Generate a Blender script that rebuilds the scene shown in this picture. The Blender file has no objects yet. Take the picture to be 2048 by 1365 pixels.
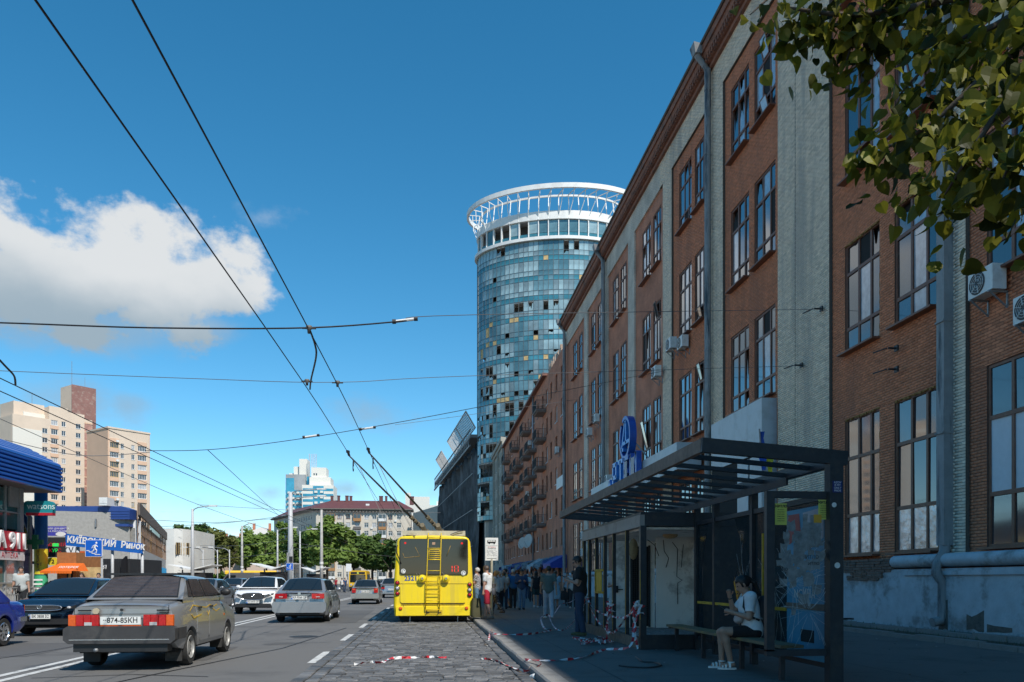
import bpy, bmesh, math, random
import numpy as np
from mathutils import Vector, Matrix, Euler
RD = math.radians
PI = math.pi
rng = random.Random(11)
scene = bpy.context.scene
COL = scene.collection

# ------------------------------------------------------------------ camera, sky, sun, exposure
FPX, HZ, CX, CAMH = 1593.0, 1161.0, 1024.0, 1.42      # focal length, horizon row and centre column of the 2048 px photograph
TH = math.atan(169.0 / FPX)                           # the camera looks slightly to the right of the street axis (+Y)
CT, ST = math.cos(TH), math.sin(TH)
cam_d = bpy.data.cameras.new('camera')
cam_d.sensor_width = 36.0
cam_d.lens = 36.0 * FPX / 2048.0
cam_d.shift_y = (HZ - 682.5) / 2048.0
cam_d.clip_start = 0.1
cam_d.clip_end = 4000
cam = bpy.data.objects.new('camera', cam_d)
COL.objects.link(cam)
cam.location = (0, 0, CAMH)
cam.rotation_euler = (RD(90), 0, -TH)
scene.camera = cam

SUN = Vector((0.412, -0.75, 1.0)).normalized()         # towards the sun
sun_d = bpy.data.lights.new('sun', 'SUN')
sun_d.energy = 4.6
sun_d.angle = RD(0.55)
sun_d.color = (1.0, 0.945, 0.86)
sun = bpy.data.objects.new('sun', sun_d)
COL.objects.link(sun)
sun.location = (30, -40, 80)
sun.rotation_euler = SUN.to_track_quat('Z', 'Y').to_euler()

scene.view_settings.view_transform = 'Standard'
scene.view_settings.look = 'None'
scene.view_settings.exposure = 0.2
scene.view_settings.gamma = 1.0
scene.view_settings.use_curve_mapping = False
scene.cycles.max_bounces = 6
scene.cycles.transparent_max_bounces = 12
scene.cycles.use_denoising = True
scene.cycles.sample_clamp_indirect = 6.0

SKY_STRENGTH = 0.14
world = bpy.data.worlds.new('World')
scene.world = world
world.use_nodes = True
nt = world.node_tree
nt.nodes.clear()
def N(t, **kw):
 n = nt.nodes.new(t)
 for k, v in kw.items():
  setattr(n, k, v)
 return n
def LK(a, b):
 nt.links.new(a, b)
def MA(op, a, b=None, clamp=False):
 n = N('ShaderNodeMath', operation=op, use_clamp=clamp)
 for i, v in enumerate((a, b)):
  if v is None:
   continue
  if isinstance(v, (int, float)):
   n.inputs[i].default_value = v
  else:
   LK(v, n.inputs[i])
 return n.outputs[0]
out_w = N('ShaderNodeOutputWorld')
bg = N('ShaderNodeBackground')
bg.inputs[1].default_value = SKY_STRENGTH
LK(bg.outputs[0], out_w.inputs[0])
sky = N('ShaderNodeTexSky', sky_type='NISHITA')
sky.sun_disc = False
sky.sun_elevation = math.asin(SUN.z)
sky.sun_rotation = math.atan2(SUN.x, SUN.y)
sky.altitude = 900
sky.air_density = 1.0
sky.dust_density = 0.0
sky.ozone_density = 3.0
hs = N('ShaderNodeHueSaturation')
hs.inputs['Hue'].default_value = 0.484
hs.inputs['Saturation'].default_value = 1.31
hs.inputs['Value'].default_value = 1.0
LK(sky.outputs[0], hs.inputs['Color'])
tc = N('ShaderNodeTexCoord')
sep = N('ShaderNodeSeparateXYZ')
LK(tc.outputs['Generated'], sep.inputs[0])
az = MA('ARCTAN2', sep.outputs[0], sep.outputs[1])
el = MA('ARCSINE', sep.outputs[2])
comb = N('ShaderNodeCombineXYZ')
LK(az, comb.inputs[0]); LK(el, comb.inputs[1])
def dir_ae(px, py):
 r, u = (px - CX) / FPX, (HZ - py) / FPX
 v = Vector((r * CT + ST, CT - r * ST, u)).normalized()
 return math.atan2(v.x, v.y), math.asin(v.z)
 # cumulus: ellipses in azimuth / elevation (given by where the clouds stand over the roofs), broken up by fractal noise
n1 = N('ShaderNodeTexNoise'); n1.inputs['Scale'].default_value = 11; n1.inputs['Detail'].default_value = 9; n1.inputs['Roughness'].default_value = 0.60
mp = N('ShaderNodeMapping'); mp.inputs['Scale'].default_value = (1, 1.35, 1); mp.inputs['Location'].default_value = (1.37, 0.4, 0)
LK(comb.outputs[0], mp.inputs[0]); LK(mp.outputs[0], n1.inputs[0])
n2 = N('ShaderNodeTexNoise'); n2.inputs['Scale'].default_value = 5.5; n2.inputs['Detail'].default_value = 5; n2.inputs['Roughness'].default_value = 0.5
LK(mp.outputs[0], n2.inputs[0])
def blob(px, py, rx, ry, gain):
 a0, e0 = dir_ae(px, py)
 a1, e1 = dir_ae(px + rx, py - ry)
 s = N('ShaderNodeVectorMath', operation='SUBTRACT'); LK(comb.outputs[0], s.inputs[0]); s.inputs[1].default_value = (a0, e0, 0)
 d = N('ShaderNodeVectorMath', operation='DIVIDE'); LK(s.outputs[0], d.inputs[0]); d.inputs[1].default_value = (abs(a1 - a0), abs(e1 - e0), 1)
 l = N('ShaderNodeVectorMath', operation='LENGTH'); LK(d.outputs[0], l.inputs[0])
 return MA('MULTIPLY', MA('SUBTRACT', 1.0, l.outputs['Value']), gain)
def group_max(bl):
 r = None
 for b in bl:
  v = blob(*b)
  r = v if r is None else MA('MAXIMUM', r, v)
 return r
body = group_max([(60, 540, 210, 125, 1.0), (190, 545, 200, 120, 1.0), (310, 570, 190, 105, 1.0), (420, 555, 130, 100, 1.0), (455, 610, 90, 60, .8),
 (150, 630, 170, 60, .6), (380, 665, 110, 40, .5), (-120, 520, 240, 140, 1.0)])
wisp = group_max([(140, 800, 170, 55, .55), (255, 812, 70, 48, .55), (740, 830, 95, 45, .34), (695, 978, 60, 30, .5), (455, 1010, 150, 34, .45),
 (540, 985, 50, 25, .4), (530, 435, 45, 26, .18), (900, 985, 120, 22, .3), (-80, 790, 160, 60, .5), (210, 650, 240, 55, .75), (430, 655, 110, 50, .6), (60, 640, 160, 60, .7), (470, 1050, 260, 40, .4)])
def smooth(v, a, b):
 m = N('ShaderNodeMapRange', interpolation_type='SMOOTHSTEP')
 LK(v, m.inputs[0]); m.inputs[1].default_value = a; m.inputs[2].default_value = b
 return m.outputs[0]
d1 = MA('ADD', body, MA('MULTIPLY', MA('SUBTRACT', n1.outputs['Fac'], 0.5), 2.5))
m1 = MA('MULTIPLY', smooth(d1, 0.02, 0.46), 0.97)
d2 = MA('ADD', wisp, MA('MULTIPLY', MA('SUBTRACT', n1.outputs['Fac'], 0.5), 1.3))
m2 = MA('MULTIPLY', smooth(d2, 0.0, 0.6), 0.55)
mask = MA('MAXIMUM', m1, m2)
# sunlit tops are white, the thick undersides greyer
_, eb = dir_ae(250, 690)
_, et = dir_ae(250, 470)
hgt = MA('ADD', smooth(el, eb, et), MA('MULTIPLY', MA('SUBTRACT', n2.outputs['Fac'], 0.5), 1.5))
mr = N('ShaderNodeMix', data_type='RGBA')
LK(smooth(hgt, 0.0, 0.9), mr.inputs['Factor'])
K = 1.0 / SKY_STRENGTH
mr.inputs['A'].default_value = (0.30 * K, 0.385 * K, 0.45 * K, 1)
mr.inputs['B'].default_value = (0.66 * K, 0.68 * K, 0.69 * K, 1)
mx = N('ShaderNodeMix', data_type='RGBA')
LK(mask, mx.inputs['Factor'])
LK(hs.outputs[0], mx.inputs['A']); LK(mr.outputs['Result'], mx.inputs['B'])
LK(mx.outputs['Result'], bg.inputs[0])

# ------------------------------------------------------------------ where things stand
def W(px, py, F):
 """world point seen at photograph pixel (px, py) at forward distance F"""
 r = (px - CX) / FPX * F
 return Vector((r * CT + F * ST, F * CT - r * ST, CAMH + (HZ - py) / FPX * F))
def G(px, py, z=0.0):
 """point of the level z seen at pixel"""
 return W(px, py, FPX * (CAMH - z) / (py - HZ))
def onX(px, X):
 """Y of the vertical plane x = X seen at column px"""
 F = FPX * X / ((px - 855.0) * CT)
 return (F - X * ST) / CT
def zat(py, F):
 return CAMH + (HZ - py) / FPX * F
def FD(x, y):
 return y * CT + x * ST

 # ------------------------------------------------------------------ mesh helpers
class MB:
 def __init__(s):
  s.v, s.f, s.m = [], [], []
 def add(s, vs, fs, mi=0):
  o = len(s.v)
  s.v.extend(tuple(p) for p in vs)
  s.f.extend([tuple(i + o for i in f) for f in fs])
  s.m.extend([mi] * len(fs))
  return s
 def box(s, x0, x1, y0, y1, z0, z1, mi=0, M=None):
  if x0 > x1: x0, x1 = x1, x0
  if y0 > y1: y0, y1 = y1, y0
  if z0 > z1: z0, z1 = z1, z0
  vs = [(x0, y0, z0), (x1, y0, z0), (x1, y1, z0), (x0, y1, z0), (x0, y0, z1), (x1, y0, z1), (x1, y1, z1), (x0, y1, z1)]
  if M is not None:
   vs = [M @ Vector(p) for p in vs]
  return s.add(vs, [(3, 2, 1, 0), (4, 5, 6, 7), (0, 1, 5, 4), (1, 2, 6, 5), (2, 3, 7, 6), (3, 0, 4, 7)], mi)
 def quad(s, a, b, c, d, mi=0):
  return s.add([a, b, c, d], [(0, 1, 2, 3)], mi)
 def bar(s, p, q, w, h=None, mi=0, up=(0, 0, 1)):
  """rectangular bar from p to q"""
  p, q = Vector(p), Vector(q)
  d = (q - p).normalized()
  u = Vector(up)
  if abs(d.dot(u)) > 0.98:
   u = Vector((0, 1, 0))
  a = d.cross(u).normalized() * (w / 2)
  b = a.cross(d).normalized() * ((h or w) / 2)
  vs = [p - a - b, p + a - b, p + a + b, p - a + b, q - a - b, q + a - b, q + a + b, q - a + b]
  return s.add(vs, [(3, 2, 1, 0), (4, 5, 6, 7), (0, 1, 5, 4), (1, 2, 6, 5), (2, 3, 7, 6), (3, 0, 4, 7)], mi)
 def tube(s, pts, r, n=8, mi=0, cap=True):
  pts = [Vector(p) for p in pts]
  rs = r if isinstance(r, (list, tuple)) else [r] * len(pts)
  vs, fs = [], []
  prev = None
  for i, p in enumerate(pts):
   d = (pts[min(i + 1, len(pts) - 1)] - pts[max(i - 1, 0)])
   d = d.normalized() if d.length > 1e-9 else Vector((0, 0, 1))
   if prev is None:
    u = Vector((0, 0, 1)) if abs(d.z) < 0.9 else Vector((1, 0, 0))
    a = d.cross(u).normalized()
   else:
    a = (prev - d * prev.dot(d)).normalized()
   prev = a
   b = d.cross(a)
   for k in range(n):
    t = 2 * PI * k / n
    vs.append(p + (a * math.cos(t) + b * math.sin(t)) * rs[i])
  for i in range(len(pts) - 1):
   for k in range(n):
    k2 = (k + 1) % n
    fs.append((i * n + k, i * n + k2, (i + 1) * n + k2, (i + 1) * n + k))
  if cap:
   fs.append(tuple(range(n - 1, -1, -1)))
   fs.append(tuple((len(pts) - 1) * n + k for k in range(n)))
  return s.add(vs, fs, mi)
 def prism(s, poly, a, b, axis='y', mi=0):
  """polygon (counter-clockwise in the plane) extruded along an axis from a to b"""
  def P(u, v, t):
   return (u, t, v) if axis == 'y' else ((t, u, v) if axis == 'x' else (u, v, t))
  n = len(poly)
  vs = [P(u, v, a) for u, v in poly] + [P(u, v, b) for u, v in poly]
  fs = [tuple(range(n)), tuple(range(2 * n - 1, n - 1, -1))]
  fs += [((i + 1) % n, i, n + i, n + (i + 1) % n) for i in range(n)]
  return s.add(vs, fs, mi)
 def lathe(s, prof, n=16, M=None, mi=0, closed=False):
  """profile (r, z) turned round z"""
  vs, fs = [], []
  for r, z in prof:
   for k in range(n):
    t = 2 * PI * k / n
    p = Vector((r * math.cos(t), r * math.sin(t), z))
    vs.append(M @ p if M is not None else p)
  m = len(prof)
  for i in range(m if closed else m - 1):
   j = (i + 1) % m
   for k in range(n):
    k2 = (k + 1) % n
    fs.append((i * n + k, i * n + k2, j * n + k2, j * n + k))
  return s.add(vs, fs, mi)
 def sphere(s, c, r, n=10, m=6, mi=0):
  c = Vector(c)
  rr = r if isinstance(r, (tuple, list)) else (r, r, r)
  vs, fs = [], []
  for i in range(m + 1):
   a = PI * i / m
   for k in range(n):
    t = 2 * PI * k / n
    vs.append((c.x + rr[0] * math.sin(a) * math.cos(t), c.y + rr[1] * math.sin(a) * math.sin(t), c.z - rr[2] * math.cos(a)))
  for i in range(m):
   for k in range(n):
    k2 = (k + 1) % n
    fs.append((i * n + k, i * n + k2, (i + 1) * n + k2, (i + 1) * n + k))
  return s.add(vs, fs, mi)
 def grid(s, P, mi=0, flip=False):
  """rows of points"""
  m, n = len(P), len(P[0])
  vs = [p for row in P for p in row]
  fs = []
  for i in range(m - 1):
   for j in range(n - 1):
    f = (i * n + j, i * n + j + 1, (i + 1) * n + j + 1, (i + 1) * n + j)
    fs.append(f[::-1] if flip else f)
  return s.add(vs, fs, mi)
 def mesh(s, name, mats, smooth=False, fix=False):
  me = bpy.data.meshes.new(name)
  me.from_pydata([tuple(p) for p in s.v], [], s.f)
  for m in (mats if isinstance(mats, (list, tuple)) else [mats]):
   me.materials.append(m)
  if any(s.m):
   me.polygons.foreach_set('material_index', s.m)
  if fix:
   b = bmesh.new(); b.from_mesh(me)
   bmesh.ops.recalc_face_normals(b, faces=b.faces)
   b.to_mesh(me); b.free()
  if smooth:
   me.polygons.foreach_set('use_smooth', [True] * len(me.polygons))
   if smooth is not True:
    me.set_sharp_from_angle(angle=RD(smooth))
  me.update()
  return me
 def build(s, name, mats, parent=None, smooth=False, loc=None, rot=None, fix=False):
  return put(name, s.mesh(name, mats, smooth, fix), parent, loc, rot)

def put(name, me, parent=None, loc=None, rot=None):
 o = bpy.data.objects.new(name, me)
 COL.objects.link(o)
 if parent is not None:
  o.parent = parent
 if loc is not None:
  o.location = loc
 if rot is not None:
  o.rotation_euler = rot
 return o
def tag(o, label, cat, group=None):
 o['label'] = label
 o['category'] = cat
 if group:
  o['group'] = group
 return o
def thing(name, label, cat, loc=(0, 0, 0), rz=0.0, group=None):
 o = bpy.data.objects.new(name, None)
 o.empty_display_size = 0.1
 COL.objects.link(o)
 o.location = loc
 o.rotation_euler = (0, 0, rz)
 return tag(o, label, cat, group)
def struct(o):
 o['kind'] = 'structure'
 return o
def stuff(o):
 o['kind'] = 'stuff'
 return o
KIDS = {}
def dup(root, loc=None, rz=None, label=None, group=None, scale=None):
 kids = {}
 for o in COL.objects:
  if o.parent:
   kids.setdefault(o.parent.name, []).append(o)
 def cp(o, par):
  c = o.copy()
  COL.objects.link(c)
  if par:
   c.parent = par
  for k in kids.get(o.name, ()):
   cp(k, c)
  return c
 r = cp(root, None)
 if loc is not None: r.location = loc
 if rz is not None: r.rotation_euler = (0, 0, rz)
 if label: r['label'] = label
 if group: r['group'] = group
 if scale: r.scale = (scale,) * 3 if isinstance(scale, (int, float)) else scale
 return r
def text(body, size, m, parent, loc, rot=(RD(90), 0, 0), ext=0.01, align='CENTER', name='lettering', sx=1.0, bold=0.0):
 cu = bpy.data.curves.new(name, 'FONT')
 cu.body = body
 cu.size = size
 cu.extrude = ext
 cu.offset = bold
 cu.align_x = align
 cu.align_y = 'CENTER'
 cu.resolution_u = 3
 cu.materials.append(m)
 o = put(name, cu, parent, loc, rot)
 o.scale = (sx, 1, 1)
 return o

def spline(pts, n=8):
 P = [Vector(p) for p in pts]; out = []
 for i in range(len(P) - 1):
  p0, p1, p2, p3 = P[max(0, i - 1)], P[i], P[i + 1], P[min(len(P) - 1, i + 2)]
  for k in range(n):
   t = k / n
   out.append(.5 * ((2 * p1) + (p2 - p0) * t + (2 * p0 - 5 * p1 + 4 * p2 - p3) * t * t + (3 * p1 - p0 - 3 * p2 + p3) * t ** 3))
 return out + [P[-1]]

 # ------------------------------------------------------------------ materials
MATS = {}
def mat(name, col, rough=0.7, metal=0.0, var=0.12, scale=6.0, bump=0.0, bscale=40.0, spec=0.5, coat=0.0, dirt=None, dscale=1.2, damt=0.5,
 emit=None, es=1.0, trans=0.0, alpha=1.0, attr=None, streak=False):
 """one procedural material: base colour varied by fractal noise, optional dirt patches, bump and per-piece tone"""
 if name in MATS:
  return MATS[name]
 m = bpy.data.materials.new(name)
 m.use_nodes = True
 t = m.node_tree
 b = t.nodes['Principled BSDF']
 def nn(ty):
  return t.nodes.new(ty)
 b.inputs['Roughness'].default_value = rough
 b.inputs['Metallic'].default_value = metal
 b.inputs['Specular IOR Level'].default_value = spec
 b.inputs['Coat Weight'].default_value = coat
 b.inputs['Coat Roughness'].default_value = 0.06
 b.inputs['Transmission Weight'].default_value = trans
 b.inputs['Alpha'].default_value = alpha
 c = tuple(col) + (1,)
 if var or dirt or bump or attr:
  co = nn('ShaderNodeTexCoord').outputs['Object']
  if streak:
   mp_ = nn('ShaderNodeMapping'); mp_.inputs['Scale'].default_value = (1, 1, 0.12)
   t.links.new(co, mp_.inputs[0]); co_d = mp_.outputs[0]
  else:
   co_d = co
  nz = nn('ShaderNodeTexNoise')
  nz.inputs['Scale'].default_value = scale; nz.inputs['Detail'].default_value = 5; nz.inputs['Roughness'].default_value = 0.62
  t.links.new(co, nz.inputs[0])
  mrn = nn('ShaderNodeMapRange')
  mrn.inputs[1].default_value = 0.28; mrn.inputs[2].default_value = 0.72
  mrn.inputs[3].default_value = 1 - var; mrn.inputs[4].default_value = 1 + var
  t.links.new(nz.outputs['Fac'], mrn.inputs[0])
  mul = nn('ShaderNodeVectorMath'); mul.operation = 'SCALE'
  mul.inputs[0].default_value = col
  t.links.new(mrn.outputs[0], mul.inputs['Scale'])
  last = mul.outputs[0]
  if attr:
   at = nn('ShaderNodeAttribute'); at.attribute_name = attr
   m2_ = nn('ShaderNodeVectorMath'); m2_.operation = 'SCALE'
   t.links.new(last, m2_.inputs[0]); t.links.new(at.outputs['Fac'], m2_.inputs['Scale'])
   last = m2_.outputs[0]
  if dirt:
   n2_ = nn('ShaderNodeTexNoise')
   n2_.inputs['Scale'].default_value = dscale; n2_.inputs['Detail'].default_value = 7; n2_.inputs['Roughness'].default_value = 0.7
   t.links.new(co_d, n2_.inputs[0])
   r2_ = nn('ShaderNodeMapRange'); r2_.interpolation_type = 'SMOOTHSTEP'
   r2_.inputs[1].default_value = 0.50; r2_.inputs[2].default_value = 0.66; r2_.inputs[4].default_value = damt
   t.links.new(n2_.outputs['Fac'], r2_.inputs[0])
   mxn = nn('ShaderNodeMix'); mxn.data_type = 'RGBA'
   t.links.new(r2_.outputs[0], mxn.inputs['Factor']); t.links.new(last, mxn.inputs['A'])
   mxn.inputs['B'].default_value = tuple(dirt) + (1,)
   last = mxn.outputs['Result']
  t.links.new(last, b.inputs['Base Color'])
  if bump:
   nb = nn('ShaderNodeTexNoise'); nb.inputs['Scale'].default_value = bscale; nb.inputs['Detail'].default_value = 4
   t.links.new(co, nb.inputs[0])
   bp = nn('ShaderNodeBump'); bp.inputs['Strength'].default_value = bump; bp.inputs['Distance'].default_value = 0.02
   t.links.new(nb.outputs['Fac'], bp.inputs['Height'])
   t.links.new(bp.outputs[0], b.inputs['Normal'])
 else:
  b.inputs['Base Color'].default_value = c
 if emit:
  b.inputs['Emission Color'].default_value = tuple(emit) + (1,)
  b.inputs['Emission Strength'].default_value = es
 MATS[name] = m
 return m

def tone_attr(me, vals):
 """per-face value stored as a face attribute (natural difference between single pieces)"""
 a = me.attributes.new('tone', 'FLOAT', 'FACE')
 a.data.foreach_set('value', vals)

ASPHALT = mat('asphalt', (.135, .132, .128), .85, var=.2, scale=90, bump=.35, bscale=260, dirt=(.092, .09, .088), dscale=.45, damt=.9)
PAVE = mat('pavement_asphalt', (.135, .128, .118), .85, var=.14, scale=60, bump=.3, bscale=200, dirt=(.085, .08, .072), dscale=.8, damt=.7)
STONE = mat('cobble_stone', (.108, .107, .107), .62, var=.22, scale=14, bump=.35, bscale=60, attr='tone')
JOINT = mat('joint_sand', (.14, .12, .092), .95, var=.25, scale=30, bump=.4, bscale=120)
KERB = mat('kerb_granite', (.24, .23, .215), .8, var=.22, scale=60, bump=.3, bscale=140, dirt=(.11, .10, .09), dscale=2)
PAINT = mat('road_paint', (.55, .55, .53), .7, var=.2, scale=30, dirt=(.16, .16, .16), dscale=4, damt=.85)
GROUND = mat('far_ground', (.11, .11, .105), .9, var=.2, scale=.3)
REDB = mat('red_brick', (.62, .22, .11), .85, var=.14, scale=9, bump=.08, bscale=70, attr='tone', dirt=(.40, .155, .09), dscale=.5, damt=.8, streak=True)
WHTB = mat('silicate_brick', (.80, .65, .50), .85, var=.10, scale=9, bump=.08, bscale=70, attr='tone', dirt=(.50, .43, .36), dscale=.5, damt=.8, streak=True)
MORTR = mat('mortar_red', (.13, .075, .06), .95, var=.2, scale=20)
MORTW = mat('mortar_grey', (.10, .088, .075), .95, var=.2, scale=20)
FRAMEB = mat('brown_window_frame', (.17, .068, .04), .5, var=.15, scale=12, dirt=(.20, .12, .08), dscale=5, damt=.5)
GLASS = mat('window_glass', (.02, .03, .04), .03, var=0, spec=1.0, coat=1.0)
GLASS2 = mat('window_glass_dusty', (.035, .045, .055), .08, var=.4, scale=3, spec=1.0, coat=1.0)
GLASSW = mat('window_glass_curtain', (.36, .40, .45), .12, var=.3, scale=3, spec=.8, coat=1.0)
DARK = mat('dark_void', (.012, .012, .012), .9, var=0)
BLACKM = mat('black_metal', (.022, .024, .027), .45, var=.2, scale=15, dirt=(.05, .045, .04), dscale=5, damt=.5)
GALV = mat('galvanised_sheet', (.34, .355, .37), .5, metal=.35, var=.15, scale=6, dirt=(.13, .13, .13), dscale=3, damt=.8, streak=True)
WHITE = mat('white_paint', (.72, .72, .70), .55, var=.06, scale=5, dirt=(.45, .43, .4), dscale=2, damt=.35)
PLASTW = mat('white_plastic', (.68, .68, .66), .4, var=.05, dirt=(.4, .38, .34), dscale=4, damt=.35)
RUBBER = mat('tyre_rubber', (.022, .022, .022), .8, var=.2, scale=20)
CHROME = mat('bright_metal', (.62, .63, .65), .2, metal=.9, var=.05)
STEEL = mat('grey_steel', (.26, .27, .28), .5, metal=.4, var=.15, scale=8)
CONC = mat('pole_concrete', (.40, .39, .37), .85, var=.15, scale=8, dirt=(.24, .23, .21), dscale=3)
# ------------------------------------------------------------------ setting: ground, road, cobbled lane, kerb, pavement
def wb(mb, name, mats, parent, smooth=False, fix=False):
 """mesh written in world coordinates, hung under an unrotated thing"""
 return mb.build(name, mats, parent, smooth, loc=None if parent is None else -Vector(parent.location), fix=fix)
def slab(name, x0, x1, y0, y1, z0, z1, m, parent=None):
 return wb(MB().box(x0, x1, y0, y1, z0, z1), name, m, parent)

mb = MB().quad((-1500, -300, -.03), (1500, -300, -.03), (1500, 3000, -.03), (-1500, 3000, -.03))
ground = struct(mb.build('ground', GROUND))
mb = MB().quad((-14.2, -40, 0), (1.6, -40, 0), (1.6, 330, 0), (-14.2, 330, 0))
road = struct(mb.build('road', ASPHALT))
# worn patches and tar seams in the asphalt
PATCH = mat('asphalt_patch', (.095, .094, .094), .9, var=.15, scale=60, bump=.3, bscale=200)
for (x0, y0, x1, y1) in ((-5.6, 14.5, -3.9, 17.5), (-9.6, 15.5, -7.4, 19), (-4.4, 27, -2.4, 38), (-10.5, 24, -8.6, 33)):
 wb(MB().quad((x0, y0, .004), (x1, y0 + .15, .004), (x1 - .1, y1, .004), (x0 + .05, y1 - .1, .004)), 'asphalt_patch', PATCH, road)
SEAM = mat('tar_seam', (.028, .028, .03), .6, var=.2)
for pts in (((-5.0, 8, .008), (-4.2, 12, .008), (-3.0, 17, .008), (-2.4, 24, .008)), ((-8.5, 11, .008), (-7.6, 16, .008), (-7.3, 23, .008)),
 ((-3.6, 18, .008), (-2.2, 18.6, .008)), ((-5.7, 12.2, .008), (-4.4, 12.5, .008), (-3.2, 12.1, .008))):
 m_ = MB()
 for a, b_ in zip(pts, pts[1:]):
  a, b_ = Vector(a), Vector(b_); d = (b_ - a).normalized(); n_ = Vector((-d.y, d.x, 0)) * .02
  m_.quad(a - n_, a + n_, b_ + n_, b_ - n_)
 wb(m_, 'tar_seam', SEAM, road)
IRON = mat('cast_iron', (.05, .048, .046), .6, metal=.5, var=.3, scale=20)
for (x, y) in ((-3.1, 20.5), (-7.9, 31)):
 mh_ = MB().lathe([(0, .009), (.29, .009), (.31, .006), (.33, .009), (.36, .005)], 24).build('manhole_cover', IRON, road, loc=(x, y, 0))
STAINM = mat('oil_stain', (.085, .084, .082), .6, var=.3, scale=4)
WORNM = mat('worn_asphalt', (.165, .162, .156), .9, var=.15, scale=40)
for k in range(26):
 x, y, a_ = rng.uniform(-13, -2.4), rng.uniform(9, 44), rng.uniform(.12, .6)
 st_ = [(x + a_ * .45 * math.cos(2 * PI * i / 14) * rng.uniform(.6, 1.2), y + a_ * 1.5 * math.sin(2 * PI * i / 14) * rng.uniform(.7, 1.2), .003 + .0001 * k) for i in range(14)]
 wb(MB().add(st_, [tuple(range(14))]), 'road_stain' if k % 2 else 'worn_patch', STAINM if k % 2 else WORNM, road)
def line(x, y0, y1, w=.13):
 z = .006
 return wb(MB().quad((x - w / 2, y0, z), (x + w / 2, y0, z), (x + w / 2, y1, z), (x - w / 2, y1, z)), 'lane_marking', PAINT, road)
line(-6.30, -5, 120, .14); line(-5.98, -5, 120, .14)
for k in range(10):
 line(-1.98, 1.2 + k * 5.1 + 7.6, 3.4 + k * 5.1 + 7.6, .14)
for k in range(9):
 line(-9.2, 5 + k * 9, 8 + k * 9, .14)

 # cobbled stopping lane beside the kerb
CX0, CX1 = -1.88, 1.50
lane = struct(wb(MB().quad((CX0, -12, .006), (CX1, -12, .006), (CX1, 75, .006), (CX0, 75, .006)), 'cobbled_lane', JOINT, None))
LANE_FAR = mat('cobble_far', (.115, .112, .11), .7, var=.3, scale=7, bump=.5, bscale=20)
wb(MB().quad((CX0, 40, .03), (CX1, 40, .03), (CX1, 75, .03), (CX0, 75, .03)), 'cobble_surface', LANE_FAR, lane)
cob = []
def cobble_field():
 y = 2.0
 row = 0
 while y < 40:
  h_ = rng.uniform(.105, .15)
  x = CX0 + .42
  end = CX1 - .22
  x -= rng.uniform(0, .12)
  x = max(x, CX0 + .40)
  while x < end - .04:
   w_ = min(rng.uniform(.15, .30), end - x)
   if w_ > .07:
    cob.append((x, x + w_, y, y + h_))
   x += w_
  y += h_
  row += 1
 for xa, xb in ((CX0, CX0 + .20), (CX0 + .21, CX0 + .40), (CX1 - .215, CX1 - .01)):   # border rows laid lengthwise
  y = 2.0
  while y < 40:
   l_ = rng.uniform(.2, .32)
   cob.append((xa, xb, y, y + l_))
   y += l_
cobble_field()
def stone_geo(x0, x1, y0, y1, z0, zt, g, r):
 """cobble: five-faced block with a pinched, slightly tilted top, 20 triangles"""
 a0, a1, b0, b1 = x0 + g, x1 - g, y0 + g, y1 - g
 c = min(.016, (a1 - a0) * .2, (b1 - b0) * .2)
 j = lambda: r.uniform(-.006, .006)
 vs = [(a0 + j(), b0 + j(), z0), (a1 + j(), b0 + j(), z0), (a1 + j(), b1 + j(), z0), (a0 + j(), b1 + j(), z0)]
 t = [zt + r.uniform(-.006, .006) for _ in range(4)]
 vs += [(vs[0][0], vs[0][1], t[0] - .012), (vs[1][0], vs[1][1], t[1] - .012), (vs[2][0], vs[2][1], t[2] - .012), (vs[3][0], vs[3][1], t[3] - .012)]
 vs += [(vs[0][0] + c, vs[0][1] + c, t[0]), (vs[1][0] - c, vs[1][1] + c, t[1]), (vs[2][0] - c, vs[2][1] - c, t[2]), (vs[3][0] + c, vs[3][1] - c, t[3])]
 fs = []
 for o in (0, 4):
  fs += [(o, o + 1, o + 5, o + 4), (o + 1, o + 2, o + 6, o + 5), (o + 2, o + 3, o + 7, o + 6), (o + 3, o, o + 4, o + 7)]
 fs.append((8, 9, 10, 11))
 return vs, fs
cob = [c for c in cob if c[2] > 5.5]
cob.sort(key=lambda c: c[2])
mass, tones = MB(), []
shared = []
for i, (x0, x1, y0, y1) in enumerate(cob):
 zt = .045 + rng.uniform(-.007, .007)
 tn = rng.choice((.5, .65, .78, .9, 1.0, 1.0, 1.12, 1.28, 1.5)) * rng.uniform(.93, 1.07)
 if i < 300:
  vs, fs = stone_geo(x0, x1, y0, y1, .0, zt, .006, rng)
  cx_, cy_ = (x0 + x1) / 2, (y0 + y1) / 2
  me = bpy.data.meshes.new('cobble')
  me.from_pydata([(a - cx_, b - cy_, c) for a, b, c in vs], [], fs)
  me.materials.append(STONE)
  tone_attr(me, [tn] * len(fs))
  put('cobble', me, lane, (cx_, cy_, 0))
 else:
  vs, fs = stone_geo(x0, x1, y0, y1, .0, zt, .007, rng)
  mass.add(vs, fs); tones += [tn] * len(fs)
me = mass.mesh('cobbles', STONE); tone_attr(me, tones)
stuff(put('cobbles', me, lane))

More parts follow.
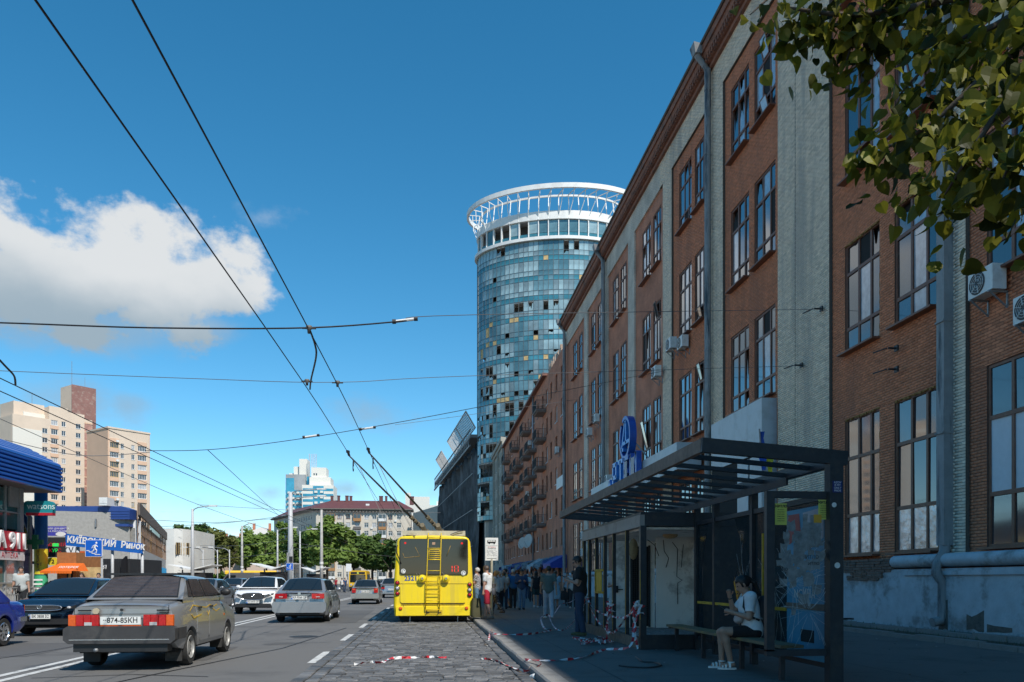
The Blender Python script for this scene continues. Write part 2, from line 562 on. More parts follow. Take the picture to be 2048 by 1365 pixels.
# kerb: granite stones, then the asphalt pavement in front of the factory
ZP = .15
kerb = struct(wb(MB().box(1.52, 1.74, -20, 140, -.05, .10), 'kerb', KERB, None))
y = 4.0
kv = []
while y < 60:
 l_ = rng.uniform(.85, 1.05)
 kv.append((y, y + l_)); y += l_
kst = MB().box(-.12, .12, -.5, .5, -.02, .155)
for (a, b_) in kv:
 m_ = MB()
 dz = rng.uniform(-.008, .008); dx = rng.uniform(-.008, .008)
 L_ = (b_ - a) / 2 - .006
 prof = [(-.125, -.02), (.125, -.02), (.125, .152 + dz), (-.10, .152 + dz), (-.125, .128 + dz)]
 m_.prism([(u + dx, w_) for u, w_ in prof], -L_, L_, 'y')
 m_.build('kerb_stone', KERB, kerb, loc=(1.63, (a + b_) / 2, 0), fix=True)
pave = struct(wb(MB().box(1.74, 12.95, -20, 330, -.02, ZP - .004), 'pavement', PAVE, None))
SEAMP = mat('pavement_seam', (.05, .05, .053), .9, var=.2)
for x in (2.45, 6.4):
 wb(MB().quad((x, 3, ZP), (x + .014, 3, ZP), (x + .1, 60, ZP), (x + .086, 60, ZP)), 'pavement_joint', SEAMP, pave)
for y in (6.2, 8.2, 10.3, 12.4, 16.5, 20.5, 25, 30):
 wb(MB().quad((1.76, y, ZP), (6.4, y + .12, ZP), (6.4, y + .134, ZP), (1.76, y + .014, ZP)), 'pavement_joint', SEAMP, pave)
 # strip of bare soil and grass along the factory wall between low concrete edgings
SOIL = mat('soil', (.065, .052, .038), .95, var=.3, scale=20, bump=.5, bscale=60)
soil = struct(wb(MB().quad((10.5, 2, ZP + .012), (12.95, 2, ZP + .012), (12.95, 36, ZP + .012), (10.5, 36, ZP + .012)), 'soil_strip', SOIL, None))
edging = struct(wb(MB().box(10.36, 10.5, 2, 36, ZP - .05, ZP + .05), 'edging', KERB, None))
y = 3.0
while y < 36:
 m_ = MB().box(-.09, .09, -.49, .49, -.05, .10 + rng.uniform(-.02, .02))
 m_.build('edging_stone', KERB, edging, loc=(10.43 + rng.uniform(-.02, .02), y + .5, ZP))
 m_.build('edging_stone', KERB, edging, loc=(11.75 + rng.uniform(-.02, .02), y + .5, ZP + .02))
 y += 1.0
GRASSM = mat('grass_blades', (.05, .075, .022), .7, var=.4, scale=3)
m_ = MB()
for k in range(2600):
 x, y = rng.uniform(10.6, 11.7), rng.uniform(8, 34)
 if rng.random() < .35: x = rng.uniform(12.5, 12.9)
 h_ = rng.uniform(.03, .11); a = rng.uniform(0, 6.28); w_ = .006
 dx, dy = math.cos(a) * w_, math.sin(a) * w_
 lx, ly = rng.uniform(-.04, .04), rng.uniform(-.04, .04)
 m_.add([(x - dx, y - dy, ZP + .01), (x + dx, y + dy, ZP + .01), (x + lx, y + ly, ZP + h_)], [(0, 1, 2)])
stuff(tag(m_.build('grass', GRASSM), 'sparse dry grass growing in the soil strip below the factory wall', 'grass'))
# the pavement across the street
lpave = struct(wb(MB().box(-40, -14.45, -20, 140, -.02, ZP - .004), 'far_pavement', mat('light_paving', (.27, .25, .22), .85, var=.15, scale=8), None))
lkerb = struct(wb(MB().box(-14.45, -14.2, -20, 140, -.05, ZP), 'far_kerb', KERB, None))

# ------------------------------------------------------------------ brick work
def brick_tex(name, c1, c2, mort, bw=.26, bh=.077, bumpy=.5):
 if name in MATS: return MATS[name]
 m = bpy.data.materials.new(name); m.use_nodes = True
 t = m.node_tree; b = t.nodes['Principled BSDF']; b.inputs['Roughness'].default_value = .88
 co = t.nodes.new('ShaderNodeTexCoord'); sp = t.nodes.new('ShaderNodeSeparateXYZ'); cb = t.nodes.new('ShaderNodeCombineXYZ')
 ad = t.nodes.new('ShaderNodeMath'); ad.operation = 'ADD'
 t.links.new(co.outputs['Object'], sp.inputs[0]); t.links.new(sp.outputs[0], ad.inputs[0]); t.links.new(sp.outputs[1], ad.inputs[1])
 t.links.new(ad.outputs[0], cb.inputs[0]); t.links.new(sp.outputs[2], cb.inputs[1])
 br = t.nodes.new('ShaderNodeTexBrick')
 br.inputs['Color1'].default_value = tuple(c1) + (1,); br.inputs['Color2'].default_value = tuple(c2) + (1,); br.inputs['Mortar'].default_value = tuple(mort) + (1,)
 br.inputs['Scale'].default_value = 1; br.inputs['Brick Width'].default_value = bw; br.inputs['Row Height'].default_value = bh; br.inputs['Mortar Size'].default_value = .009
 t.links.new(cb.outputs[0], br.inputs['Vector'])
 nz = t.nodes.new('ShaderNodeTexNoise'); nz.inputs['Scale'].default_value = .7; nz.inputs['Detail'].default_value = 6
 t.links.new(co.outputs['Object'], nz.inputs[0])
 mr_ = t.nodes.new('ShaderNodeMapRange'); mr_.inputs[1].default_value = .3; mr_.inputs[2].default_value = .7; mr_.inputs[3].default_value = .72; mr_.inputs[4].default_value = 1.18
 t.links.new(nz.outputs['Fac'], mr_.inputs[0])
 sc = t.nodes.new('ShaderNodeVectorMath'); sc.operation = 'SCALE'
 t.links.new(br.outputs['Color'], sc.inputs[0]); t.links.new(mr_.outputs[0], sc.inputs['Scale'])
 t.links.new(sc.outputs[0], b.inputs['Base Color'])
 bp = t.nodes.new('ShaderNodeBump'); bp.inputs['Strength'].default_value = bumpy; bp.inputs['Distance'].default_value = .01; bp.invert = True
 t.links.new(br.outputs['Fac'], bp.inputs['Height']); t.links.new(bp.outputs[0], b.inputs['Normal'])
 MATS[name] = m
 return m
RTEX = brick_tex('red_brick_far', (.60, .225, .12), (.50, .18, .10), (.33, .16, .11))
WTEX = brick_tex('white_brick_far', (.72, .61, .50), (.62, .52, .42), (.34, .29, .24))

def rects(u0, u1, w0, w1, holes):
 """split a wall face into rectangles that leave the holes open"""
 ws = sorted({w0, w1, *[min(max(h[2], w0), w1) for h in holes], *[min(max(h[3], w0), w1) for h in holes]})
 out = []
 for a, b_ in zip(ws, ws[1:]):
  if b_ - a < 1e-6: continue
  mid = (a + b_) / 2
  cut = sorted((h[0], h[1]) for h in holes if h[2] < mid < h[3])
  u = u0
  for c0, c1 in cut:
   if c0 > u + 1e-6: out.append((u, c0, a, b_))
   u = max(u, c1)
  if u < u1 - 1e-6: out.append((u, u1, a, b_))
 return out
BR = {'red': [], 'white': []}
def lay(kind, xp, rs, z0, limit):
 """bricks in running bond over wall rectangles (y0, y1, za, zb) on the plane x = xp, facing the street"""
 L_, H_, g = .26, .077, .006
 for (ya, yb, za, zb) in rs:
  if ya > limit: continue
  yb = min(yb, limit)
  r0, r1 = int(math.floor((za - z0) / H_)), int(math.ceil((zb - z0) / H_))
  for r in range(r0, r1):
   b0, b1 = max(z0 + r * H_, za), min(z0 + (r + 1) * H_, zb)
   if b1 - b0 < .02: continue
   off = (r % 2) * L_ / 2
   k0 = int(math.floor((ya - off) / L_))
   y = k0 * L_ + off
   while y < yb:
    c0, c1 = max(y, ya), min(y + L_, yb)
    if c1 - c0 > .035:
     BR[kind].append((xp, c0 + g, c1 - g, b0 + g, b1 - g))
    y += L_
def brick_mesh(lst, name, m, parent):
 n = len(lst)
 A = np.array(lst)
 r = np.random.RandomState(5)
 d = .012 + r.uniform(-.002, .002, n)
 x0, x1 = A[:, 0] - d, A[:, 0]
 V = np.zeros((n, 8, 3))
 for i, (xx, yy, zz) in enumerate(((x0, A[:, 1], A[:, 3]), (x0, A[:, 2], A[:, 3]), (x0, A[:, 2], A[:, 4]), (x0, A[:, 1], A[:, 4]),
  (x1, A[:, 1], A[:, 3]), (x1, A[:, 2], A[:, 3]), (x1, A[:, 2], A[:, 4]), (x1, A[:, 1], A[:, 4]))):
  V[:, i, 0], V[:, i, 1], V[:, i, 2] = xx, yy, zz
 Fq = np.array([(0, 3, 2, 1), (4, 5, 1, 0), (5, 6, 2, 1), (6, 7, 3, 2), (7, 4, 0, 3)])
 Fq = np.array([(0, 3, 2, 1), (0, 1, 5, 4), (1, 2, 6, 5), (2, 3, 7, 6), (3, 0, 4, 7)])
 F = (Fq[None] + (np.arange(n) * 8)[:, None, None]).reshape(-1, 4)
 me = bpy.data.meshes.new(name)
 me.vertices.add(n * 8); me.vertices.foreach_set('co', V.reshape(-1))
 me.loops.add(F.size); me.loops.foreach_set('vertex_index', F.reshape(-1).astype(np.int32))
 me.polygons.add(len(F)); me.polygons.foreach_set('loop_start', np.arange(0, F.size, 4, dtype=np.int32))
 me.update(calc_edges=True)
 me.materials.append(m)
 tn = np.repeat(r.choice([.84, .92, .97, 1, 1, 1.03, 1.07, 1.12], n) * r.uniform(.97, 1.03, n), 5)
 tone_attr(me, tn.astype(np.float32))
 return me

 # ------------------------------------------------------------------ the brick factory along the pavement
XF, XW = 13.2, 13.09
fac = thing('brick_factory', 'long four storey red and white brick factory with brown window frames beside the bus stop', 'building', (XF, 40, ZP))
BRICK_TO = 44.0
FLOORS = [(2.2, 6.5, (3.45, 5.25)), (8.58, 12.0, (9.34, 11.07)), (14.0, 17.5, (14.75, 16.5)), (19.6, 22.8, (20.4, 21.9))]
BAYS = [(3.2, 9.4, [(4.0, 6.0), (6.7, 8.7)]), (11.4, 18.2, [(12.6, 14.8), (15.5, 17.6)]), (18.95, 24.85, [(19.4, 21.35), (22.1, 24.05)]), (28.7, 34.3, [(29.15, 31.1), (31.65, 33.6)]),
 (36.3, 41.8, [(36.8, 38.35), (38.85, 40.8)]), (43.4, 49.6, [(44.1, 45.75), (46.25, 48.1)]), (51.2, 57.2, [(52.0, 53.7), (54.2, 56.0)]),
 (58.4, 64.5, [(59.4, 61.1), (61.8, 63.6)]), (66.0, 74.6, [(67.1, 68.9), (69.5, 71.6)])]
FY0, FY1 = -22.0, 74.6
wb(MB().box(13.75, 30, FY0, FY1, ZP, 26.0), 'wall_core', RTEX, fac)
mw_ = MB()          # near walls carry laid bricks: their backing is mortar
fw_ = MB()          # beyond, the joints are too fine to tell apart
allholes = []
for (ya, yb, ws) in BAYS:
 holes = [(a, b_, z0, z1) for a, b_ in ws for z0, z1, _ in FLOORS]
 allholes += [(a, b_, z0, z1, tr) for a, b_ in ws for z0, z1, tr in FLOORS]
 rs = rects(ya, yb, 2.0, 23.6, holes)
 near = yb < BRICK_TO
 mr_ = MB()
 for r in rs:
  mr_.box(XF, 13.8, r[0], r[1], r[2], r[3])
 wb(mr_, 'red_wall', MORTR if near else RTEX, fac)
 if near and ya > 10: lay('red', XF, rs, 2.0, BRICK_TO)
 # white brick piers and frieze
prev = FY0
for (ya, yb, ws) in BAYS + [(FY1 - .01, FY1, [])]:
 if ya - prev > .05:
  (mw_ if ya < BRICK_TO + 1 else fw_).box(XW, 13.8, prev, ya, 1.9, 23.6)
  if ya < BRICK_TO + 1 and ya > 10.5:
   q = [(prev, ya, 1.9, 23.6)]
   if prev == 24.85: q = [(24.85, 27.25, 1.9, 23.6), (27.28, ya, 1.9, 23.6)]     # movement joint in the wide pier
   lay('white', XW, q, 1.9, BRICK_TO)
 prev = yb
mw_.box(XW, 13.8, FY0, BRICK_TO, 23.6, 25.0); fw_.box(XW, 13.8, BRICK_TO, FY1, 23.6, 25.0)
lay('white', XW, [(20, BRICK_TO, 23.6, 25.0)], 1.9, BRICK_TO)
wb(mw_, 'white_wall', MORTW, fac)
wb(fw_, 'white_wall', WTEX, fac)
nb = 0
for kind, m in (('red', REDB), ('white', WHTB)):
 lst = sorted(BR[kind], key=lambda b: FD(b[0], b[1]) if b[3] < 17.5 and b[1] > 16.8 else 999)
 first, rest = lst[:150], lst[150:]
 cache = {}
 for i, b_ in enumerate(first):
  key = (round(b_[2] - b_[1], 3), round(b_[4] - b_[3], 3), i % 6)
  if key not in cache:
   hw_, hh_ = (b_[2] - b_[1]) / 2, (b_[4] - b_[3]) / 2
   me = MB().box(-.011 - rng.uniform(-.003, .003), 0, -hw_, hw_, -hh_, hh_).mesh('brick', m)
   tone_attr(me, [rng.choice((.75, .88, .95, 1, 1.05, 1.15))] * 6)
   cache[key] = me
  put('brick', cache[key], fac, Vector((b_[0], (b_[1] + b_[2]) / 2, (b_[3] + b_[4]) / 2)) - Vector(fac.location))
 stuff(put('bricks', brick_mesh(rest, 'bricks', m, fac), fac, -Vector(fac.location)))
 # cornice, gutter and parapet
CORN = mat('red_brown_cornice', (.27, .115, .075), .85, var=.3, scale=5, bump=.5, bscale=25, dirt=(.10, .07, .06), dscale=1.5, damt=.7)
prof = [(13.6, 24.99), (12.92, 24.99), (12.92, 25.18), (12.78, 25.18), (12.78, 25.42), (12.66, 25.42), (12.60, 25.62), (12.52, 25.62), (12.50, 25.95), (13.6, 26.1)]
wb(MB().prism(prof[::-1], FY0, FY1, 'y'), 'cornice', CORN, fac, fix=True)
m_ = MB()
y = 14.0
while y < FY1:
 m_.box(12.67, 12.80, y, y + .12, 25.2, 25.415); y += .26
stuff(wb(m_, 'cornice_bricks', CORN, fac))
wb(MB().tube([(12.46, FY0, 25.98), (12.46, FY1, 25.98)], .075, 8), 'gutter', mat('rusty_gutter', (.10, .085, .075), .7, var=.3, dirt=(.12, .05, .02)), fac, True)
ROOFG = mat('roof_sheet', (.17, .09, .08), .6, var=.2)
wb(MB().prism([(12.5, 26.1), (30, 26.1), (21, 28.2)], FY0, FY1, 'y'), 'roof', ROOFG, fac, fix=True)
# broad plastered plinth with a round moulding
PLAS = mat('plinth_plaster', (.47, .50, .53), .85, var=.12, scale=3, bump=.5, bscale=18, dirt=(.21, .20, .19), dscale=.9, damt=.85)
wb(MB().box(12.9, 13.78, FY0, FY1, ZP - .05, 1.72), 'plinth', PLAS, fac)
def moulding(y0, y1):
 m = MB(); n = 10
 pr = [(12.93 + .02 - .19 * math.sin(PI * k / n), 1.93 - .17 * math.cos(PI * k / n)) for k in range(n + 1)]
 pts = [pr_ for pr_ in pr] + [(13.4, 2.1), (13.4, 1.76)]
 m.prism(pts[::-1], y0, y1, 'y')
 return wb(m, 'plinth_moulding', PLAS, fac, 40, fix=True)
moulding(FY0, 20.9); moulding(24.2, FY1)
wb(MB().box(12.84, 12.9, FY0, 20.4, 1.55, 1.66), 'plinth_ledge', PLAS, fac); wb(MB().box(12.84, 12.9, 24.4, FY1, 1.55, 1.66), 'plinth_ledge', PLAS, fac)
# where the plaster has fallen off the plinth shows its raw brick courses
m_ = MB(); tn = []
for r in range(8):
 ya = 20.9 + rng.uniform(0, .25) + (0 if r > 2 else .5); yb = 24.2 - rng.uniform(0, .3) - (0 if r > 2 else .8)
 y = ya
 while y < yb:
  m_.box(12.86 + rng.uniform(-.02, .02), 12.98, y, min(y + .25, yb), 1.42 + r * .078, 1.42 + r * .078 + .066); y += .262
stuff(wb(m_, 'exposed_bricks', mat('raw_brick', (.20, .13, .10), .95, var=.35, scale=6, bump=.5), fac))
for (ya, yb, za, zb) in ((17.3, 17.9, .2, .75), (18.6, 18.95, .15, .95), (16.4, 17.2, .2, .5), (23.0, 24.6, .15, .32)):
 pts = [(ya + (yb - ya) * t, za + rng.uniform(0, .08)) for t in (0, .3, .6, 1)] + [(ya + (yb - ya) * t, zb - rng.uniform(0, .2)) for t in (1, .7, .4, 0)]
 wb(MB().prism(pts, 12.894, 12.905, 'x'), 'broken_plaster', mat('bare_render', (.13, .115, .10), .95, var=.3, scale=8, bump=.6), fac, fix=True)
 # windows: frame with three by three panes, each pane its own piece; some are curtained, boarded, broken or ajar
BOARD = mat('white_board', (.62, .64, .68), .55, var=.05)
FOIL = mat('silver_foil', (.55, .55, .58), .25, metal=.6, var=.3, scale=3, bump=.9, bscale=5)
fcache = {}
def fac_window(y0, y1, z0, z1, tr, far):
 w_, h_ = y1 - y0, z1 - z0
 key = (round(w_, 2), round(z0, 2))
 us = [0, w_ * .27, w_ * .62, w_]                      # from the far jamb to the near one the side lights differ
 zs = [0, tr[0] - z0, tr[1] - z0, h_]
 if key not in fcache:
  m = MB()
  fw = .075
  m.box(0, .09, 0, fw, 0, h_); m.box(0, .09, w_ - fw, w_, 0, h_); m.box(0, .09, fw, w_ - fw, 0, fw); m.box(0, .09, fw, w_ - fw, h_ - fw, h_)
  for u in us[1:3]:
   m.box(.004, .086, u - .045, u + .045, fw, h_ - fw)
  for z in zs[1:3]:
   m.box(-.004, .094, fw, w_ - fw, z - .05, z + .05)
  m.box(-.30, -.01, -.04, w_ + .04, -.06, -.005)   # sill
  fcache[key] = m.mesh('window', FRAMEB)
 wo = put('window', fcache[key], fac, Vector((13.23, y0, z0)) - Vector(fac.location))
 kinds = [GLASS, GLASS, GLASS2, GLASS2, GLASSW] if z0 > 5 else [GLASS, GLASS2, GLASS2, GLASS2, FOIL]
 colk = [rng.choice(kinds) for _ in range(3)]
 for i in range(3):
  for j in range(3):
   a, b_ = us[i] + .045, us[i + 1] - .045
   c, d = zs[j] + .05, zs[j + 1] - .05
   mt = colk[i] if rng.random() < .7 else rng.choice(kinds)
   if z0 < 5 and y1 < 18.3: mt = BOARD if j == 1 else GLASS2
   if z0 < 5 and 19 < y0 < 25 and j == 0: mt = FOIL
   if rng.random() < .05 and z0 > 5: mt = DARK
   m = MB()
   if far:
    m.box(.04, .05, a, b_, c, d)
   elif rng.random() < .10 and mt is not BOARD:     # broken pane: jagged shards left in the frame
    n = 9
    pts = [(a, c), (b_, c), (b_, d)]
    for k in range(n):
     t = k / (n - 1)
     pts.append((b_ + (a - b_) * t, d - (d - c) * (0 if k == 0 else rng.uniform(.15, .75))))
    pts[-1] = (a, d - (d - c) * rng.uniform(.1, .4))
    m.prism(pts, .04, .046, 'x')
    m.box(.16, .165, a, b_, c, d, 1)
    m.build('pane', [mt, DARK], wo, fix=True)
    continue
   elif rng.random() < .10 and i == 1:               # tilted sash
    t = .22
    for (p, q, zz0, zz1) in ((a, a + .05, c, d), (b_ - .05, b_, c, d), (a, b_, c, c + .05), (a, b_, d - .05, d)):
     m.add([(-.03 - t * (zz0 - c), p, zz0), (.01 - t * (zz0 - c), p, zz0), (.01 - t * (zz0 - c), q, zz0), (-.03 - t * (zz0 - c), q, zz0),
      (-.03 - t * (zz1 - c), p, zz1), (.01 - t * (zz1 - c), p, zz1), (.01 - t * (zz1 - c), q, zz1), (-.03 - t * (zz1 - c), q, zz1)],
      [(3, 2, 1, 0), (4, 5, 6, 7), (0, 1, 5, 4), (1, 2, 6, 5), (2, 3, 7, 6), (3, 0, 4, 7)], 1)
    m.quad((-.012, a + .05, c + .05), (-.012, b_ - .05, c + .05), (-.012 - t * (d - c), b_ - .05, d - .05), (-.012 - t * (d - c), a + .05, d - .05))
    m.box(.12, .125, a, b_, c, d, 2)
    m.build('pane', [mt, FRAMEB, DARK], wo)
    continue
   else:
    tl = rng.uniform(-.012, .012); tk = rng.uniform(-.010, .010)      # panes never lie quite true, so each mirrors another bit of sky
    vs = [(.04 + tl, a, c), (.04 - tl, b_, c), (.04 - tl + tk, b_, d), (.04 + tl + tk, a, d)]
    m.add(vs + [(x + .006, y_, z_) for x, y_, z_ in vs], [(0, 3, 2, 1), (4, 5, 6, 7), (0, 1, 5, 4), (1, 2, 6, 5), (2, 3, 7, 6), (3, 0, 4, 7)])
   m.build('pane', mt, wo)
for (y0, y1, z0, z1, tr) in allholes:
 if y1 < 12: continue
 fac_window(y0, y1, z0, z1, tr, y0 > 50)
 # rusty foam left around the first windows
FOAM = mat('old_foam', (.30, .16, .05), .95, var=.4, scale=12, bump=.8)
m_ = MB()
for (y0, y1, z0, z1, tr) in allholes:
 if 19 < y0 < 25 and z0 < 13:
  for k in range(14):
   z = z0 + (z1 - z0) * k / 14
   m_.box(13.20, 13.23 + rng.uniform(0, .02), y0 - .01, y0 + rng.uniform(.01, .05), z, z + rng.uniform(.08, .25))
   y = y0 + (y1 - y0) * k / 14
   m_.box(13.17, 13.23, y, y + rng.uniform(.06, .14), z1 - rng.uniform(.02, .07), z1 + .003)
stuff(wb(m_, 'foam_edge', FOAM, fac))
# drainpipes
PIPEM = mat('peeling_pipe', (.25, .255, .26), .6, var=.15, scale=3, dirt=(.04, .055, .07), dscale=3.2, damt=1.0, streak=True)
def pipe(y, x=12.82, w=.42, shoe=True, head=True, r=None):
 m = MB()
 n = 8
 z = ZP + .95
 r = r or w / 2
 if w > .301:
  m.box(x - .13, x + .13, y - w / 2, y + w / 2, 2.3, 24.9)
  for zz in (5.1, 7.9, 10.6, 13.4, 16.2, 19, 21.8):
   m.box(x - .165, x + .165, y - w / 2 - .015, y + w / 2 + .015, zz, zz + .05)
  m.tube([(x, y, 2.32), (x - .02, y, 2.1), (x - .22, y, 1.85), (x - .24, y, 1.6), (x - .05, y, 1.35), (x - .05, y, .55), (x - .12, y, .4), (x - .34, y, .36)],
   [r * .95, r * .9, r * .8, r * .8, r * .85, r * .85, r * .8, r * .8], 10)
 else:
  m.tube([(x, y, .5), (x, y, 25.0)], r, 10)
  for zz in range(3, 25, 3):
   m.tube([(x, y, zz), (x, y, zz + .06)], r + .02, 10)
 if head:
  m.tube([(x, y, 24.85), (x - .1, y, 25.1), (12.42, y, 25.5), (12.36, y, 25.62)], [.13, .13, .14, .16], 10)
  m.add([(12.2, y - .22, 25.6), (12.52, y - .22, 25.6), (12.52, y + .22, 25.6), (12.2, y + .22, 25.6), (12.1, y - .3, 26.05), (12.6, y - .3, 25.95), (12.6, y + .3, 25.95), (12.1, y + .3, 26.05)],
   [(0, 1, 5, 4), (1, 2, 6, 5), (2, 3, 7, 6), (3, 0, 4, 7), (3, 2, 1, 0)])
 return wb(m, 'drainpipe', PIPEM, fac, 40)
pipe(18.8, 12.96, w=.302, head=False)
pipe(35.6, 12.86, r=.15, w=.3); pipe(57.6, 12.86, r=.15, w=.3); pipe(74.4, 12.86, r=.15, w=.3)
# grey sheet-clad entrance canopy and the clad portal beside it
CLAD = mat('grey_cladding', (.46, .49, .52), .45, metal=.1, var=.05, scale=2, dirt=(.30, .31, .31), dscale=1.5, damt=.4)
m0 = MB().box(11.82, 13.0, 36.9, 56.8, 6.72, 7.95); wb(m0, 'entrance_canopy', mat('canopy_core', (.2, .21, .22), .7), fac)
y = 36.9
k = 0
while y < 56.7:
 wb(MB().box(11.79, 11.82, y + .006, min(y + 1.2, 56.8) - .006, 6.7, 8.0), 'cladding_panel', CLAD, fac); y += 1.2
wb(MB().box(11.79, 13.0, 36.86, 36.9, 6.7, 8.0), 'cladding_panel', CLAD, fac)
y = 29.05
wb(MB().box(12.62, 13.2, 29.05, 34.4, 6.3, 8.3), 'portal_core', mat('canopy_core', (.2, .21, .22), .7), fac)
while y < 34.3:
 wb(MB().box(12.59, 12.62, y + .006, min(y + 1.34, 34.42) - .006, 6.28, 8.34), 'cladding_panel', CLAD, fac); y += 1.34
wb(MB().box(12.59, 13.2, 29.0, 29.05, 3.0, 8.34), 'cladding_panel', CLAD, fac)
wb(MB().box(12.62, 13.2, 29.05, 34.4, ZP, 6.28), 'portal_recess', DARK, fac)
for y in (29.05, 30.3): wb(MB().box(12.59, 12.615, y, y + 1.1, 3.0, 6.2), 'cladding_panel', CLAD, fac)
# wire hooks on the wall
for (px, py) in ((1640, 618), (1600, 731), (1790, 697), (1790, 739)):
 Y = onX(px, 12.95); z = zat(py, FD(12.95, Y))
 m = MB().tube([(13.0, Y, z), (12.75, Y, z)], .03, 6).box(12.97, 13.02, Y - .08, Y + .08, z - .08, z + .08).tube([(12.72, Y + .03, z), (12.6, Y + .5, z)], .02, 6)
 wb(m, 'wire_anchor', BLACKM, fac)

 # air conditioners hung on the walls
ACG = mat('dark_grille', (.07, .07, .075), .6)
def ac_unit(Y, z, xw, label, w=.82, h=.58, grp='air conditioners hung on the brick fronts'):
 t = thing('air_conditioner', label, 'air conditioner', (xw, Y, z), 0, grp)
 MB().box(-.46, -.12, -w / 2, w / 2, 0, h).build('casing', PLASTW, t)
 M_ = Matrix.Translation((-.465, w * .12, h / 2)) @ Matrix.Rotation(RD(-90), 4, 'Y')
 m = MB().lathe([(.0, .004), (.06, .012), (.06, .004), (h * .41, .004), (h * .43, .02), (h * .45, .0)], 18, M_)
 g = m.build('fan_grille', ACG, t)
 mm = MB()
 for k in range(6):
  a = PI * k / 3 + .3
  mm.bar((-.478, w * .12 + .05 * math.cos(a), h / 2 + .05 * math.sin(a)), (-.478, w * .12 + h * .42 * math.cos(a), h / 2 + h * .42 * math.sin(a)), .02, .008)
 for r in (.09, .15, .21):
  pts = [(-.476, w * .12 + r * math.cos(2 * PI * k / 14), h / 2 + r * math.sin(2 * PI * k / 14)) for k in range(15)]
  mm.tube(pts, .006, 4, cap=False)
 mm.build('fan_guard', PLASTW, g)
 for y in (-w * .38, w * .38):
  m = MB()
  m.bar((-.5, y, -.03), (.0, y, -.03), .04); m.bar((-.02, y, -.03), (-.02, y, -.4), .04); m.bar((-.45, y, -.04), (-.03, y, -.38), .03)
  m.build('bracket', STEEL, t)
 return t
for (px, py, xw, lab) in (
 (1973, 590, 13.2, 'white air conditioner on a bracket under the leaves beside the battered square drainpipe'),
 (2068, 640, 13.2, 'air conditioner cut off by the picture edge, lower than the one by the square drainpipe'),
 (1365, 697, 13.2, 'right one of two air conditioners side by side under a second floor window'),
 (1342, 700, 13.0, 'left one of two air conditioners side by side on a white brick pier'),
 (1312, 755, 13.0, 'air conditioner hung alone on the pier just below the side by side pair'),
 (1192, 845, 13.0, 'upper air conditioner of a stepped pair beside the second round drainpipe'),
 (1178, 872, 13.0, 'lower air conditioner of a stepped pair beside the second round drainpipe'),
 (1216, 968, 12.6, 'air conditioner standing on the grey canopy left of the blue letters'),
 (1166, 1078, 13.0, 'upper of two air conditioners low on the wall left of the kiosk roof'),
 (1166, 1112, 13.0, 'lower of two air conditioners low on the wall behind the kiosk corner'),
 (1990, 97, 13.2, 'air conditioner high on the wall half hidden by linden leaves')):
 Y = onX(px, xw - .3)
 ac_unit(Y, zat(py, FD(xw - .3, Y)), xw, lab)

 # blue emblem and letters standing on the canopy
BLUE = mat('sign_blue', (.015, .09, .42), .35, var=.12, scale=3, dirt=(.03, .14, .5), dscale=3)
BLUED = mat('sign_blue_face', (.03, .20, .62), .3, var=.15, scale=4)
em = thing('round_emblem', 'blue round emblem with a slanted letter inside standing above the canopy letters', 'sign', (11.95, 46.2, 8.1))
cy_, cz_, R_ = 46.2, 9.85, 1.28
m = MB(); n = 40
for k in range(n):
 a0, a1 = 2 * PI * k / n, 2 * PI * (k + 1) / n
 if 0.12 < (a0 / (2 * PI)) < .17: continue
 for (ra, rb) in ((R_ * .84, R_),):
  P = lambda r, a, x: (x, cy_ + r * math.cos(a), cz_ + r * 1.0 * math.sin(a))
  v = [P(ra, a0, 11.6), P(rb, a0, 11.6), P(rb, a1, 11.6), P(ra, a1, 11.6), P(ra, a0, 12.0), P(rb, a0, 12.0), P(rb, a1, 12.0), P(ra, a1, 12.0)]
  m.add(v, [(0, 1, 2, 3), (7, 6, 5, 4), (1, 5, 6, 2), (0, 3, 7, 4)], 0)
wb(m, 'ring', [BLUE], em, fix=True)
def strokes(mb, segs, y0, z0, sy, sz, x0, x1, w):
 for (a, b_) in segs:
  mb.bar((x0, y0 + a[0] * sy, z0 + a[1] * sz), (x0, y0 + b_[0] * sy, z0 + b_[1] * sz), w, x1 - x0, up=(1, 0, 0)) if False else None
  p, q = Vector((0, y0 + a[0] * sy, z0 + a[1] * sz)), Vector((0, y0 + b_[0] * sy, z0 + b_[1] * sz))
  d = (q - p).normalized(); n_ = Vector((0, -d.z, d.y)) * w / 2
  e = d * w * .2
  c = [p - n_ - e, p + n_ - e, q + n_ + e, q - n_ + e]
  mb.add([(x0, v.y, v.z) for v in c] + [(x1, v.y, v.z) for v in c], [(0, 1, 2, 3), (7, 6, 5, 4), (0, 4, 5, 1), (1, 5, 6, 2), (2, 6, 7, 3), (3, 7, 4, 0)])
m = MB()
strokes(m, [((.75, -.55), (.1, .8)), ((.1, .8), (-.12, .8)), ((-.12, .8), (-.12, -.25)), ((-.12, -.25), (-.95, -.25)), ((.45, -.25), (-.12, -.25)), ((.42, -.55), (.75, -.55))], cy_, cz_, 1.15, 1.15, 11.62, 11.95, .2)
wb(m, 'slanted_letter', BLUED, em, fix=True)
wb(MB().tube([(11.95, 46.2, 7.9), (11.95, 46.2, 8.62)], .05, 6).tube([(12.0, 45.2, 9.4), (12.6, 43.6, 7.95)], .04, 6), 'support', STEEL, em)
lt = thing('canopy_letters', 'row of torn blue letters standing on the grey canopy', 'sign', (11.7, 45.5, 7.0))
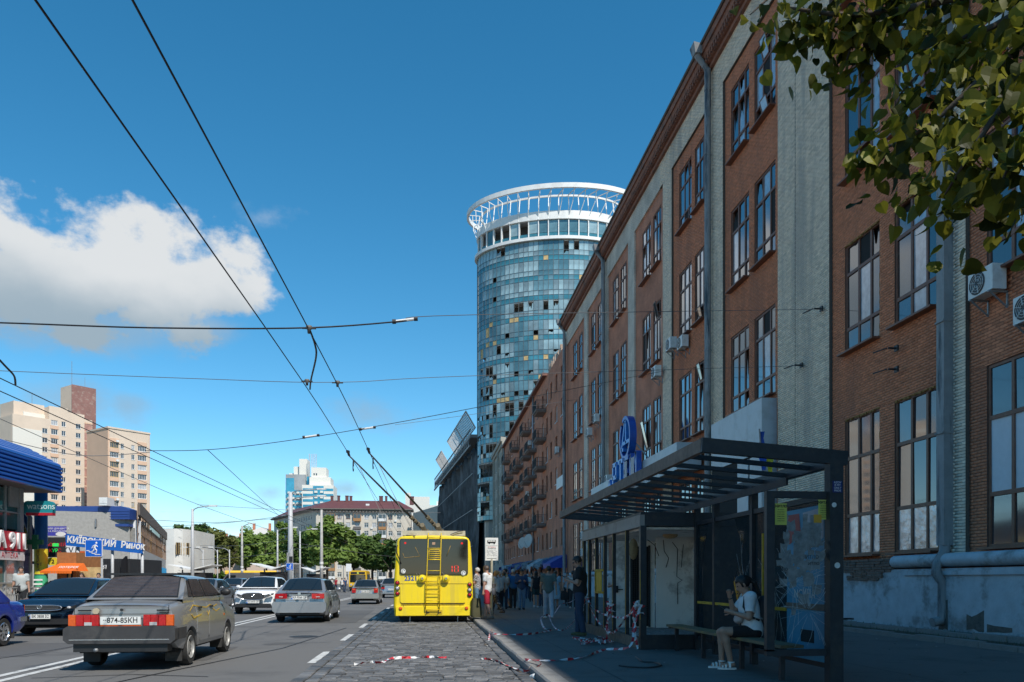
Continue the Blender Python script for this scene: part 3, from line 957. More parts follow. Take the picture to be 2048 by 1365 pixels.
LET = {'A': [((0, 0), (.5, 1)), ((.5, 1), (1, 0)), ((.2, .35), (.8, .35))], 'P': [((0, 0), (0, 1)), ((0, 1), (.8, 1)), ((.8, 1), (.8, .5)), ((.8, .5), (0, .5))],
 'T': [((0, 1), (1, 1)), ((.5, 0), (.5, 1))], 'E': [((0, 0), (0, 1)), ((0, 1), (.9, 1)), ((0, .5), (.8, .5)), ((0, 0), (.9, 0))],
 'M': [((0, 0), (0, 1)), ((0, 1), (.5, .3)), ((.5, .3), (1, 1)), ((1, 1), (1, 0))]}
PALE = mat('torn_letter_back', (.42, .40, .42), .6, var=.3, scale=5)
yy = 49.9
for i, ch in enumerate('APTEM'):
 w_ = 1.0 if ch != 'M' else 1.25
 hgt_ = 1.55 if i else .7
 m = MB(); strokes(m, LET[ch], yy, 6.95, -w_, hgt_, 11.42, 11.72, .26)
 wb(m, 'letter', BLUED if i in (0, 1, 2) else BLUE, lt, fix=True)
 if i in (3, 4):
  wb(MB().box(11.40, 11.415, yy - w_ * .75, yy - w_ * .2, 7.2, 8.3), 'torn_face', PALE, lt)
 yy -= w_ + .42
 # ------------------------------------------------------------------ buildings with window grids
class Face:
 """a facade plane: local x runs along the wall, y goes into the wall, z up"""
 def __init__(s, parent, O, ang):
  s.p, s.O, s.a = parent, Vector(O), ang
  s.M = Matrix.Translation(s.O) @ Matrix.Rotation(ang, 4, 'Z')
 def wall(s, name, m, w, h, holes=(), t=.35, z0=0, u0=0):
  mb = MB()
  for (a, b_, c, d) in rects(u0, w, z0, h, list(holes)):
   mb.box(a, b_, 0, t, c, d)
  return s.add(mb, name, m)
 def add(s, mb, name, mats, smooth=False, fix=False, parent=None):
  me = mb.mesh(name, mats, smooth, fix)
  o = put(name, me, parent or s.p)
  base = Matrix.Translation(-s.p.location) @ s.M
  o.matrix_basis = base if parent is None else parent.matrix_basis.inverted() @ base
  return o
 def at(s, me, name, u, z, y=0.0, parent=None):
  o = put(name, me, s.p)
  o.matrix_basis = Matrix.Translation(-s.p.location) @ s.M @ Matrix.Translation((u, y, z))
  return o
WC = {}
def win_mesh(w, h, fm, gm, cols=2, trans=0.0, fw=.07, depth=.14, sill=True, board=None):
 key = (round(w, 2), round(h, 2), fm.name, gm.name, cols, trans, sill)
 if key in WC: return WC[key]
 m = MB()
 y0, y1 = depth - .06, depth + .02
 m.box(0, fw, y0, y1, 0, h); m.box(w - fw, w, y0, y1, 0, h); m.box(fw, w - fw, y0, y1, 0, fw); m.box(fw, w - fw, y0, y1, h - fw, h)
 for k in range(1, cols):
  m.box(w * k / cols - fw / 2, w * k / cols + fw / 2, y0 + .002, y1, fw, h - fw)
 if trans:
  m.box(fw, w - fw, y0 + .004, y1, h * trans - fw / 2, h * trans + fw / 2)
 if sill: m.box(-.06, w + .06, -.08, depth - .07, -.07, -.004)
 n = max(1, cols)
 for k in range(n):
  j = rng.uniform(-.006, .006)
  m.quad((w * k / n + .01, depth + j, .01), (w * (k + 1) / n - .01, depth - j, .01), (w * (k + 1) / n - .01, depth - j, h - .01), (w * k / n + .01, depth + j, h - .01), 1)
 WC[key] = m.mesh('window', [fm, gm])
 return WC[key]
PVC = mat('white_window_frame', (.70, .70, .69), .45, var=.04)
GFAR = mat('far_window_glass', (.05, .065, .08), .08, var=.3, scale=.4, spec=.8)
GCURT = mat('far_window_curtain', (.36, .37, .38), .2, var=.3, scale=.6)
BALC = mat('balcony_iron', (.03, .03, .032), .6, var=.2)
def iron_rail(w, d, h=1.0, step=.14):
 m = MB()
 for z in (.04, h): m.bar((0, -d, z), (w, -d, z), .04); m.bar((0, -d, z), (0, 0, z), .04); m.bar((w, -d, z), (w, 0, z), .04)
 k = 0.0
 while k < w: m.bar((k, -d, .04), (k, -d, h), .018); k += step
 k = 0.0
 while k < d:
  m.bar((0, -k, .04), (0, -k, h), .018); m.bar((w, -k, .04), (w, -k, h), .018); k += step
 return m.mesh('railing', BALC)

 # ---- red brick apartment house with iron balconies, next down the street
apt = thing('apartment_house', 'red brick apartment house with rows of black iron balconies beyond the factory', 'building', (13.2, 106, ZP))
LEN = 137.0 - 74.7
f = Face(apt, (13.2, 137.0, 0), RD(-90))
def U(Y): return 137.0 - Y
floors = [4.9 + 3.2 * k for k in range(6)]
cols = [77.0, 80.5, 84.0, 87.0, 90.3, 94.3, 97.5, 100.2, 103.2, 106.5, 110, 113.6, 116.4, 120, 123.5, 126.6, 129.6, 133]
holes = []
for Y in cols:
 for z in floors:
  holes.append((U(Y) - 1.25, U(Y), z, z + 1.75))
shop_holes = [(U(Y) - 2.0, U(Y), .25, 2.9) for Y in (78, 82, 86.5, 91, 95.5, 100, 104.5, 109, 114, 119, 124, 129, 134)]
f.wall('brick_wall', RTEX, LEN, 24.2, holes + shop_holes, .4, ZP)
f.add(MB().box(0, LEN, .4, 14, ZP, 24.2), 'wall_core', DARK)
for (a, b_, c, d) in holes:
 gm = rng.choice([GFAR, GFAR, GCURT])
 f.at(win_mesh(1.25, 1.75, rng.choice([FRAMEB, FRAMEB, PVC]), gm, 2, .7, .06, .18), 'window', a, c)
for (a, b_, c, d) in shop_holes:
 f.at(win_mesh(2.0, 2.65, BLACKM, DARK, 2, .75, .07, .2, False), 'shop_window', a, c)
RAIL = iron_rail(3.1, 1.15)
SLABM = mat('balcony_slab', (.21, .17, .15), .9, var=.25, scale=4, dirt=(.1, .09, .08))
slabm = MB().box(0, 3.1, -1.15, .0, -.16, 0).box(.1, 3.0, -1.0, .0, -.30, -.16).mesh('balcony', SLABM)
for Y in (91.2, 104.2, 117.2, 130.0):
 for z in floors[1:]:
  b_ = f.at(slabm, 'balcony', U(Y), z - .35)
  put('railing', RAIL, b_)
for Y in (99.0, 112.5, 125.5):
 for z in floors[1:5]:
  b_ = f.at(slabm, 'balcony', U(Y), z - .35)
  put('railing', RAIL, b_)
  # ragged roof edge: bricks and tin lifted by the blast
ROOFT = mat('rusty_roof_tin', (.20, .085, .06), .7, var=.3, scale=2, dirt=(.08, .06, .05))
m = MB().prism([(0, 24.2), (-.45, 24.25), (-.5, 24.4), (6, 26.6), (6, 24.2)], 0, LEN - 12, 'x') if False else MB()
f.add(MB().box(0, LEN - 13, -.5, 10, 24.2, 24.5), 'roof_eave', ROOFT)
for k in range(46):
 u = rng.uniform(LEN - 13, LEN); z = 24.2 + rng.uniform(0, .9)
 m.box(u, u + rng.uniform(.2, .5), rng.uniform(-.02, .2), .45, 24.15, z)
f.add(m, 'broken_parapet', mat('broken_masonry', (.42, .32, .25), .9, var=.4, scale=3))
for Y in (75.6, 98.3, 136.2):
 f.add(MB().tube([(U(Y), -.14, 2.8), (U(Y), -.14, 24.3)], .1, 8), 'drainpipe', GALV, True)
 # torn awnings and shop junk over the ground floor
AWN = mat('grey_torn_awning', (.18, .20, .22), .8, var=.4, scale=3)
AWB = mat('blue_awning', (.02, .045, .30), .6, var=.2)
m = MB().quad((U(79.6), -1.6, 3.05), (U(75.0), -1.6, 3.05), (U(75.0), 0, 3.9), (U(79.6), 0, 3.9)).quad((U(79.6), -1.6, 2.6), (U(75.0), -1.6, 2.6), (U(75.0), -1.6, 3.05), (U(79.6), -1.6, 3.05))
m.quad((U(75), -1.6, 2.6), (U(75), 0, 2.6), (U(75), 0, 3.9), (U(75), -1.6, 3.05))
f.add(m, 'blue_awning', AWB)
Y = 80
while Y < 134:
 L_ = rng.uniform(3, 5.5)
 n = 12
 za = rng.uniform(3.0, 3.5)
 top = [(U(Y + L_ * k / n), .0, 3.9 + rng.uniform(-.1, .1)) for k in range(n + 1)]
 low = [(U(Y + L_ * k / n), -1.3 - rng.uniform(-.2, .25), za + rng.uniform(-.3, .25)) for k in range(n + 1)]
 hang = [(p[0], p[1] - .02, p[2] - rng.uniform(.1, .6)) for p in low]
 f.add(MB().grid([hang, low, top]), 'torn_awning', rng.choice([AWN, AWN, mat('pale_torn_awning', (.38, .40, .42), .8, var=.4, scale=3), mat('dusty_blue_awning', (.05, .08, .22), .7, var=.3)]))
 Y += L_ + rng.uniform(0, .8)
for Y in (81.5, 88, 97, 106, 117):
 f.add(MB().box(U(Y) - 1.4, U(Y), -.12, -.02, 3.0, 3.7), 'shop_sign', rng.choice([mat('sign_white', (.6, .6, .6), .6), mat('sign_yellow', (.62, .46, .04), .6), mat('sign_blue_small', (.03, .1, .4), .6)]))
for (Y, z, lab) in ((100.5, 18.6, 'air conditioner between the third and fourth balcony rows, upper one'), (103, 12.4, 'air conditioner on the apartment house below the middle balconies'),
 (115.5, 14.8, 'far air conditioner of the apartment house near the balcony stack'), (79.0, 14.2, 'air conditioner over a white board by the drainpipe')):
 ac_unit(Y, z, 13.2, lab)
tag(wb(MB().box(13.05, 13.17, 76.2, 80.2, 10.6, 11.7), 'white_board', WHITE, None), 'blank white board fixed to the apartment house by the drainpipe', 'board')
DISH = mat('satellite_dish', (.50, .46, .42), .5, var=.1)
for (px, py, r, lab) in ((1046, 1087, .75, 'lower of two pale satellite dishes over the torn awnings'), (1058, 1083, .85, 'upper of two pale satellite dishes over the torn awnings')):
 F_ = FD(12.0, onX(px, 12.0)); p = W(px, py, F_)
 t = thing('satellite_dish', lab, 'satellite dish', p, RD(-60), 'satellite dishes')
 Mx = Matrix.Rotation(RD(80), 4, 'X')
 MB().lathe([(0, 0), (r * .5, .05), (r, .22), (r * 1.02, .2), (r * .5, .02), (0, -.03)], 18, Mx).build('dish', DISH, t, True)
 MB().tube([(0, 0, 0), (0, .5, -.1), (.3, .9, -.3)], .04, 6).tube([(0, -.2, -r * .9), (0, -.75, 0)], .02, 5).build('mount', STEEL, t)

 # ---- grey plastered house beyond
gh = thing('grey_house', 'narrow grey plastered house between the apartment house and the glass tower', 'building', (13.1, 150, ZP))
f = Face(gh, (13.1, 166, 0), RD(-90))
GPL = mat('grey_plaster', (.36, .34, .29), .9, var=.15, scale=1, dirt=(.25, .235, .2), dscale=.6)
holes = [(u, u + 1.1, z, z + 1.9) for u in (2, 5, 8, 11, 14, 17, 20, 23, 26) for z in [5 + 3.4 * k for k in range(6)]]
f.wall('wall', GPL, 28.8, 26.2, holes, .4, ZP)
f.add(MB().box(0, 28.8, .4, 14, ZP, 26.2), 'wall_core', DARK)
f.add(MB().box(0, 28.8, -.5, 0, 25.5, 26.25).box(0, 28.8, -.25, 0, 24.9, 25.5), 'cornice', GPL)
for (a, b_, c, d) in holes: f.at(win_mesh(1.1, 1.9, PVC, GFAR, 2, 0, .06, .2), 'window', a, c)
for u in (0.6, 9.8, 18.8, 27.6): f.add(MB().box(u, u + .7, -.3, 0, 4.4, 24.9), 'pilaster', GPL)

# ---- curved glass tower with a white ring on its roof
TW = W(1098, HZ, 163); TW.z = 0
tower = thing('glass_tower', 'tall curved teal glass tower with many blown out panes and a white roof ring', 'building', TW)
TA, TB, TROT = 14.9, 8.6, RD(-16)
def EL(t, k=0.0, z=0.0):
 x, y = (TA + k) * math.cos(t), (TB + k) * math.sin(t)
 c, s_ = math.cos(TROT), math.sin(TROT)
 return Vector((x * c - y * s_, x * s_ + y * c, z))
NT = 76
# equal arc steps
fine = [EL(2 * PI * k / 2000) for k in range(2001)]
acc = [0]
for a, b_ in zip(fine, fine[1:]): acc.append(acc[-1] + (b_ - a).length)
TT = []
for k in range(NT + 1):
 s_ = acc[-1] * k / NT
 i = min(range(2001), key=lambda i: abs(acc[i] - s_)) if k < NT else 2000
 TT.append(2 * PI * i / 2000)
TG = [mat('tower_glass_%s' % n_, c,   .06, metal=.18, var=.45, scale=.3, spec=.8) for n_, c in (('deep', (.09, .19, .22)), ('pale', (.32, .44, .45)), ('grey', (.21, .28, .29)), ('spandrel', (.06, .22, .265)), ('dull', (.15, .27, .30)))]
OSB = mat('osb_board', (.50, .36, .17), .8, var=.3, scale=3)
Z0T, ROWS = 16.8, []
z = 67.4
while z > Z0T:
 ROWS += [(z - 1.95, z, 'v'), (z - 2.9, z - 1.95, 'l'), (z - 3.85, z - 2.9, 's')]
 z -= 3.85
inner = MB()
n = 48
for k in range(n):
 a, b_ = 2 * PI * k / n, 2 * PI * (k + 1) / n
 inner.quad(EL(a, -2.2, 2), EL(b_, -2.2, 2), EL(b_, -2.2, 72), EL(a, -2.2, 72))
inner.build('core', mat('tower_inside', (.10, .095, .09), .9, var=.5, scale=.25), tower)
z = 67.4
while z > 14:
 m = MB()
 for k in range(n):
  a, b_ = 2 * PI * k / n, 2 * PI * (k + 1) / n
  v = [EL(a, -2.3, z - .25), EL(b_, -2.3, z - .25), EL(b_, -.06, z - .25), EL(a, -.06, z - .25)]
  m.add(v + [p + Vector((0, 0, .3)) for p in v], [(0, 1, 2, 3), (4, 7, 6, 5), (2, 6, 7, 3)])
 z -= 3.85
 m.build('floor_slab', mat('slab_white', (.5, .49, .46), .8, var=.15), tower)
vis = []
mass = {i: [] for i in range(7)}
rt = random.Random(3)
TOC = Vector((-TW.x, -TW.y, 0)).normalized()
for k in range(NT):
 t0, t1 = TT[k], TT[k + 1]
 p, q = EL(t0), EL(t1)
 nrm = Vector(((q - p).y, -(q - p).x, 0)).normalized()
 front = nrm.dot(TOC)
 colbase = rt.random()
 for r, (za, zb, ty) in enumerate(ROWS):
  low = min(1, max(0, (48 - zb) / 25))
  x = rt.random()
  pm = {'v': .09 + .40 * low, 'l': .03 + .42 * low, 's': .0 + .03 * low}[ty]
  if x < pm: continue                                # blown out
  if ty == 's': mi = 5 if rt.random() < .05 else rt.choice((3, 3, 3, 3, 4))
  else:
   fld = math.sin(k * .62 + r * .21) + math.sin(k * .27 - r * .33 + 2) + .7 * math.sin(k * 1.3 + colbase) + rt.gauss(0, .55)
   mi = 0 if fld < -1.1 else 4 if fld < -.2 else 2 if fld < .5 else 1
  if ty == 'v' and rt.random() < .02: mi = 5
  vis.append((front, k, r, mi, nrm))
vis.sort(key=lambda v: -(v[0] > .05) * 1000 - ROWS[v[2]][1])
def pane_geo(k, r, nrm, shard):
 za, zb, ty = ROWS[r]
 j = [rt.uniform(-.010, .010) for _ in range(4)]
 g = .045
 d = (EL(TT[k + 1]) - EL(TT[k])).normalized() * g
 P0, P1 = EL(TT[k]) + d, EL(TT[k + 1]) - d
 o = lambda p, z, jj: (p.x + nrm.x * jj, p.y + nrm.y * jj, z)
 if shard:
  n_ = 6
  pts = [o(P0, za + g, 0), o(P1, za + g, 0)]
  for i in range(n_):
   s_ = i / (n_ - 1)
   pts.append(o(P1 + (P0 - P1) * s_, za + g + (zb - za - 2 * g) * rt.uniform(.1, .8), 0))
  return pts, [tuple(range(len(pts)))]
 return [o(P0, za + g, j[0]), o(P1, za + g, j[1]), o(P1, zb - g, j[2]), o(P0, zb - g, j[3])], [(0, 1, 2, 3)]
big = MB()
for i, (fr, k, r, mi, nrm) in enumerate(vis):
 sh = ROWS[r][2] != 's' and rt.random() < (.04 if ROWS[r][1] > 48 else .16)
 vs, fs = pane_geo(k, r, nrm, sh)
 if i < 300:
  c = sum((Vector(v) for v in vs), Vector()) / len(vs)
  back = [tuple(Vector(v) - nrm * .02) for v in vs]
  me = bpy.data.meshes.new('pane')
  nv = len(vs)
  me.from_pydata([tuple(Vector(v) - c) for v in vs + back], [], fs + [tuple(range(2 * nv - 1, nv - 1, -1))])
  me.materials.append(OSB if mi == 5 else TG[mi])
  put('pane', me, tower, c)
 else:
  big.add(vs, fs, mi)
stuff(big.build('panes', TG + [OSB], tower))
m = MB()
for k in range(NT):
 p = EL(TT[k], .02)
 m.box(p.x - .03, p.x + .03, p.y - .03, p.y + .03, Z0T - .5, 67.4)
for za, zb, ty in ROWS:
 for k in range(NT): m.bar(EL(TT[k], .01, zb), EL(TT[k + 1], .01, zb), .06, .06)
m.build('mullions', mat('tower_mullion', (.10, .13, .14), .5, metal=.3), tower)
WTW = mat('tower_white', (.74, .74, .72), .5, var=.05, dirt=(.5, .49, .46), dscale=.4, damt=.4)
def ring(name, k0, k1, z0, z1, m_, ngon=64, shift=None, tilt=0.0):
 mb = MB()
 for i in range(ngon):
  a, b_ = 2 * PI * i / ngon, 2 * PI * (i + 1) / ngon
  v = [EL(a, k0, z0), EL(b_, k0, z0), EL(b_, k1, z0), EL(a, k1, z0), EL(a, k0, z1), EL(b_, k0, z1), EL(b_, k1, z1), EL(a, k1, z1)]
  if shift is not None: v = [p + shift for p in v]
  mb.add(v, [(0, 1, 2, 3), (7, 6, 5, 4), (3, 2, 6, 7), (1, 0, 4, 5)])
 return mb.build(name, m_, tower, 40, fix=True)
ring('white_ledge', -.6, .55, 67.4, 68.0, WTW)
ring('white_parapet', -.6, .15, 71.4, 73.0, WTW)
ring('roof_deck', -14, -.6, 71.2, 71.4, WTW) if False else None
m = MB(); n = 48
for k in range(n): m.add([EL(2 * PI * k / n, -.3, 71.3), EL(2 * PI * (k + 1) / n, -.3, 71.3), (0, 0, 71.3)], [(0, 1, 2)])
m.build('roof_deck', mat('roof_deck', (.3, .3, .3), .9), tower)
UPN = 38
for k in range(UPN):
 t0, t1 = TT[2 * k], TT[2 * k + 2]
 p, q = EL(t0, -.25), EL(t1, -.25)
 nrm = Vector(((q - p).y, -(q - p).x, 0)).normalized()
 if nrm.dot(TOC) < -.1: continue
 d = (q - p).normalized()
 MB().box(-.09, .09, -.25, .3, 68.0, 71.4).build('post', WTW, tower, loc=p, rot=(0, 0, math.atan2(d.y, d.x)))
 if rt.random() < .72:
  L_ = (q - p).length
  w_ = MB().box(.12, L_ - .12, -.02, .02, 0, 2.35).build('upper_window', TG[rt.choice((0, 1, 4))], tower, loc=p + Vector((0, 0, 69.0)), rot=(0, 0, math.atan2(d.y, d.x) + rt.uniform(-.02, .02)))
 MB().box(.12, (q - p).length - .12, -.02, .02, 0, .85).build('lower_window', TG[3], tower, loc=p + Vector((0, 0, 68.08)), rot=(0, 0, math.atan2(d.y, d.x)))
 # ring carried by brackets
SH = Vector((1.0, .5, 0))
ring('roof_ring', 2.7, 3.15, 76.3, 77.2, WTW, 72, SH)
ring('inner_ring', -.6, -.35, 76.0, 76.35, WTW, 72, SH * .3)
for k in range(UPN):
 t = TT[2 * k]
 a, b_, c = EL(t, .1, 71.5), EL(t, -.45, 76.2), EL(t, 2.75, 76.6) + SH
 o_ = a
 m = MB().bar(a - o_, b_ + Vector((0, 0, 0)) - o_, .16).bar(b_ - o_, c - o_, .14).tube([a + Vector((0, 0, .6)) - o_, (a + c) / 2 + Vector((0, 0, .3)) - o_, EL(t, 1.7, 76.45) + SH * .7 - o_], .08, 5)
 m.build('ring_bracket', WTW, tower, loc=o_)
for (t, k, z, sx, sz) in ((-2.0, -4, 71.4, 2.6, 2.6), (-1.75, -4, 71.4, 1.8, 3.0), (-1.5, -3, 71.4, 2.4, 2.2), (-1.2, -3.2, 71.4, 2.4, 1.8), (-1.0, -3, 71.4, 2, 1.5)):
 p = EL(t, k, z)
 MB().box(-sx / 2, sx / 2, -.6, .6, 0, sz).lathe([(0, 0), (sx * .4, .15), (sx * .45, .1), (0, -.05)], 12, Matrix.Translation((0, -.8, sz * .7)) @ Matrix.Rotation(RD(90), 4, 'X')).build('roof_equipment', WTW, tower, loc=p)
m = MB()
for i in range(40):
 a, b_ = 2 * PI * i / 40, 2 * PI * (i + 1) / 40
 m.quad(EL(a, -1.5, 0), EL(b_, -1.5, 0), EL(b_, -1.5, Z0T - .3), EL(a, -1.5, Z0T - .3)); m.add([EL(a, .3, Z0T - .5), EL(b_, .3, Z0T - .5), (0, 0, Z0T - .5)], [(0, 2, 1)])
m.build('tower_base', mat('tower_base', (.09, .12, .13), .4, metal=.2), tower)

# ---- shopping hall wrapped in dark netting, with tilted roof screens
A_ = W(962, HZ, 176); B_ = W(884, HZ, 262); A_.z = B_.z = 0
hall = thing('netted_hall', 'shopping hall wrapped in dark torn netting with tilted louvre screens on its roof', 'building', A_)
d = (A_ - B_); LH = d.length; ang = math.atan2(d.y, d.x)
f = Face(hall, (B_.x, B_.y, 0), ang)
HH = 34.5
NETM = mat('dark_netting', (.07, .075, .08), .9, var=.6, scale=.35, dirt=(.15, .16, .17), dscale=.5, damt=.8, streak=True)
for z in (9, 17, 25): f.add(MB().bar((0, -1.9, z), (LH, -1.9, z), .12), 'net_rope', STEEL)
f.add(MB().box(0, LH, .8, 30, 0, HH - 1), 'hall_body', mat('hall_concrete', (.12, .12, .12), .9))
P = []
for i in range(12):
 z = HH * i / 11
 P.append([(LH * k / 90, .7 * math.sin(k * .9 + .5 * i * (k % 3)) + .5 * math.sin(k * 2.3 + i * .4) - .5, z - (4.0 if i == 11 else 0) + rng.uniform(-.3, .3)) for k in range(91)])
f.add(MB().grid(P), 'netting', NETM, True)
f.add(MB().box(-1, LH, -2.4, 6, HH - 1.6, HH - .9).box(-1, LH, -2.6, -2.3, HH - 3.6, HH - 3.2).box(-1, LH, -2.5, -2.2, HH + .1, HH + .25), 'roof_gallery', mat('gallery_steel', (.2, .205, .21), .6, var=.3))
for u in range(0, int(LH), 3): f.add(MB().bar((u, -2.4, HH - 3.4), (u, -2.4, HH + .2), .12).bar((u, -2.4, HH - 3.4), (u + 3, -2.4, HH - 1), .1), 'gallery_strut', STEEL)
for (u0, u1) in ((LH * .20, LH * .40), (LH * .58, LH * 1.02)):
 fr = MB()
 for u in (u0, (u0 + u1) / 2, u1): fr.bar((u, -1.5, HH + .3), (u, -3.6, HH + 3.8), .2)
 fr.bar((u0, -3.6, HH + 3.8), (u1, -3.6, HH + 3.8), .2); fr.bar((u0, -1.5, HH + .3), (u1, -1.5, HH + .3), .2)
 so = f.add(fr, 'louvre_screen', mat('screen_steel', (.42, .42, .42), .5, metal=.3))
 for k in range(26):
  t = (k + .5) / 26
  uu = u0 + (u1 - u0) * t
  f.add(MB().bar((uu, -1.5, HH + .3), (uu, -3.6, HH + 3.8), .2, .2), 'slat', MATS['screen_steel'], parent=so)

  # ---- low beige stone house with narrow pointed windows
A_ = W(913, HZ, 265); B_ = W(826, HZ, 318)
st = thing('stone_hall', 'beige stone faced hall with tall dark pointed windows behind the trolleybus', 'building', (A_.x, A_.y, 0))
d = Vector((A_.x - B_.x, A_.y - B_.y, 0)); LS = d.length
f = Face(st, (B_.x, B_.y, 0), math.atan2(d.y, d.x))
STN = mat('beige_stone', (.44, .42, .36), .9, var=.1, scale=.8, bump=.3, bscale=4)
zt = 1.42 + (1161 - 1000) / FPX * 265
f.wall('wall', STN, LS, zt, [], .6)
f.add(MB().box(0, LS, .6, 20, 0, zt - .3), 'wall_core', STN)
for k in range(5):
 u = LS * (k + .6) / 5.3
 f.add(MB().prism([(u - .8, 4), (u + .8, 4), (u + .75, 16), (u, 21.5), (u - .75, 16)], -.03, .1, 'y'), 'pointed_window', GLASS, fix=True)
wl = thing('white_annex', 'white building with stepped roofline seen above the stone hall', 'building', W(852, HZ, 345) * Vector((1, 1, 0)) if False else (W(852, HZ, 345).x, W(852, HZ, 345).y, 0))
s_ = FPX / 345
m = MB().box(-8.4, 13, 0, 14, 0, 34).box(-8.4, 1.6, 0, 10, 34, 37.6).box(-8.9, -6.6, -.3, 8, 33, 39.2)
m.build('wall', mat('annex_white', (.66, .64, .58), .8, var=.06), wl)
MB().box(4, 10, -.04, .2, 29, 32).build('window', GLASS, wl)
for x in (4.6, 6.8, 9.2): MB().box(x, x + 1.3, 2, 3, 34, 36).build('rooftop_unit', WHITE, wl)

# ---- long red-roofed apartment block across the end of the street
C1 = W(632, HZ, 318); C2 = W(822, HZ, 322); C0 = W(548, HZ, 372)
stl = thing('red_roofed_block', 'long beige apartment block with maroon roof and white balconies closing the street', 'building', (C1.x, C1.y, 0))
BEI = mat('beige_brick', (.56, .51, .43), .88, var=.1, scale=.6, dirt=(.40, .36, .3), dscale=.25)
d = Vector((C2.x - C1.x, C2.y - C1.y, 0)); L1 = d.length
f = Face(stl, (C1.x, C1.y, 0), math.atan2(d.y, d.x))
HS = 29.4
uc = [2.6, 6.0, 9.2, 12.6, 16.2, 19.8, 23.0, 26.2, 29.4, 32.8, 36.2]
zf = [26.0 - 3.32 * k for k in range(8)]
holes = [(u - .85, u + .85, z, z + 1.9) for u in uc if u < L1 - 1.5 for z in zf]
f.wall('wall', BEI, L1, HS, holes, .4)
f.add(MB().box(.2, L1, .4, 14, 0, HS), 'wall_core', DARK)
for (a, b_, c, dd) in holes: f.at(win_mesh(1.7, 1.9, rng.choice([PVC, PVC, FRAMEB]), rng.choice([GFAR, GFAR, GCURT]), 2, .7, .1, .2), 'window', a, c)
LOG = mat('white_balcony', (.66, .66, .64), .6, var=.08)
LOW = mat('wood_balcony', (.35, .18, .07), .7, var=.2)
LOB = mat('dark_balcony', (.12, .11, .10), .7, var=.2)
for u in (6.0, 16.2, 26.2, 36.2):
 for k, z in enumerate(zf):
  if u > L1 - 2: continue
  lm = rng.choice([LOG, LOG, LOB, LOB, LOW])
  bo = f.add(MB().box(u - 1.5, u + 1.5, -1.1, 0, z - .9, z - .75).box(u - 1.5, u + 1.5, -1.1, -1.0, z - .75, z + .25).box(u - 1.5, u - 1.4, -1.0, 0, z - .75, z + .25).box(u + 1.4, u + 1.5, -1.0, 0, z - .75, z + .25), 'balcony', lm)
  if lm is not LOB:
   f.add(MB().box(u - 1.5, u - 1.38, -1.1, 0, z + .25, z + 1.9).box(u + 1.38, u + 1.5, -1.1, 0, z + .25, z + 1.9).box(u - 1.5, u + 1.5, -1.12, 0, z + 1.9, z + 2.0).box(u - .06, u + .06, -1.1, -1.0, z + .25, z + 1.9), 'balcony_frame', lm, parent=bo)
   f.add(MB().quad((u - 1.38, -1.05, z + .25), (u + 1.38, -1.05, z + .25), (u + 1.38, -1.05, z + 1.9), (u - 1.38, -1.05, z + 1.9)), 'balcony_glass', GFAR, parent=bo)
for u in (10.9, 27.9): f.add(MB().tube([(u, -.12, 0), (u, -.12, HS)], .14, 6), 'drainpipe', GALV)
for (u, z) in ((14.3, 24.6), (21.5, 22), (8, 20.9), (31, 25), (24.6, 18.4), (14.2, 17.8)): f.add(MB().box(u, u + .9, -.4, 0, z, z + .65), 'cooling_unit', PLASTW)
f.add(MB().box(-.6, L1, -.25, 0, 14.3, 14.75), 'string_course', BEI)
MARO = mat('maroon_roof', (.12, .045, .045), .6, var=.15, scale=.5)
f.add(MB().box(-1.2, L1 + 1, -1.2, 0, HS, HS + .35).box(-1.6, L1 + 1, -1.6, 0, HS + .35, HS + .7), 'cornice', mat('dark_cornice', (.16, .14, .12), .8))
u = -1.0
m = MB()
while u < L1: m.box(u, u + .5, -1.1, -.02, HS - .8, HS - .01); u += 1.3
f.add(m, 'cornice_brackets', MATS['dark_cornice'])
d2 = Vector((C1.x - C0.x, C1.y - C0.y, 0)); L2 = d2.length
g = Face(stl, (C0.x, C0.y, 0), math.atan2(d2.y, d2.x))
holes2 = [(u - .8, u + .8, z, z + 1.9) for u in [3 + 3.4 * k for k in range(int(L2 / 3.4) - 1)] for z in zf]
g.wall('side_wall', BEI, L2, HS, holes2, .4)
for (a, b_, c, dd) in holes2: g.at(win_mesh(1.6, 1.9, PVC, GFAR, 2, .7, .1, .2), 'window', a, c)
g.add(MB().box(-1, L2 + 1.2, -1.2, 0, HS, HS + .35).box(-1, L2 + 1.6, -1.6, 0, HS + .35, HS + .7), 'cornice', MATS['dark_cornice'])
for u in (9, 19, 29):
 for z in zf[::2]: g.add(MB().box(u, u + 3, -1.1, 0, z - .9, z + .3).box(u, u + 3, -1.1, -1.0, z + .3, z + 1.8), 'balcony', rng.choice([LOG, LOB]))
a0 = f.M @ Vector((-1.6, -1.6, HS + .7)); a1 = f.M @ Vector((L1 + 1, -1.6, HS + .7)); a2 = f.M @ Vector((L1 + 1, 14, HS + .7))
r0 = f.M @ Vector((5.5, 6.5, HS + 4.6)); r1 = f.M @ Vector((L1 - 5, 6.5, HS + 4.6))
c0 = g.M @ Vector((0, -1.6, HS + .7)); r2 = g.M @ Vector((0, 6.5, HS + 4.6))
a3 = f.M @ Vector((12, 14, HS + .7)); c1 = g.M @ Vector((0, 14, HS + .7))
m = MB().add([a0, a1, a2, r0, r1, c0, r2, a3, c1], [(0, 1, 4, 3), (1, 2, 4), (5, 0, 3, 6), (2, 7, 3, 4), (7, 8, 6, 3)])
ro = wb(m, 'roof', MARO, stl, fix=True)
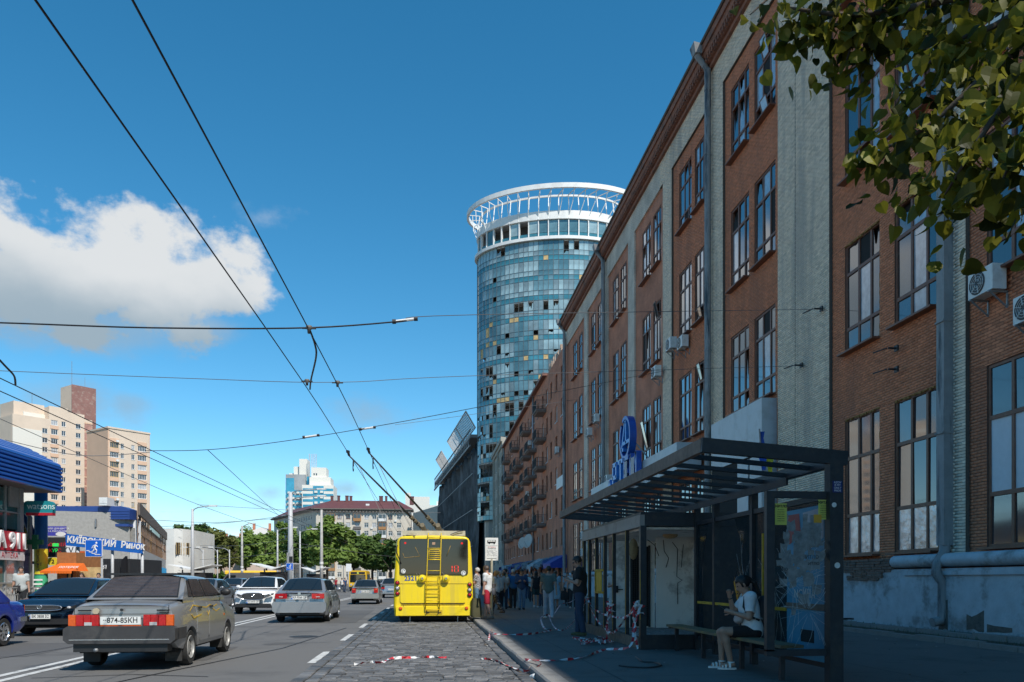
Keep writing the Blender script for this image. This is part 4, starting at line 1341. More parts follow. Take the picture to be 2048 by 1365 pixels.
for (u, v, w_) in ((7.8, 5, 1.0), (11, 5, 1.2), (12.6, 6, 1), (24.6, 5, 1.5), (27, 5, .9), (37, 5, 1.7), (5, 6, 1)):
 if u < L1: f.add(MB().box(u, u + w_, v, v + 1.4, HS + 3, HS + 6.2).box(u - .1, u + w_ + .1, v - .1, v + 1.5, HS + 6.2, HS + 6.5), 'chimney', MARO)
f.add(MB().box(19.5, 20.9, 1.5, 4, HS + 1.6, HS + 2.9), 'dormer', PVC)

# ---- tall white and blue high rise far behind
H0 = W(604, HZ, 455); H0.z = 0
hr = thing('high_rise', 'white and blue glass high rise with stepped top and lattice masts on the skyline', 'building', H0)
hr.rotation_euler = (0, 0, 0)
HW = mat('highrise_white', (.70, .67, .60), .7, var=.05)
HB = mat('highrise_blue', (.06, .30, .42), .15, metal=.25, var=.3, scale=.15)
HG = mat('highrise_grey', (.30, .32, .33), .6, var=.2, scale=.2)
k_ = 455 / FPX
def hb(px0, px1, py, d0, d1, name, m_, z0=0):
 return MB().box((px0 - 604) * k_, (px1 - 604) * k_, d0, d1, z0, CAMH + (HZ - py) * k_).build(name, m_, hr)
hb(604, 666, 970, 0, 18, 'front_block', HW); hb(566, 606, 945, 10, 34, 'side_block', HG)
hb(617, 659, 953, 3, 18, 'upper_block', HW); hb(620, 650, 933, 4, 16, 'top_block', HW); hb(592, 608, 912, 12, 24, 'stair_tower', HW); hb(580, 592, 927, 14, 26, 'lift_tower', HW); hb(570, 580, 940, 16, 28, 'terrace_block', HW)
fl = 3.1
z = 6
while z < CAMH + (HZ - 975) * k_:
 MB().box(.4, 17.6, -.06, .2, z, z + 1.5).build('window_band', HB, hr)
 MB().box((566 - 604) * k_ - .06, (606 - 604) * k_ - .5, 9.94, 10.2, z, z + 1.6).build('window_band', HB, hr)
 for x in (-9.6, -7.2, -4.5, -2.2): MB().box(x, x + 1.5, 9.2, 9.95, z - .6, z + .5).build('balcony', HW, hr)
 z += fl
MB().box(6.2, 12.2, -.16, .15, 4, CAMH + (HZ - 972) * k_).build('glass_bay', HB, hr)
z = 8
while z < 53:
 for x in (7.0, 10.2): MB().box(x, x + 1.7, -.7, -.17, z, z + 1.2).build('balcony', HW, hr)
 z += fl
MB().box(-10.6, -6, 9.9, 10.1, 50, 61).build('glass_bay', HB, hr); MB().box((608 - 604) * k_, (617 - 604) * k_, 9.9, 10.2, 48, 62).build('glass_bay', HB, hr)
for x in (1.3, 2.6): MB().box(x + 4.6, x + 5.3, 3.93, 4.1, 62, 63.2).build('roof_window', GFAR, hr)
m = MB()
for x in (3.0, 4.4, 5.6, 6.8):
 for dx, dy in ((-.25, 0), (.25, 0), (0, .4)): m.tube([(x + dx, 8 + dy, 64), (x + dx, 8 + dy, 75)], .07, 4)
 for i in range(11): m.tube([(x - .25, 8, 64 + i), (x + .25, 8, 65 + i)], .05, 4)
m.build('lattice_mast', mat('mast_white', (.62, .6, .58), .6), hr)

# ---- small old house among the trees
sh = thing('old_house', 'small old house with pale tin roof and chimneys among the trees', 'building', (W(518, HZ, 330).x, W(518, HZ, 330).y, 0))
MB().box(-7, 7, 0, 10, 0, 19.8).build('wall', mat('pink_plaster', (.52, .40, .32), .85, var=.15), sh)
MB().add([(-7.6, -.6, 19.8), (7.6, -.6, 19.8), (7.6, 10.6, 19.8), (-7.6, 10.6, 19.8), (0, 3, 23.6), (2, 7, 23.6)], [(0, 1, 4), (1, 2, 5, 4), (2, 3, 5), (3, 0, 4, 5)]).build('roof', mat('tin_roof', (.52, .50, .46), .5, var=.15), sh)
for x in (-3, 3.4): MB().box(x, x + 1, 2, 3, 21, 25.2).build('chimney', RTEX, sh)
for x in (-5, -2, 1, 4): MB().box(x, x + 1.2, -.05, .1, 16.4, 18.2).build('window', GFAR, sh)
sh2 = thing('old_terrace', 'row of old brick houses with small roofs left of the tin roofed house', 'building', (W(470, HZ, 340).x, W(470, HZ, 340).y, 0))
MB().box(-14, 6, 0, 10, 0, 16.5).build('wall', mat('brown_plaster', (.40, .30, .23), .85, var=.15), sh2)
MB().prism([(-.8, 16.5), (10.8, 16.5), (5, 20.5)], -14.5, 6.5, 'x').build('roof', mat('grey_tin_roof', (.33, .29, .26), .6), sh2, fix=True)
for x in (-11, -5, 1, 4): MB().box(x, x + 1, 3, 4.4, 18.5, 21.6).build('chimney', RTEX, sh2)

# ---- sixteen storey cream apartment tower on the left
AU = RD(48.4)
cn = W(25, HZ, 230); cn.z = 0
tb = thing('cream_tower_block', 'cream and peach sixteen storey apartment block with brown lift tower on the left', 'building', cn)
CRM = mat('cream_panel', (.63, .51, .40), .85, var=.08, scale=.3, dirt=(.55, .43, .33), dscale=.15)
PCH = mat('peach_panel', (.63, .42, .29), .85, var=.06, scale=.3)
CWH = mat('insulated_white', (.66, .63, .56), .85, var=.05)
BRN = mat('brown_tile', (.24, .12, .10), .7, var=.15, scale=.4, dirt=(.4, .33, .28), dscale=.9, damt=.5)
f = Face(tb, cn, AU)
FLR = [3.2 + 2.8 * k for k in range(18)]
def hole_cols(us, zmax): return [(u, u + w_, z, z + h_) for (u, w_, h_) in us for z in FLR if z + h_ < zmax - .6]
# left wing, blank insulated gable, then balconies and windows
hl = hole_cols([(8.1, 1.5, 1.5)], 48.5)
f.wall('wall', CRM, 10.0, 49.6, hl, .4)
f.add(MB().box(0, 8.0, -.1, 0, 0, 45.8), 'insulation', CWH)
hm = hole_cols([(10.6, 1.9, 1.5), (13.6, 1.2, 1.5)], 52)
f.wall('wall', CRM, 15.4, 53.6, hm, .4, 0, 10.0)
hn = hole_cols([(17.8, 1.5, 1.5)], 52)
f.wall('wall', CRM, 20.4, 52.6, hn, .4, 0, 15.4)
for (a, b_, c, dd) in hl + hm + hn:
 f.at(win_mesh(b_ - a, dd - c, PVC, rng.choice([GFAR, GFAR, GCURT]), 2 if b_ - a < 1.7 else 3, 0, .09, .15), 'window', a, c)
for z in FLR:
 if z < 50: f.add(MB().box(10.4, 12.7, -.14, 0, z - 1.15, z - .1), 'balcony_panel', PCH)
f.add(MB().box(0, 20.4, .4, 14, 0, 49.4).box(10, 15.4, .4, 12, 49.4, 53.4), 'wall_core', CRM)
f.add(MB().box(-.02, .4, .4, 14, 0, 49.3), 'end_wall', CRM)
f.add(MB().box(1.5, 10, 3, 12, 49.4, 54.0), 'penthouse', CRM)
f.add(MB().box(4.0, 10, 2.6, 3.0, 48, 51.2), 'penthouse_wall', CWH)
f.add(MB().box(18.9, 26.4, 5, 12, 40, 62.4), 'lift_tower', CRM)
f.add(MB().box(18.9, 26.4, 4.8, 5, 0, 62.5), 'lift_tower_tiles', BRN)
f.add(MB().box(20.4, 23.4, 1.2, 5, 0, 51.5), 'stair_shaft', CRM)
STG = mat('stair_glass', (.42, .22, .17), .3, var=.3, scale=.8)
for z in FLR[:17]: f.add(MB().box(20.7, 23.2, 1.05, 1.19, z - .2, z + 2.1), 'stair_glazing', STG)
for k, z in enumerate(FLR[:17]): f.add(MB().box(20.5, 23.4, .95, 1.19, z + 2.12, z + 2.55), 'stair_band', PCH)
rb = W(216, HZ, 228); rb.z = 0
g = Face(tb, rb, AU)
g.wall('blank_wall', PCH, .4, 45.4, [], .4)
hr_ = hole_cols([(.6, 2.5, 1.5), (3.7, 1.0, 1.5), (6.9, 1.0, 1.5), (8.9, 2.6, 1.5)], 44)
g.wall('wall', CRM, 12.3, 45.0, hr_, .4, 0, .4)
g.add(MB().box(.0, 12.3, .4, 12, 0, 44.8), 'wall_core', PCH)
g.add(MB().box(-.01, .0, .4, 12, 0, 45.4).box(-.03, .01, .01, 12, 0, 45.3), 'peach_gable', PCH)
g.add(MB().box(12.3, 12.6, 0, 12, 0, 45.2), 'end_wall', PCH)
g.add(MB().box(-.2, 12.7, -.2, 12, 45.0, 45.5), 'parapet', CRM)
for (a, b_, c, dd) in hr_:
 g.at(win_mesh(b_ - a, dd - c, PVC if rng.random() < .9 else OSB, rng.choice([GFAR, GFAR, GCURT]), 2 if b_ - a < 2 else 5, 0, .09, .15), 'window', a, c)
for z in FLR:
 if z < 43:
  g.add(MB().box(.5, 3.2, -.16, 0, z - 1.2, z - .1), 'balcony_panel', PCH); g.add(MB().box(8.8, 11.6, -.16, 0, z - 1.2, z - .1), 'balcony_panel', PCH)
  if rng.random() < .35: g.add(MB().box(2.2, 3.0, -.5, -.17, z - 1.1, z - .5), 'cooling_unit', PLASTW)
f.add(MB().tube([(19.5, 6, 62), (19.5, 6, 70)], .07, 5).tube([(24, 7, 62), (24, 7, 66)], .05, 5).tube([(7, 4, 54), (7, 4, 57.5)], .07, 5), 'antenna', STEEL)
# ------------------------------------------------------------------ vehicles
def lerp_list(L_, y):
 if y <= L_[0][0]: return L_[0][1]
 for (a, va), (b_, vb) in zip(L_, L_[1:]):
  if y <= b_:
   t = (y - a) / (b_ - a); return va + (vb - va) * t
 return L_[-1][1]
CARGLASS = mat('car_glass', (.012, .016, .018), .03, var=0, spec=.9)
TRIM = mat('black_trim', (.018, .018, .019), .5, var=.1)
UNDER = mat('car_underside', (.012, .012, .012), .9, var=.2)
LRED = mat('red_lamp_glass', (.42, .012, .015), .15, var=.25, scale=30, coat=.5)
LAMB = mat('amber_lamp_glass', (.62, .10, .015), .15, var=.2, scale=30, coat=.5)
LWHT = mat('clear_lamp_glass', (.45, .45, .45), .12, var=.15, scale=30, coat=.6)
PLATE = mat('number_plate_white', (.68, .68, .65), .5, var=.03)
INK = mat('black_ink', (.015, .015, .016), .6, var=0)
PBLUE = mat('plate_blue', (.02, .12, .5), .5, var=0)
PYEL = mat('plate_yellow', (.75, .6, .03), .5, var=0)
def wheel_mesh(r, w, style):
 key = ('wheel', round(r, 3), w, style)
 if key in WC: return WC[key]
 M_ = Matrix.Rotation(RD(90), 4, 'Y')
 ri = r * .64
 t = MB().lathe([(ri, -w / 2 + .01), (r * .93, -w / 2), (r * .985, -w / 2 + .03), (r, -w / 4), (r, w / 4), (r * .985, w / 2 - .03), (r * .93, w / 2), (ri, w / 2 - .01)], 28, M_).mesh('tyre', RUBBER, 40)
 rim = MB()
 for sgn in (1,):
  z = w / 2
  rim.lathe([(ri + .01, z - .012), (ri - .005, z + .003), (ri * .93, z - .015), (ri * .9, z - .06)], 28, M_)
  if style == 'steel':
   rim.lathe([(ri * .93, z - .02), (ri * .75, z - .055), (ri * .5, z - .03), (ri * .28, z - .035), (.0, z - .03)], 24, M_)
   for k in range(12):
    a = 2 * PI * k / 12
    rim.box(z - .055, z - .038, -.018, .018, ri * .6, ri * .74, 1, Matrix.Rotation(a, 4, 'X'))
  elif style == 'dark':
   rim.lathe([(ri * .92, z - .07), (0, z - .07)], 20, M_, 1)
   for k in range(5):
    a = 2 * PI * k / 5
    rim.box(z - .05, z - .02, -.035, .035, .03, ri * .94, 0, Matrix.Rotation(a, 4, 'X'))
   rim.lathe([(.06, z - .015), (0, z - .01)], 12, M_)
  else:
   rim.lathe([(ri * .92, z - .07), (0, z - .07)], 20, M_, 1)
   for k in range(7):
    a = 2 * PI * k / 7
    for o in (-.16, .16):
     rim.box(z - .045, z - .012, -.014, .014, .04, ri * .95, 0, Matrix.Rotation(a + o * .6, 4, 'X') )
   rim.lathe([(.065, z - .01), (.05, z), (0, z)], 12, M_)
 rims = {'steel': mat('painted_steel_rim', (.32, .32, .31), .5, metal=.3, var=.2, dirt=(.12, .11, .10), dscale=9), 'dark': mat('grey_alloy', (.16, .165, .17), .35, metal=.7, var=.1)}.get(style, CHROME)
 WC[key] = (t, rim.mesh('rim', [rims, DARK], 40))
 return WC[key]
def put_wheel(par, x, y, r, w, style):
 t, ri = wheel_mesh(r, w, style)
 o = bpy.data.objects.new('wheel', None); COL.objects.link(o); o.parent = par; o.location = (x, y, r)
 o.rotation_euler = (rng.uniform(0, 3) * 0, 0, 0 if x > 0 else PI)
 put('tyre', t, o); put('rim', ri, o)
 return o
def plate(par, loc, txt, w=.52, h=.112, rz=0, blue=True, old=False):
 o = MB().box(-w / 2, w / 2, -.008, 0, -h / 2, h / 2).build('number_plate', PLATE, par, loc=loc, rot=(0, 0, rz))
 if blue:
  MB().box(-w / 2 + .004, -w / 2 + .05, -.0105, -.008, -h / 2 + .004, h / 2 - .004).box(-w / 2 + .012, -w / 2 + .042, -.012, -.0105, .0, .03, 1).build('country_strip', [PBLUE, PYEL], o)
 text(txt, h * .92, INK, o, (.022 if blue else 0, -.0095, .002), ext=.001, sx=.80 if not old else .95, bold=.0015)
 return o
def car(name, label, loc, rz, P, group=None):
 t = thing(name, label, P.get('cat', 'car'), loc, rz, group)
 L, y0, y1 = P['L'], P['rear'], P['front']          # y0 = rear end, y1 = front end
 paint, r, ya, yb = P['paint'], P['r'], P['ra'], P['fa']
 deck, hwl, sill = P['deck'], P['hw'], P['sill']
 zb, zr, wbelt, wr = P['zb'], P['zr'], P['wb'], P['wr']
 rar = r + .055
 ys = set([y0, y0 + .03, y0 + .09, y0 + .2, y1, y1 - .03, y1 - .1, y1 - .25])
 for yc in (ya, yb):
  for k in range(15): ys.add(round(yc + rar * math.sin(PI * (k / 14 - .5)) * 1.0, 4))
  ys.add(yc - rar - .03); ys.add(yc + rar + .03)
 for k in range(18): ys.add(round(y0 + (y1 - y0) * k / 17, 3))
 for a, _ in deck: ys.add(a)
 ys = sorted(y for y in ys if y0 <= y <= y1)
 ys2 = [ys[0]]
 for y in ys[1:]:
  if y - ys2[-1] > .012: ys2.append(y)
 ys = ys2
 def zlow(y):
  z = sill
  e = min(y - y0, y1 - y)
  z = max(z, P.get('endlow', .3) - e * .5) if e < .5 else z
  for yc in (ya, yb):
   d = abs(y - yc)
   if d < rar: z = max(z, r + math.sqrt(max(0, rar * rar - d * d)))
  return z
 def half(y):
  return lerp_list(hwl, y)
 def side_x(y, z):
  """x of the body side at height z"""
  h_, zt = half(y), lerp_list(deck, y)
  q = (z - sill) / max(.05, zt - sill)
  return h_ * (1 - .035 * (1 - min(1, q / .35)) ** 2 if q < .35 else 1 - .10 * max(0, (q - .55) / .45) ** 2)
 lr, lf = P.get('lean_r', .1), P.get('lean_f', .25)
 def ring(y):
  zt, zl = lerp_list(deck, y), zlow(y)
  zt = max(zt, zl + .08)
  pts = [(half(y) - .28, zl + .0)]
  for q in (0, .12, .3, .5, .68, .82, .92):
   z = zl + (zt - zl) * q
   pts.append((side_x(y, z) - (.012 if q == 0 else 0), z))
  h_ = half(y)
  pts += [(side_x(y, zt) - .035, zt - .012), (side_x(y, zt) - .10, zt + .0), (h_ * .55, zt + .012), (0, zt + .02)]
  full = [(x, z) for x, z in pts] + [(-x, z) for x, z in pts[-2::-1]]
  out = []
  for x, z in full:
   e0, e1 = y - y0, y1 - y
   yy = y
   if e0 < .35: yy += lr * (z - .5) * (1 - e0 / .35) * (1 if z > .5 else -.6)
   if e1 < .5: yy -= lf * (z - .5) * (1 - e1 / .5) * (1 if z > .5 else -.5)
   # the ends are rounded in plan
   ax = abs(x) / max(.1, h_)
   if e0 < .3: yy += P.get('round_r', .10) * ax ** 3 * (1 - e0 / .3)
   if e1 < .5: yy -= P.get('round_f', .16) * ax ** 2.2 * (1 - e1 / .5)
   out.append((x, yy, z))
  return out
 rings = [ring(y) for y in ys]
 m = MB().grid(rings)
 for i, rv in ((0, rings[0]), (len(rings) - 1, rings[-1])):
  n = len(rv)
  for k in range(n // 2):
   a, b_, c, d = rv[k], rv[k + 1], rv[n - 2 - k], rv[n - 1 - k]
   m.add([a, b_, c, d], [(0, 1, 2, 3) if i else (3, 2, 1, 0)])
   # greenhouse
 yb0, yr0, yr1, yb1 = P['gh']
 gy = []
 for k in range(9): gy.append(yb0 + (yr0 - yb0) * (k / 8))
 for k in range(1, 7): gy.append(yr0 + (yr1 - yr0) * k / 6)
 for k in range(1, 9): gy.append(yr1 + (yb1 - yr1) * k / 8)
 def roofz(y):
  if y < yr0: q = (y - yb0) / (yr0 - yb0)
  elif y > yr1: q = (yb1 - y) / (yb1 - yr1)
  else: q = 1 + .025 * math.sin(PI * (y - yr0) / (yr1 - yr0))
  q = min(q, 1.03)
  return q
 gr = []
 zbase = zb - .06
 for y in gy:
  q = max(.0, roofz(y)); q_ = q - .06 * max(0, q - .85) / .15
  H_ = zr - zb
  zt = zb + H_ * q_
  w0, w1 = wbelt, wbelt + (wr - wbelt) * min(1, q)
  sec = [(w0, zbase), (w0, zb), (w0 + (w1 - w0) * .5, zb + (zt - zb) * .5), (w0 + (w1 - w0) * .92, zb + (zt - zb) * .9), (w1 - .035, zt - .0), (w1 * .6, zt + .035 * q), (0, zt + .05 * q)]
  gr.append([(x, y, z) for x, z in sec] + [(-x, y, z) for x, z in sec[-2::-1]])
 m.grid(gr)
 m.build('body', paint, t, 38, fix=False)
 # underbody, arch liners
 m = MB().box(-half(0) + .1, half(0) - .1, y0 + .25, y1 - .25, sill - .04, sill + .32)
 m.build('underbody', UNDER, t)
 for yc in (ya, yb):
  for sx in (1, -1):
   put_wheel(t, sx * (half(yc) - P.get('tw', .2) / 2 - .025), yc, r, P.get('tw', .2), P.get('rim', 'alloy'))
 MBl = MB()
 # glass and frames
 H_ = zr - zb
 def slope_pt(ysa, ysb, q, x):
  y = ysa + (ysb - ysa) * q
  qq = q - .06 * max(0, q - .85) / .15
  bow = .035 * q + .012 * q
  w1 = wbelt + (wr - wbelt) * q
  return Vector((x * w1, y, zb + H_ * qq + (.045 * q) * (1 - abs(x) ** 2)))
 def screen(nm, ysa, ysb, q0, q1, xf, off=.014):
  nrm = Vector((0, -(H_), (ysb - ysa))).normalized() if ysb > ysa else Vector((0, H_, ysa - ysb)).normalized()
  if nrm.z < 0: nrm = -nrm
  for (k, mt, nme, inset) in ((0, TRIM, nm + '_seal', 0), (1, P.get('glass', CARGLASS), nm, .028)):
   G_ = []
   for j in range(7):
    q = q0 + inset + (q1 - q0 - 2 * inset) * j / 6
    G_.append([slope_pt(ysa, ysb, q, xf * (1 - inset * 1.2) * (2 * i / 8 - 1)) + nrm * (off + .004 * k) for i in range(9)])
   mb = MB().grid(G_, flip=(ysb > ysa))
   o = mb.build(nme, mt, t, True)
   if k and nm == 'rear_window' and P.get('heater'):
    hl_ = MB()
    for j in range(13):
     f_ = .4 + 5.2 * j / 12; i_ = min(5, int(f_)); g_ = f_ - i_
     row = [G_[i_][q].lerp(G_[i_ + 1][q], g_) + nrm * .002 for q in range(9)]
     hl_.tube(row[:], .0035, 4)
    hl_.build('heating_wires', mat('heater_line', (.10, .07, .065), .6), o)
  return o
 screen('rear_window', yb0, yr0, *P.get('rw', (.08, .93)), P.get('rwx', .86))
 screen('windscreen', yb1, yr1, .06, .93, .88)
 for sx in (1, -1):
  for poly in P['side']:
   def pt(y, q, off):
    w_ = wbelt + (wr - wbelt) * q
    return (sx * (w_ + off + .004), y, zb + (zr - zb) * q * .97)
   cy, cq = sum(p[0] for p in poly) / len(poly), sum(p[1] for p in poly) / len(poly)
   big = [(cy + (y - cy) * 1.05 + (.0), cq + (q - cq) * 1.09) for y, q in poly]
   MB().add([pt(y, q, .003) for y, q in big], [tuple(range(len(poly)))]).build('window_seal', TRIM, t)
   MB().add([pt(y, q, .007) for y, q in poly], [tuple(range(len(poly)))]).build('side_window', P.get('glass', CARGLASS), t)
  for (d0, d1) in P['doors']:
   rows = []
   z1_ = zb - .03
   for j in range(7):
    z = sill + .07 + (z1_ - sill - .07) * j / 6
    rows.append([(sx * (side_x(y, z) + .006), y, z) for y in [d0 + (d1 - d0) * i / 4 for i in range(5)]])
    # wheel arch cuts the rear door's lower corner: lift those points
   rows = [[(x, y, max(z, zlow(y) + .02)) for x, y, z in row] for row in rows]
   inner = [[(x - sx * .012, y, z) for x, y, z in row] for row in rows]
   mb = MB().grid(rows, flip=sx < 0)
   edge = [rows[0], [rows[j][-1] for j in range(7)], rows[-1][::-1], [rows[j][0] for j in range(6, -1, -1)]]
   loop = [p for e in edge for p in e[:-1]]
   lin = [(x - sx * .014, y, z) for x, y, z in loop]
   nL = len(loop)
   mb.add(loop + lin, [((i, nL + i, nL + (i + 1) % nL, (i + 1) % nL)) for i in range(nL)])
   do = mb.build('door', paint, t, 40)
   yh, zh = (d0 + .16 if d1 - d0 > .3 else d0), z1_ - .13
   xh = side_x(yh, zh) + .01
   MB().box(sx * xh, sx * (xh + .028), yh - .07, yh + .09, zh - .015, zh + .02).build('door_handle', P.get('handle', TRIM), do)
   MB().bar((sx * (side_x(d1 + .008, sill + .2) + .001), d1 + .008, sill + .1), (sx * (side_x(d1 + .008, z1_) + .001), d1 + .008, z1_), .010, .010).build('door_seam', UNDER, do)
  ym = P['mirror'][0]; zm = P['mirror'][1]
  mo = MB().sphere((sx * (wbelt + .13), ym, zm), (.10, .05, .07), 10, 6).bar((sx * (wbelt - .02), ym, zm - .04), (sx * (wbelt + .1), ym, zm - .03), .035).build('mirror', P.get('mirror_mat', TRIM), t, True)
 return t, dict(side_x=side_x, half=half, ring=ring)
def paint(name, c, metal=.0, rough=.35, **k):
 return mat(name, c, rough, metal, var=k.pop('var', .05), scale=3, coat=k.pop('coat', .8), **k)
def lamp(par, name, mats, x0, x1, y, z0, z1, yaw=0.0, n=1, bulge=.02):
 """lamp glass on a bumper face: slightly domed plate split in coloured fields (mats listed from x0 to x1)"""
 o = bpy.data.objects.new(name, None); COL.objects.link(o); o.parent = par
 ms = mats if isinstance(mats, (list, tuple)) else [mats]
 for i, mm in enumerate(ms):
  a, b_ = x0 + (x1 - x0) * i / len(ms), x0 + (x1 - x0) * (i + 1) / len(ms)
  def yy(x): return y + yaw * (abs(x) - min(abs(x0), abs(x1)))
  s = 1 if yaw >= 0 else 1
  m = MB()
  vs = [(a, yy(a), z0), (b_, yy(b_), z0), (b_, yy(b_), z1), (a, yy(a), z1)]
  sgn = -1 if y < 0 else 1
  ft = [(x + (.006 if x == a else -.006) * (1 if b_ > a else -1), yq + sgn * bulge, z + (.006 if z == z0 else -.006)) for x, yq, z in vs]
  bk = [(x, yq - sgn * .03, z) for x, yq, z in vs]
  m.add(bk + vs + ft, [(0, 1, 5, 4), (1, 2, 6, 5), (2, 3, 7, 6), (3, 0, 4, 7), (4, 5, 9, 8), (5, 6, 10, 9), (6, 7, 11, 10), (7, 4, 8, 11), (8, 9, 10, 11)])
  m.build('lamp_field', mm, o, fix=True)
 return o
ZRD = 0.008
# 1 -- old silver saloon, seen from behind
LSIL = paint('worn_silver_paint', (.31, .315, .32), .45, .36, coat=.5, dirt=(.30, .295, .28), dscale=1.6, damt=.5)
P_lada = dict(L=4.2, rear=-2.08, front=2.1, r=.295, tw=.175, ra=-1.20, fa=1.27, rim='steel', sill=.30, endlow=.46, paint=LSIL, zb=1.10, zr=1.485, wb=.755, wr=.60,
 deck=[(-2.08, 1.01), (-1.95, 1.035), (-1.4, 1.085), (-.5, 1.08), (1.0, 1.02), (1.9, .90), (2.1, .80)],
 hw=[(-2.08, .775), (-1.8, .81), (-.8, .825), (1.0, .82), (1.9, .79), (2.1, .74)],
 gh=(-1.52, -.86, .42, 1.12), lean_r=.07, lean_f=.1, round_r=.03, round_f=.05,
 side=[[(-1.18, .12), (-.98, .12), (-.86, .82), (-.93, .82)], [(-.93, .1), (-.22, .1), (-.24, .86), (-.80, .86)], [(-.15, .1), (.86, .1), (.44, .86), (-.16, .86)]],
 doors=[(-.92, -.20), (-.17, .82)], mirror=(.72, 1.19), heater=1, rw=(.07, .92), rwx=.90, handle=TRIM,
 glass=mat('dusty_car_glass', (.05, .045, .045), .12, var=.35, scale=5, spec=.9))
YEL = mat('yellow_scratch', (.55, .36, .05), .6, var=.3, scale=10)
lada, LF = car('silver_saloon', 'old silver saloon with red and orange tail lamps and rear mudflaps in the near lane', (-4.74, 15.06, ZRD), 0, P_lada)
yr = -2.08
MB().prism([(-.77, .70), (-.83, .66), (-.83, .49), (-.76, .43), (.76, .43), (.83, .49), (.83, .66), (.77, .70)][::-1], yr - .09, yr + .10, 'y').box(.74, .83, yr + .08, -1.56, .48, .66).box(-.83, -.74, yr + .08, -1.56, .48, .66).build('bumper', mat('faded_black_plastic', (.038, .038, .040), .7, var=.15, scale=8, dirt=(.08, .075, .07), dscale=2, damt=.4), lada, fix=True)
MB().box(-.74, .74, yr - .094, yr - .088, .485, .50).build('bumper_strip', CHROME, lada)
MB().box(-.70, .70, yr - .035, yr + .2, .30, .46).build('rear_valance', TRIM, lada)
for sx in (-1, 1):
 lamp(lada, 'tail_lamp', [LRED, LRED, LRED, LAMB], sx * .33, sx * .785, yr - .01, .70, .875, .02)
 MB().box(sx * .43, sx * .54, yr - .034, yr - .028, .71, .76).build('reversing_lamp', LWHT, lada)
 MB().box(sx * .50, sx * .76, -1.60, -1.56, .10, .38).build('mudflap', mat('rubber_flap', (.03, .03, .03), .8, dirt=(.12, .11, .1), dscale=3), lada)
 MB().box(sx * .56, sx * .78, .84, .87, .12, .42).build('mudflap', MATS['rubber_flap'], lada)
plate(lada, (0, yr - .035, .785), '··874-85КН', .60, .125, blue=False, old=True)
MB().box(-.30, .30, yr - .036, yr - .02, .70, .722).build('plate_holder', LAMB, lada)
text('AGENCY', .022, TRIM, lada, (0, yr - .038, .711), ext=.001)
MB().tube([(-.36, yr - .08, .33), (-.36, yr + .5, .33)], .03, 10).build('exhaust', STEEL, lada, True)
MB().tube([(0, yr - .012, .95), (0, yr + .02, .95)], .022, 10).build('boot_lock', TRIM, lada)
for x in (-.55, .62): MB().box(x - .09, x + .09, yr - .012, yr + .03, .93, .955).build('boot_badge', TRIM, lada)
MB().box(.57, .69, yr - .012, yr + .03, .90, .915).build('boot_badge', TRIM, lada)
MB().tube([(-.38, yr - .01, .93), (-.38, yr + .02, .93)], .05, 12).build('old_sticker', mat('faded_sticker', (.42, .36, .25), .7), lada)
for sx in (-1, 1): MB().bar((sx * .70, yr + .035, 1.025), (sx * .70, yr - .008, .89), .008).build('boot_seam', UNDER, lada)
MB().bar((-.70, yr - .006, .885), (.70, yr - .006, .885), .008).build('boot_seam', UNDER, lada)
MB().box(-.66, .66, -.93, -.74, 1.50, 1.535).build('roof_spoiler', TRIM, lada)
m = MB()
for pts in (((-1.3, .90), (-1.05, .99), (-.75, .96), (-.3, .93)), ((-1.25, .84), (-1.15, .78), (-.7, .82)), ((-.28, .93), (0, .97), (.2, .93), (.5, .96)), ((-.32, .86), (-.25, .79), (-.15, .86)), ((.1, .9), (.3, .84), (.6, .88))):
 for a, b_ in zip(pts, pts[1:]):
  m.bar((LF['side_x'](a[0], a[1]) + .008, a[0], a[1]), (LF['side_x'](b_[0], b_[1]) + .008, b_[0], b_[1]), .006, .02)
m.build('yellow_scratches', YEL, lada)
MB().box(.80, .822, .86, .93, .74, .78).build('side_repeater', LAMB, lada)
# 2 -- silver modern saloon ahead
SIL = paint('silver_metallic', (.33, .34, .355), .55, .28)
P_son = dict(L=4.8, rear=-2.4, front=2.4, r=.33, tw=.21, ra=-1.38, fa=1.35, rim='alloy', sill=.24, endlow=.36, paint=SIL, zb=1.03, zr=1.475, wb=.80, wr=.60,
 deck=[(-2.4, .98), (-2.3, 1.03), (-1.7, 1.05), (-.5, 1.02), (1.0, .99), (2.0, .86), (2.4, .70)],
 hw=[(-2.4, .80), (-2.1, .88), (-1.0, .915), (1.2, .91), (2.1, .86), (2.4, .70)],
 gh=(-1.85, -1.0, .30, 1.30), lean_r=.16, round_r=.16,
 side=[[(-1.35, .12), (-1.0, .12), (-.95, .78), (-1.08, .74)], [(-.95, .1), (-.12, .1), (-.14, .88), (-.86, .86)], [(-.05, .1), (.98, .1), (.42, .86), (-.06, .88)]],
 doors=[(-1.0, -.12), (-.08, .92)], mirror=(.80, 1.08), mirror_mat=SIL, handle=SIL)
son, SF = car('silver_sedan', 'clean silver sedan with wide red tail lamps driving ahead of the old silver saloon', (-4.22, 29.35, ZRD), 0, P_son)
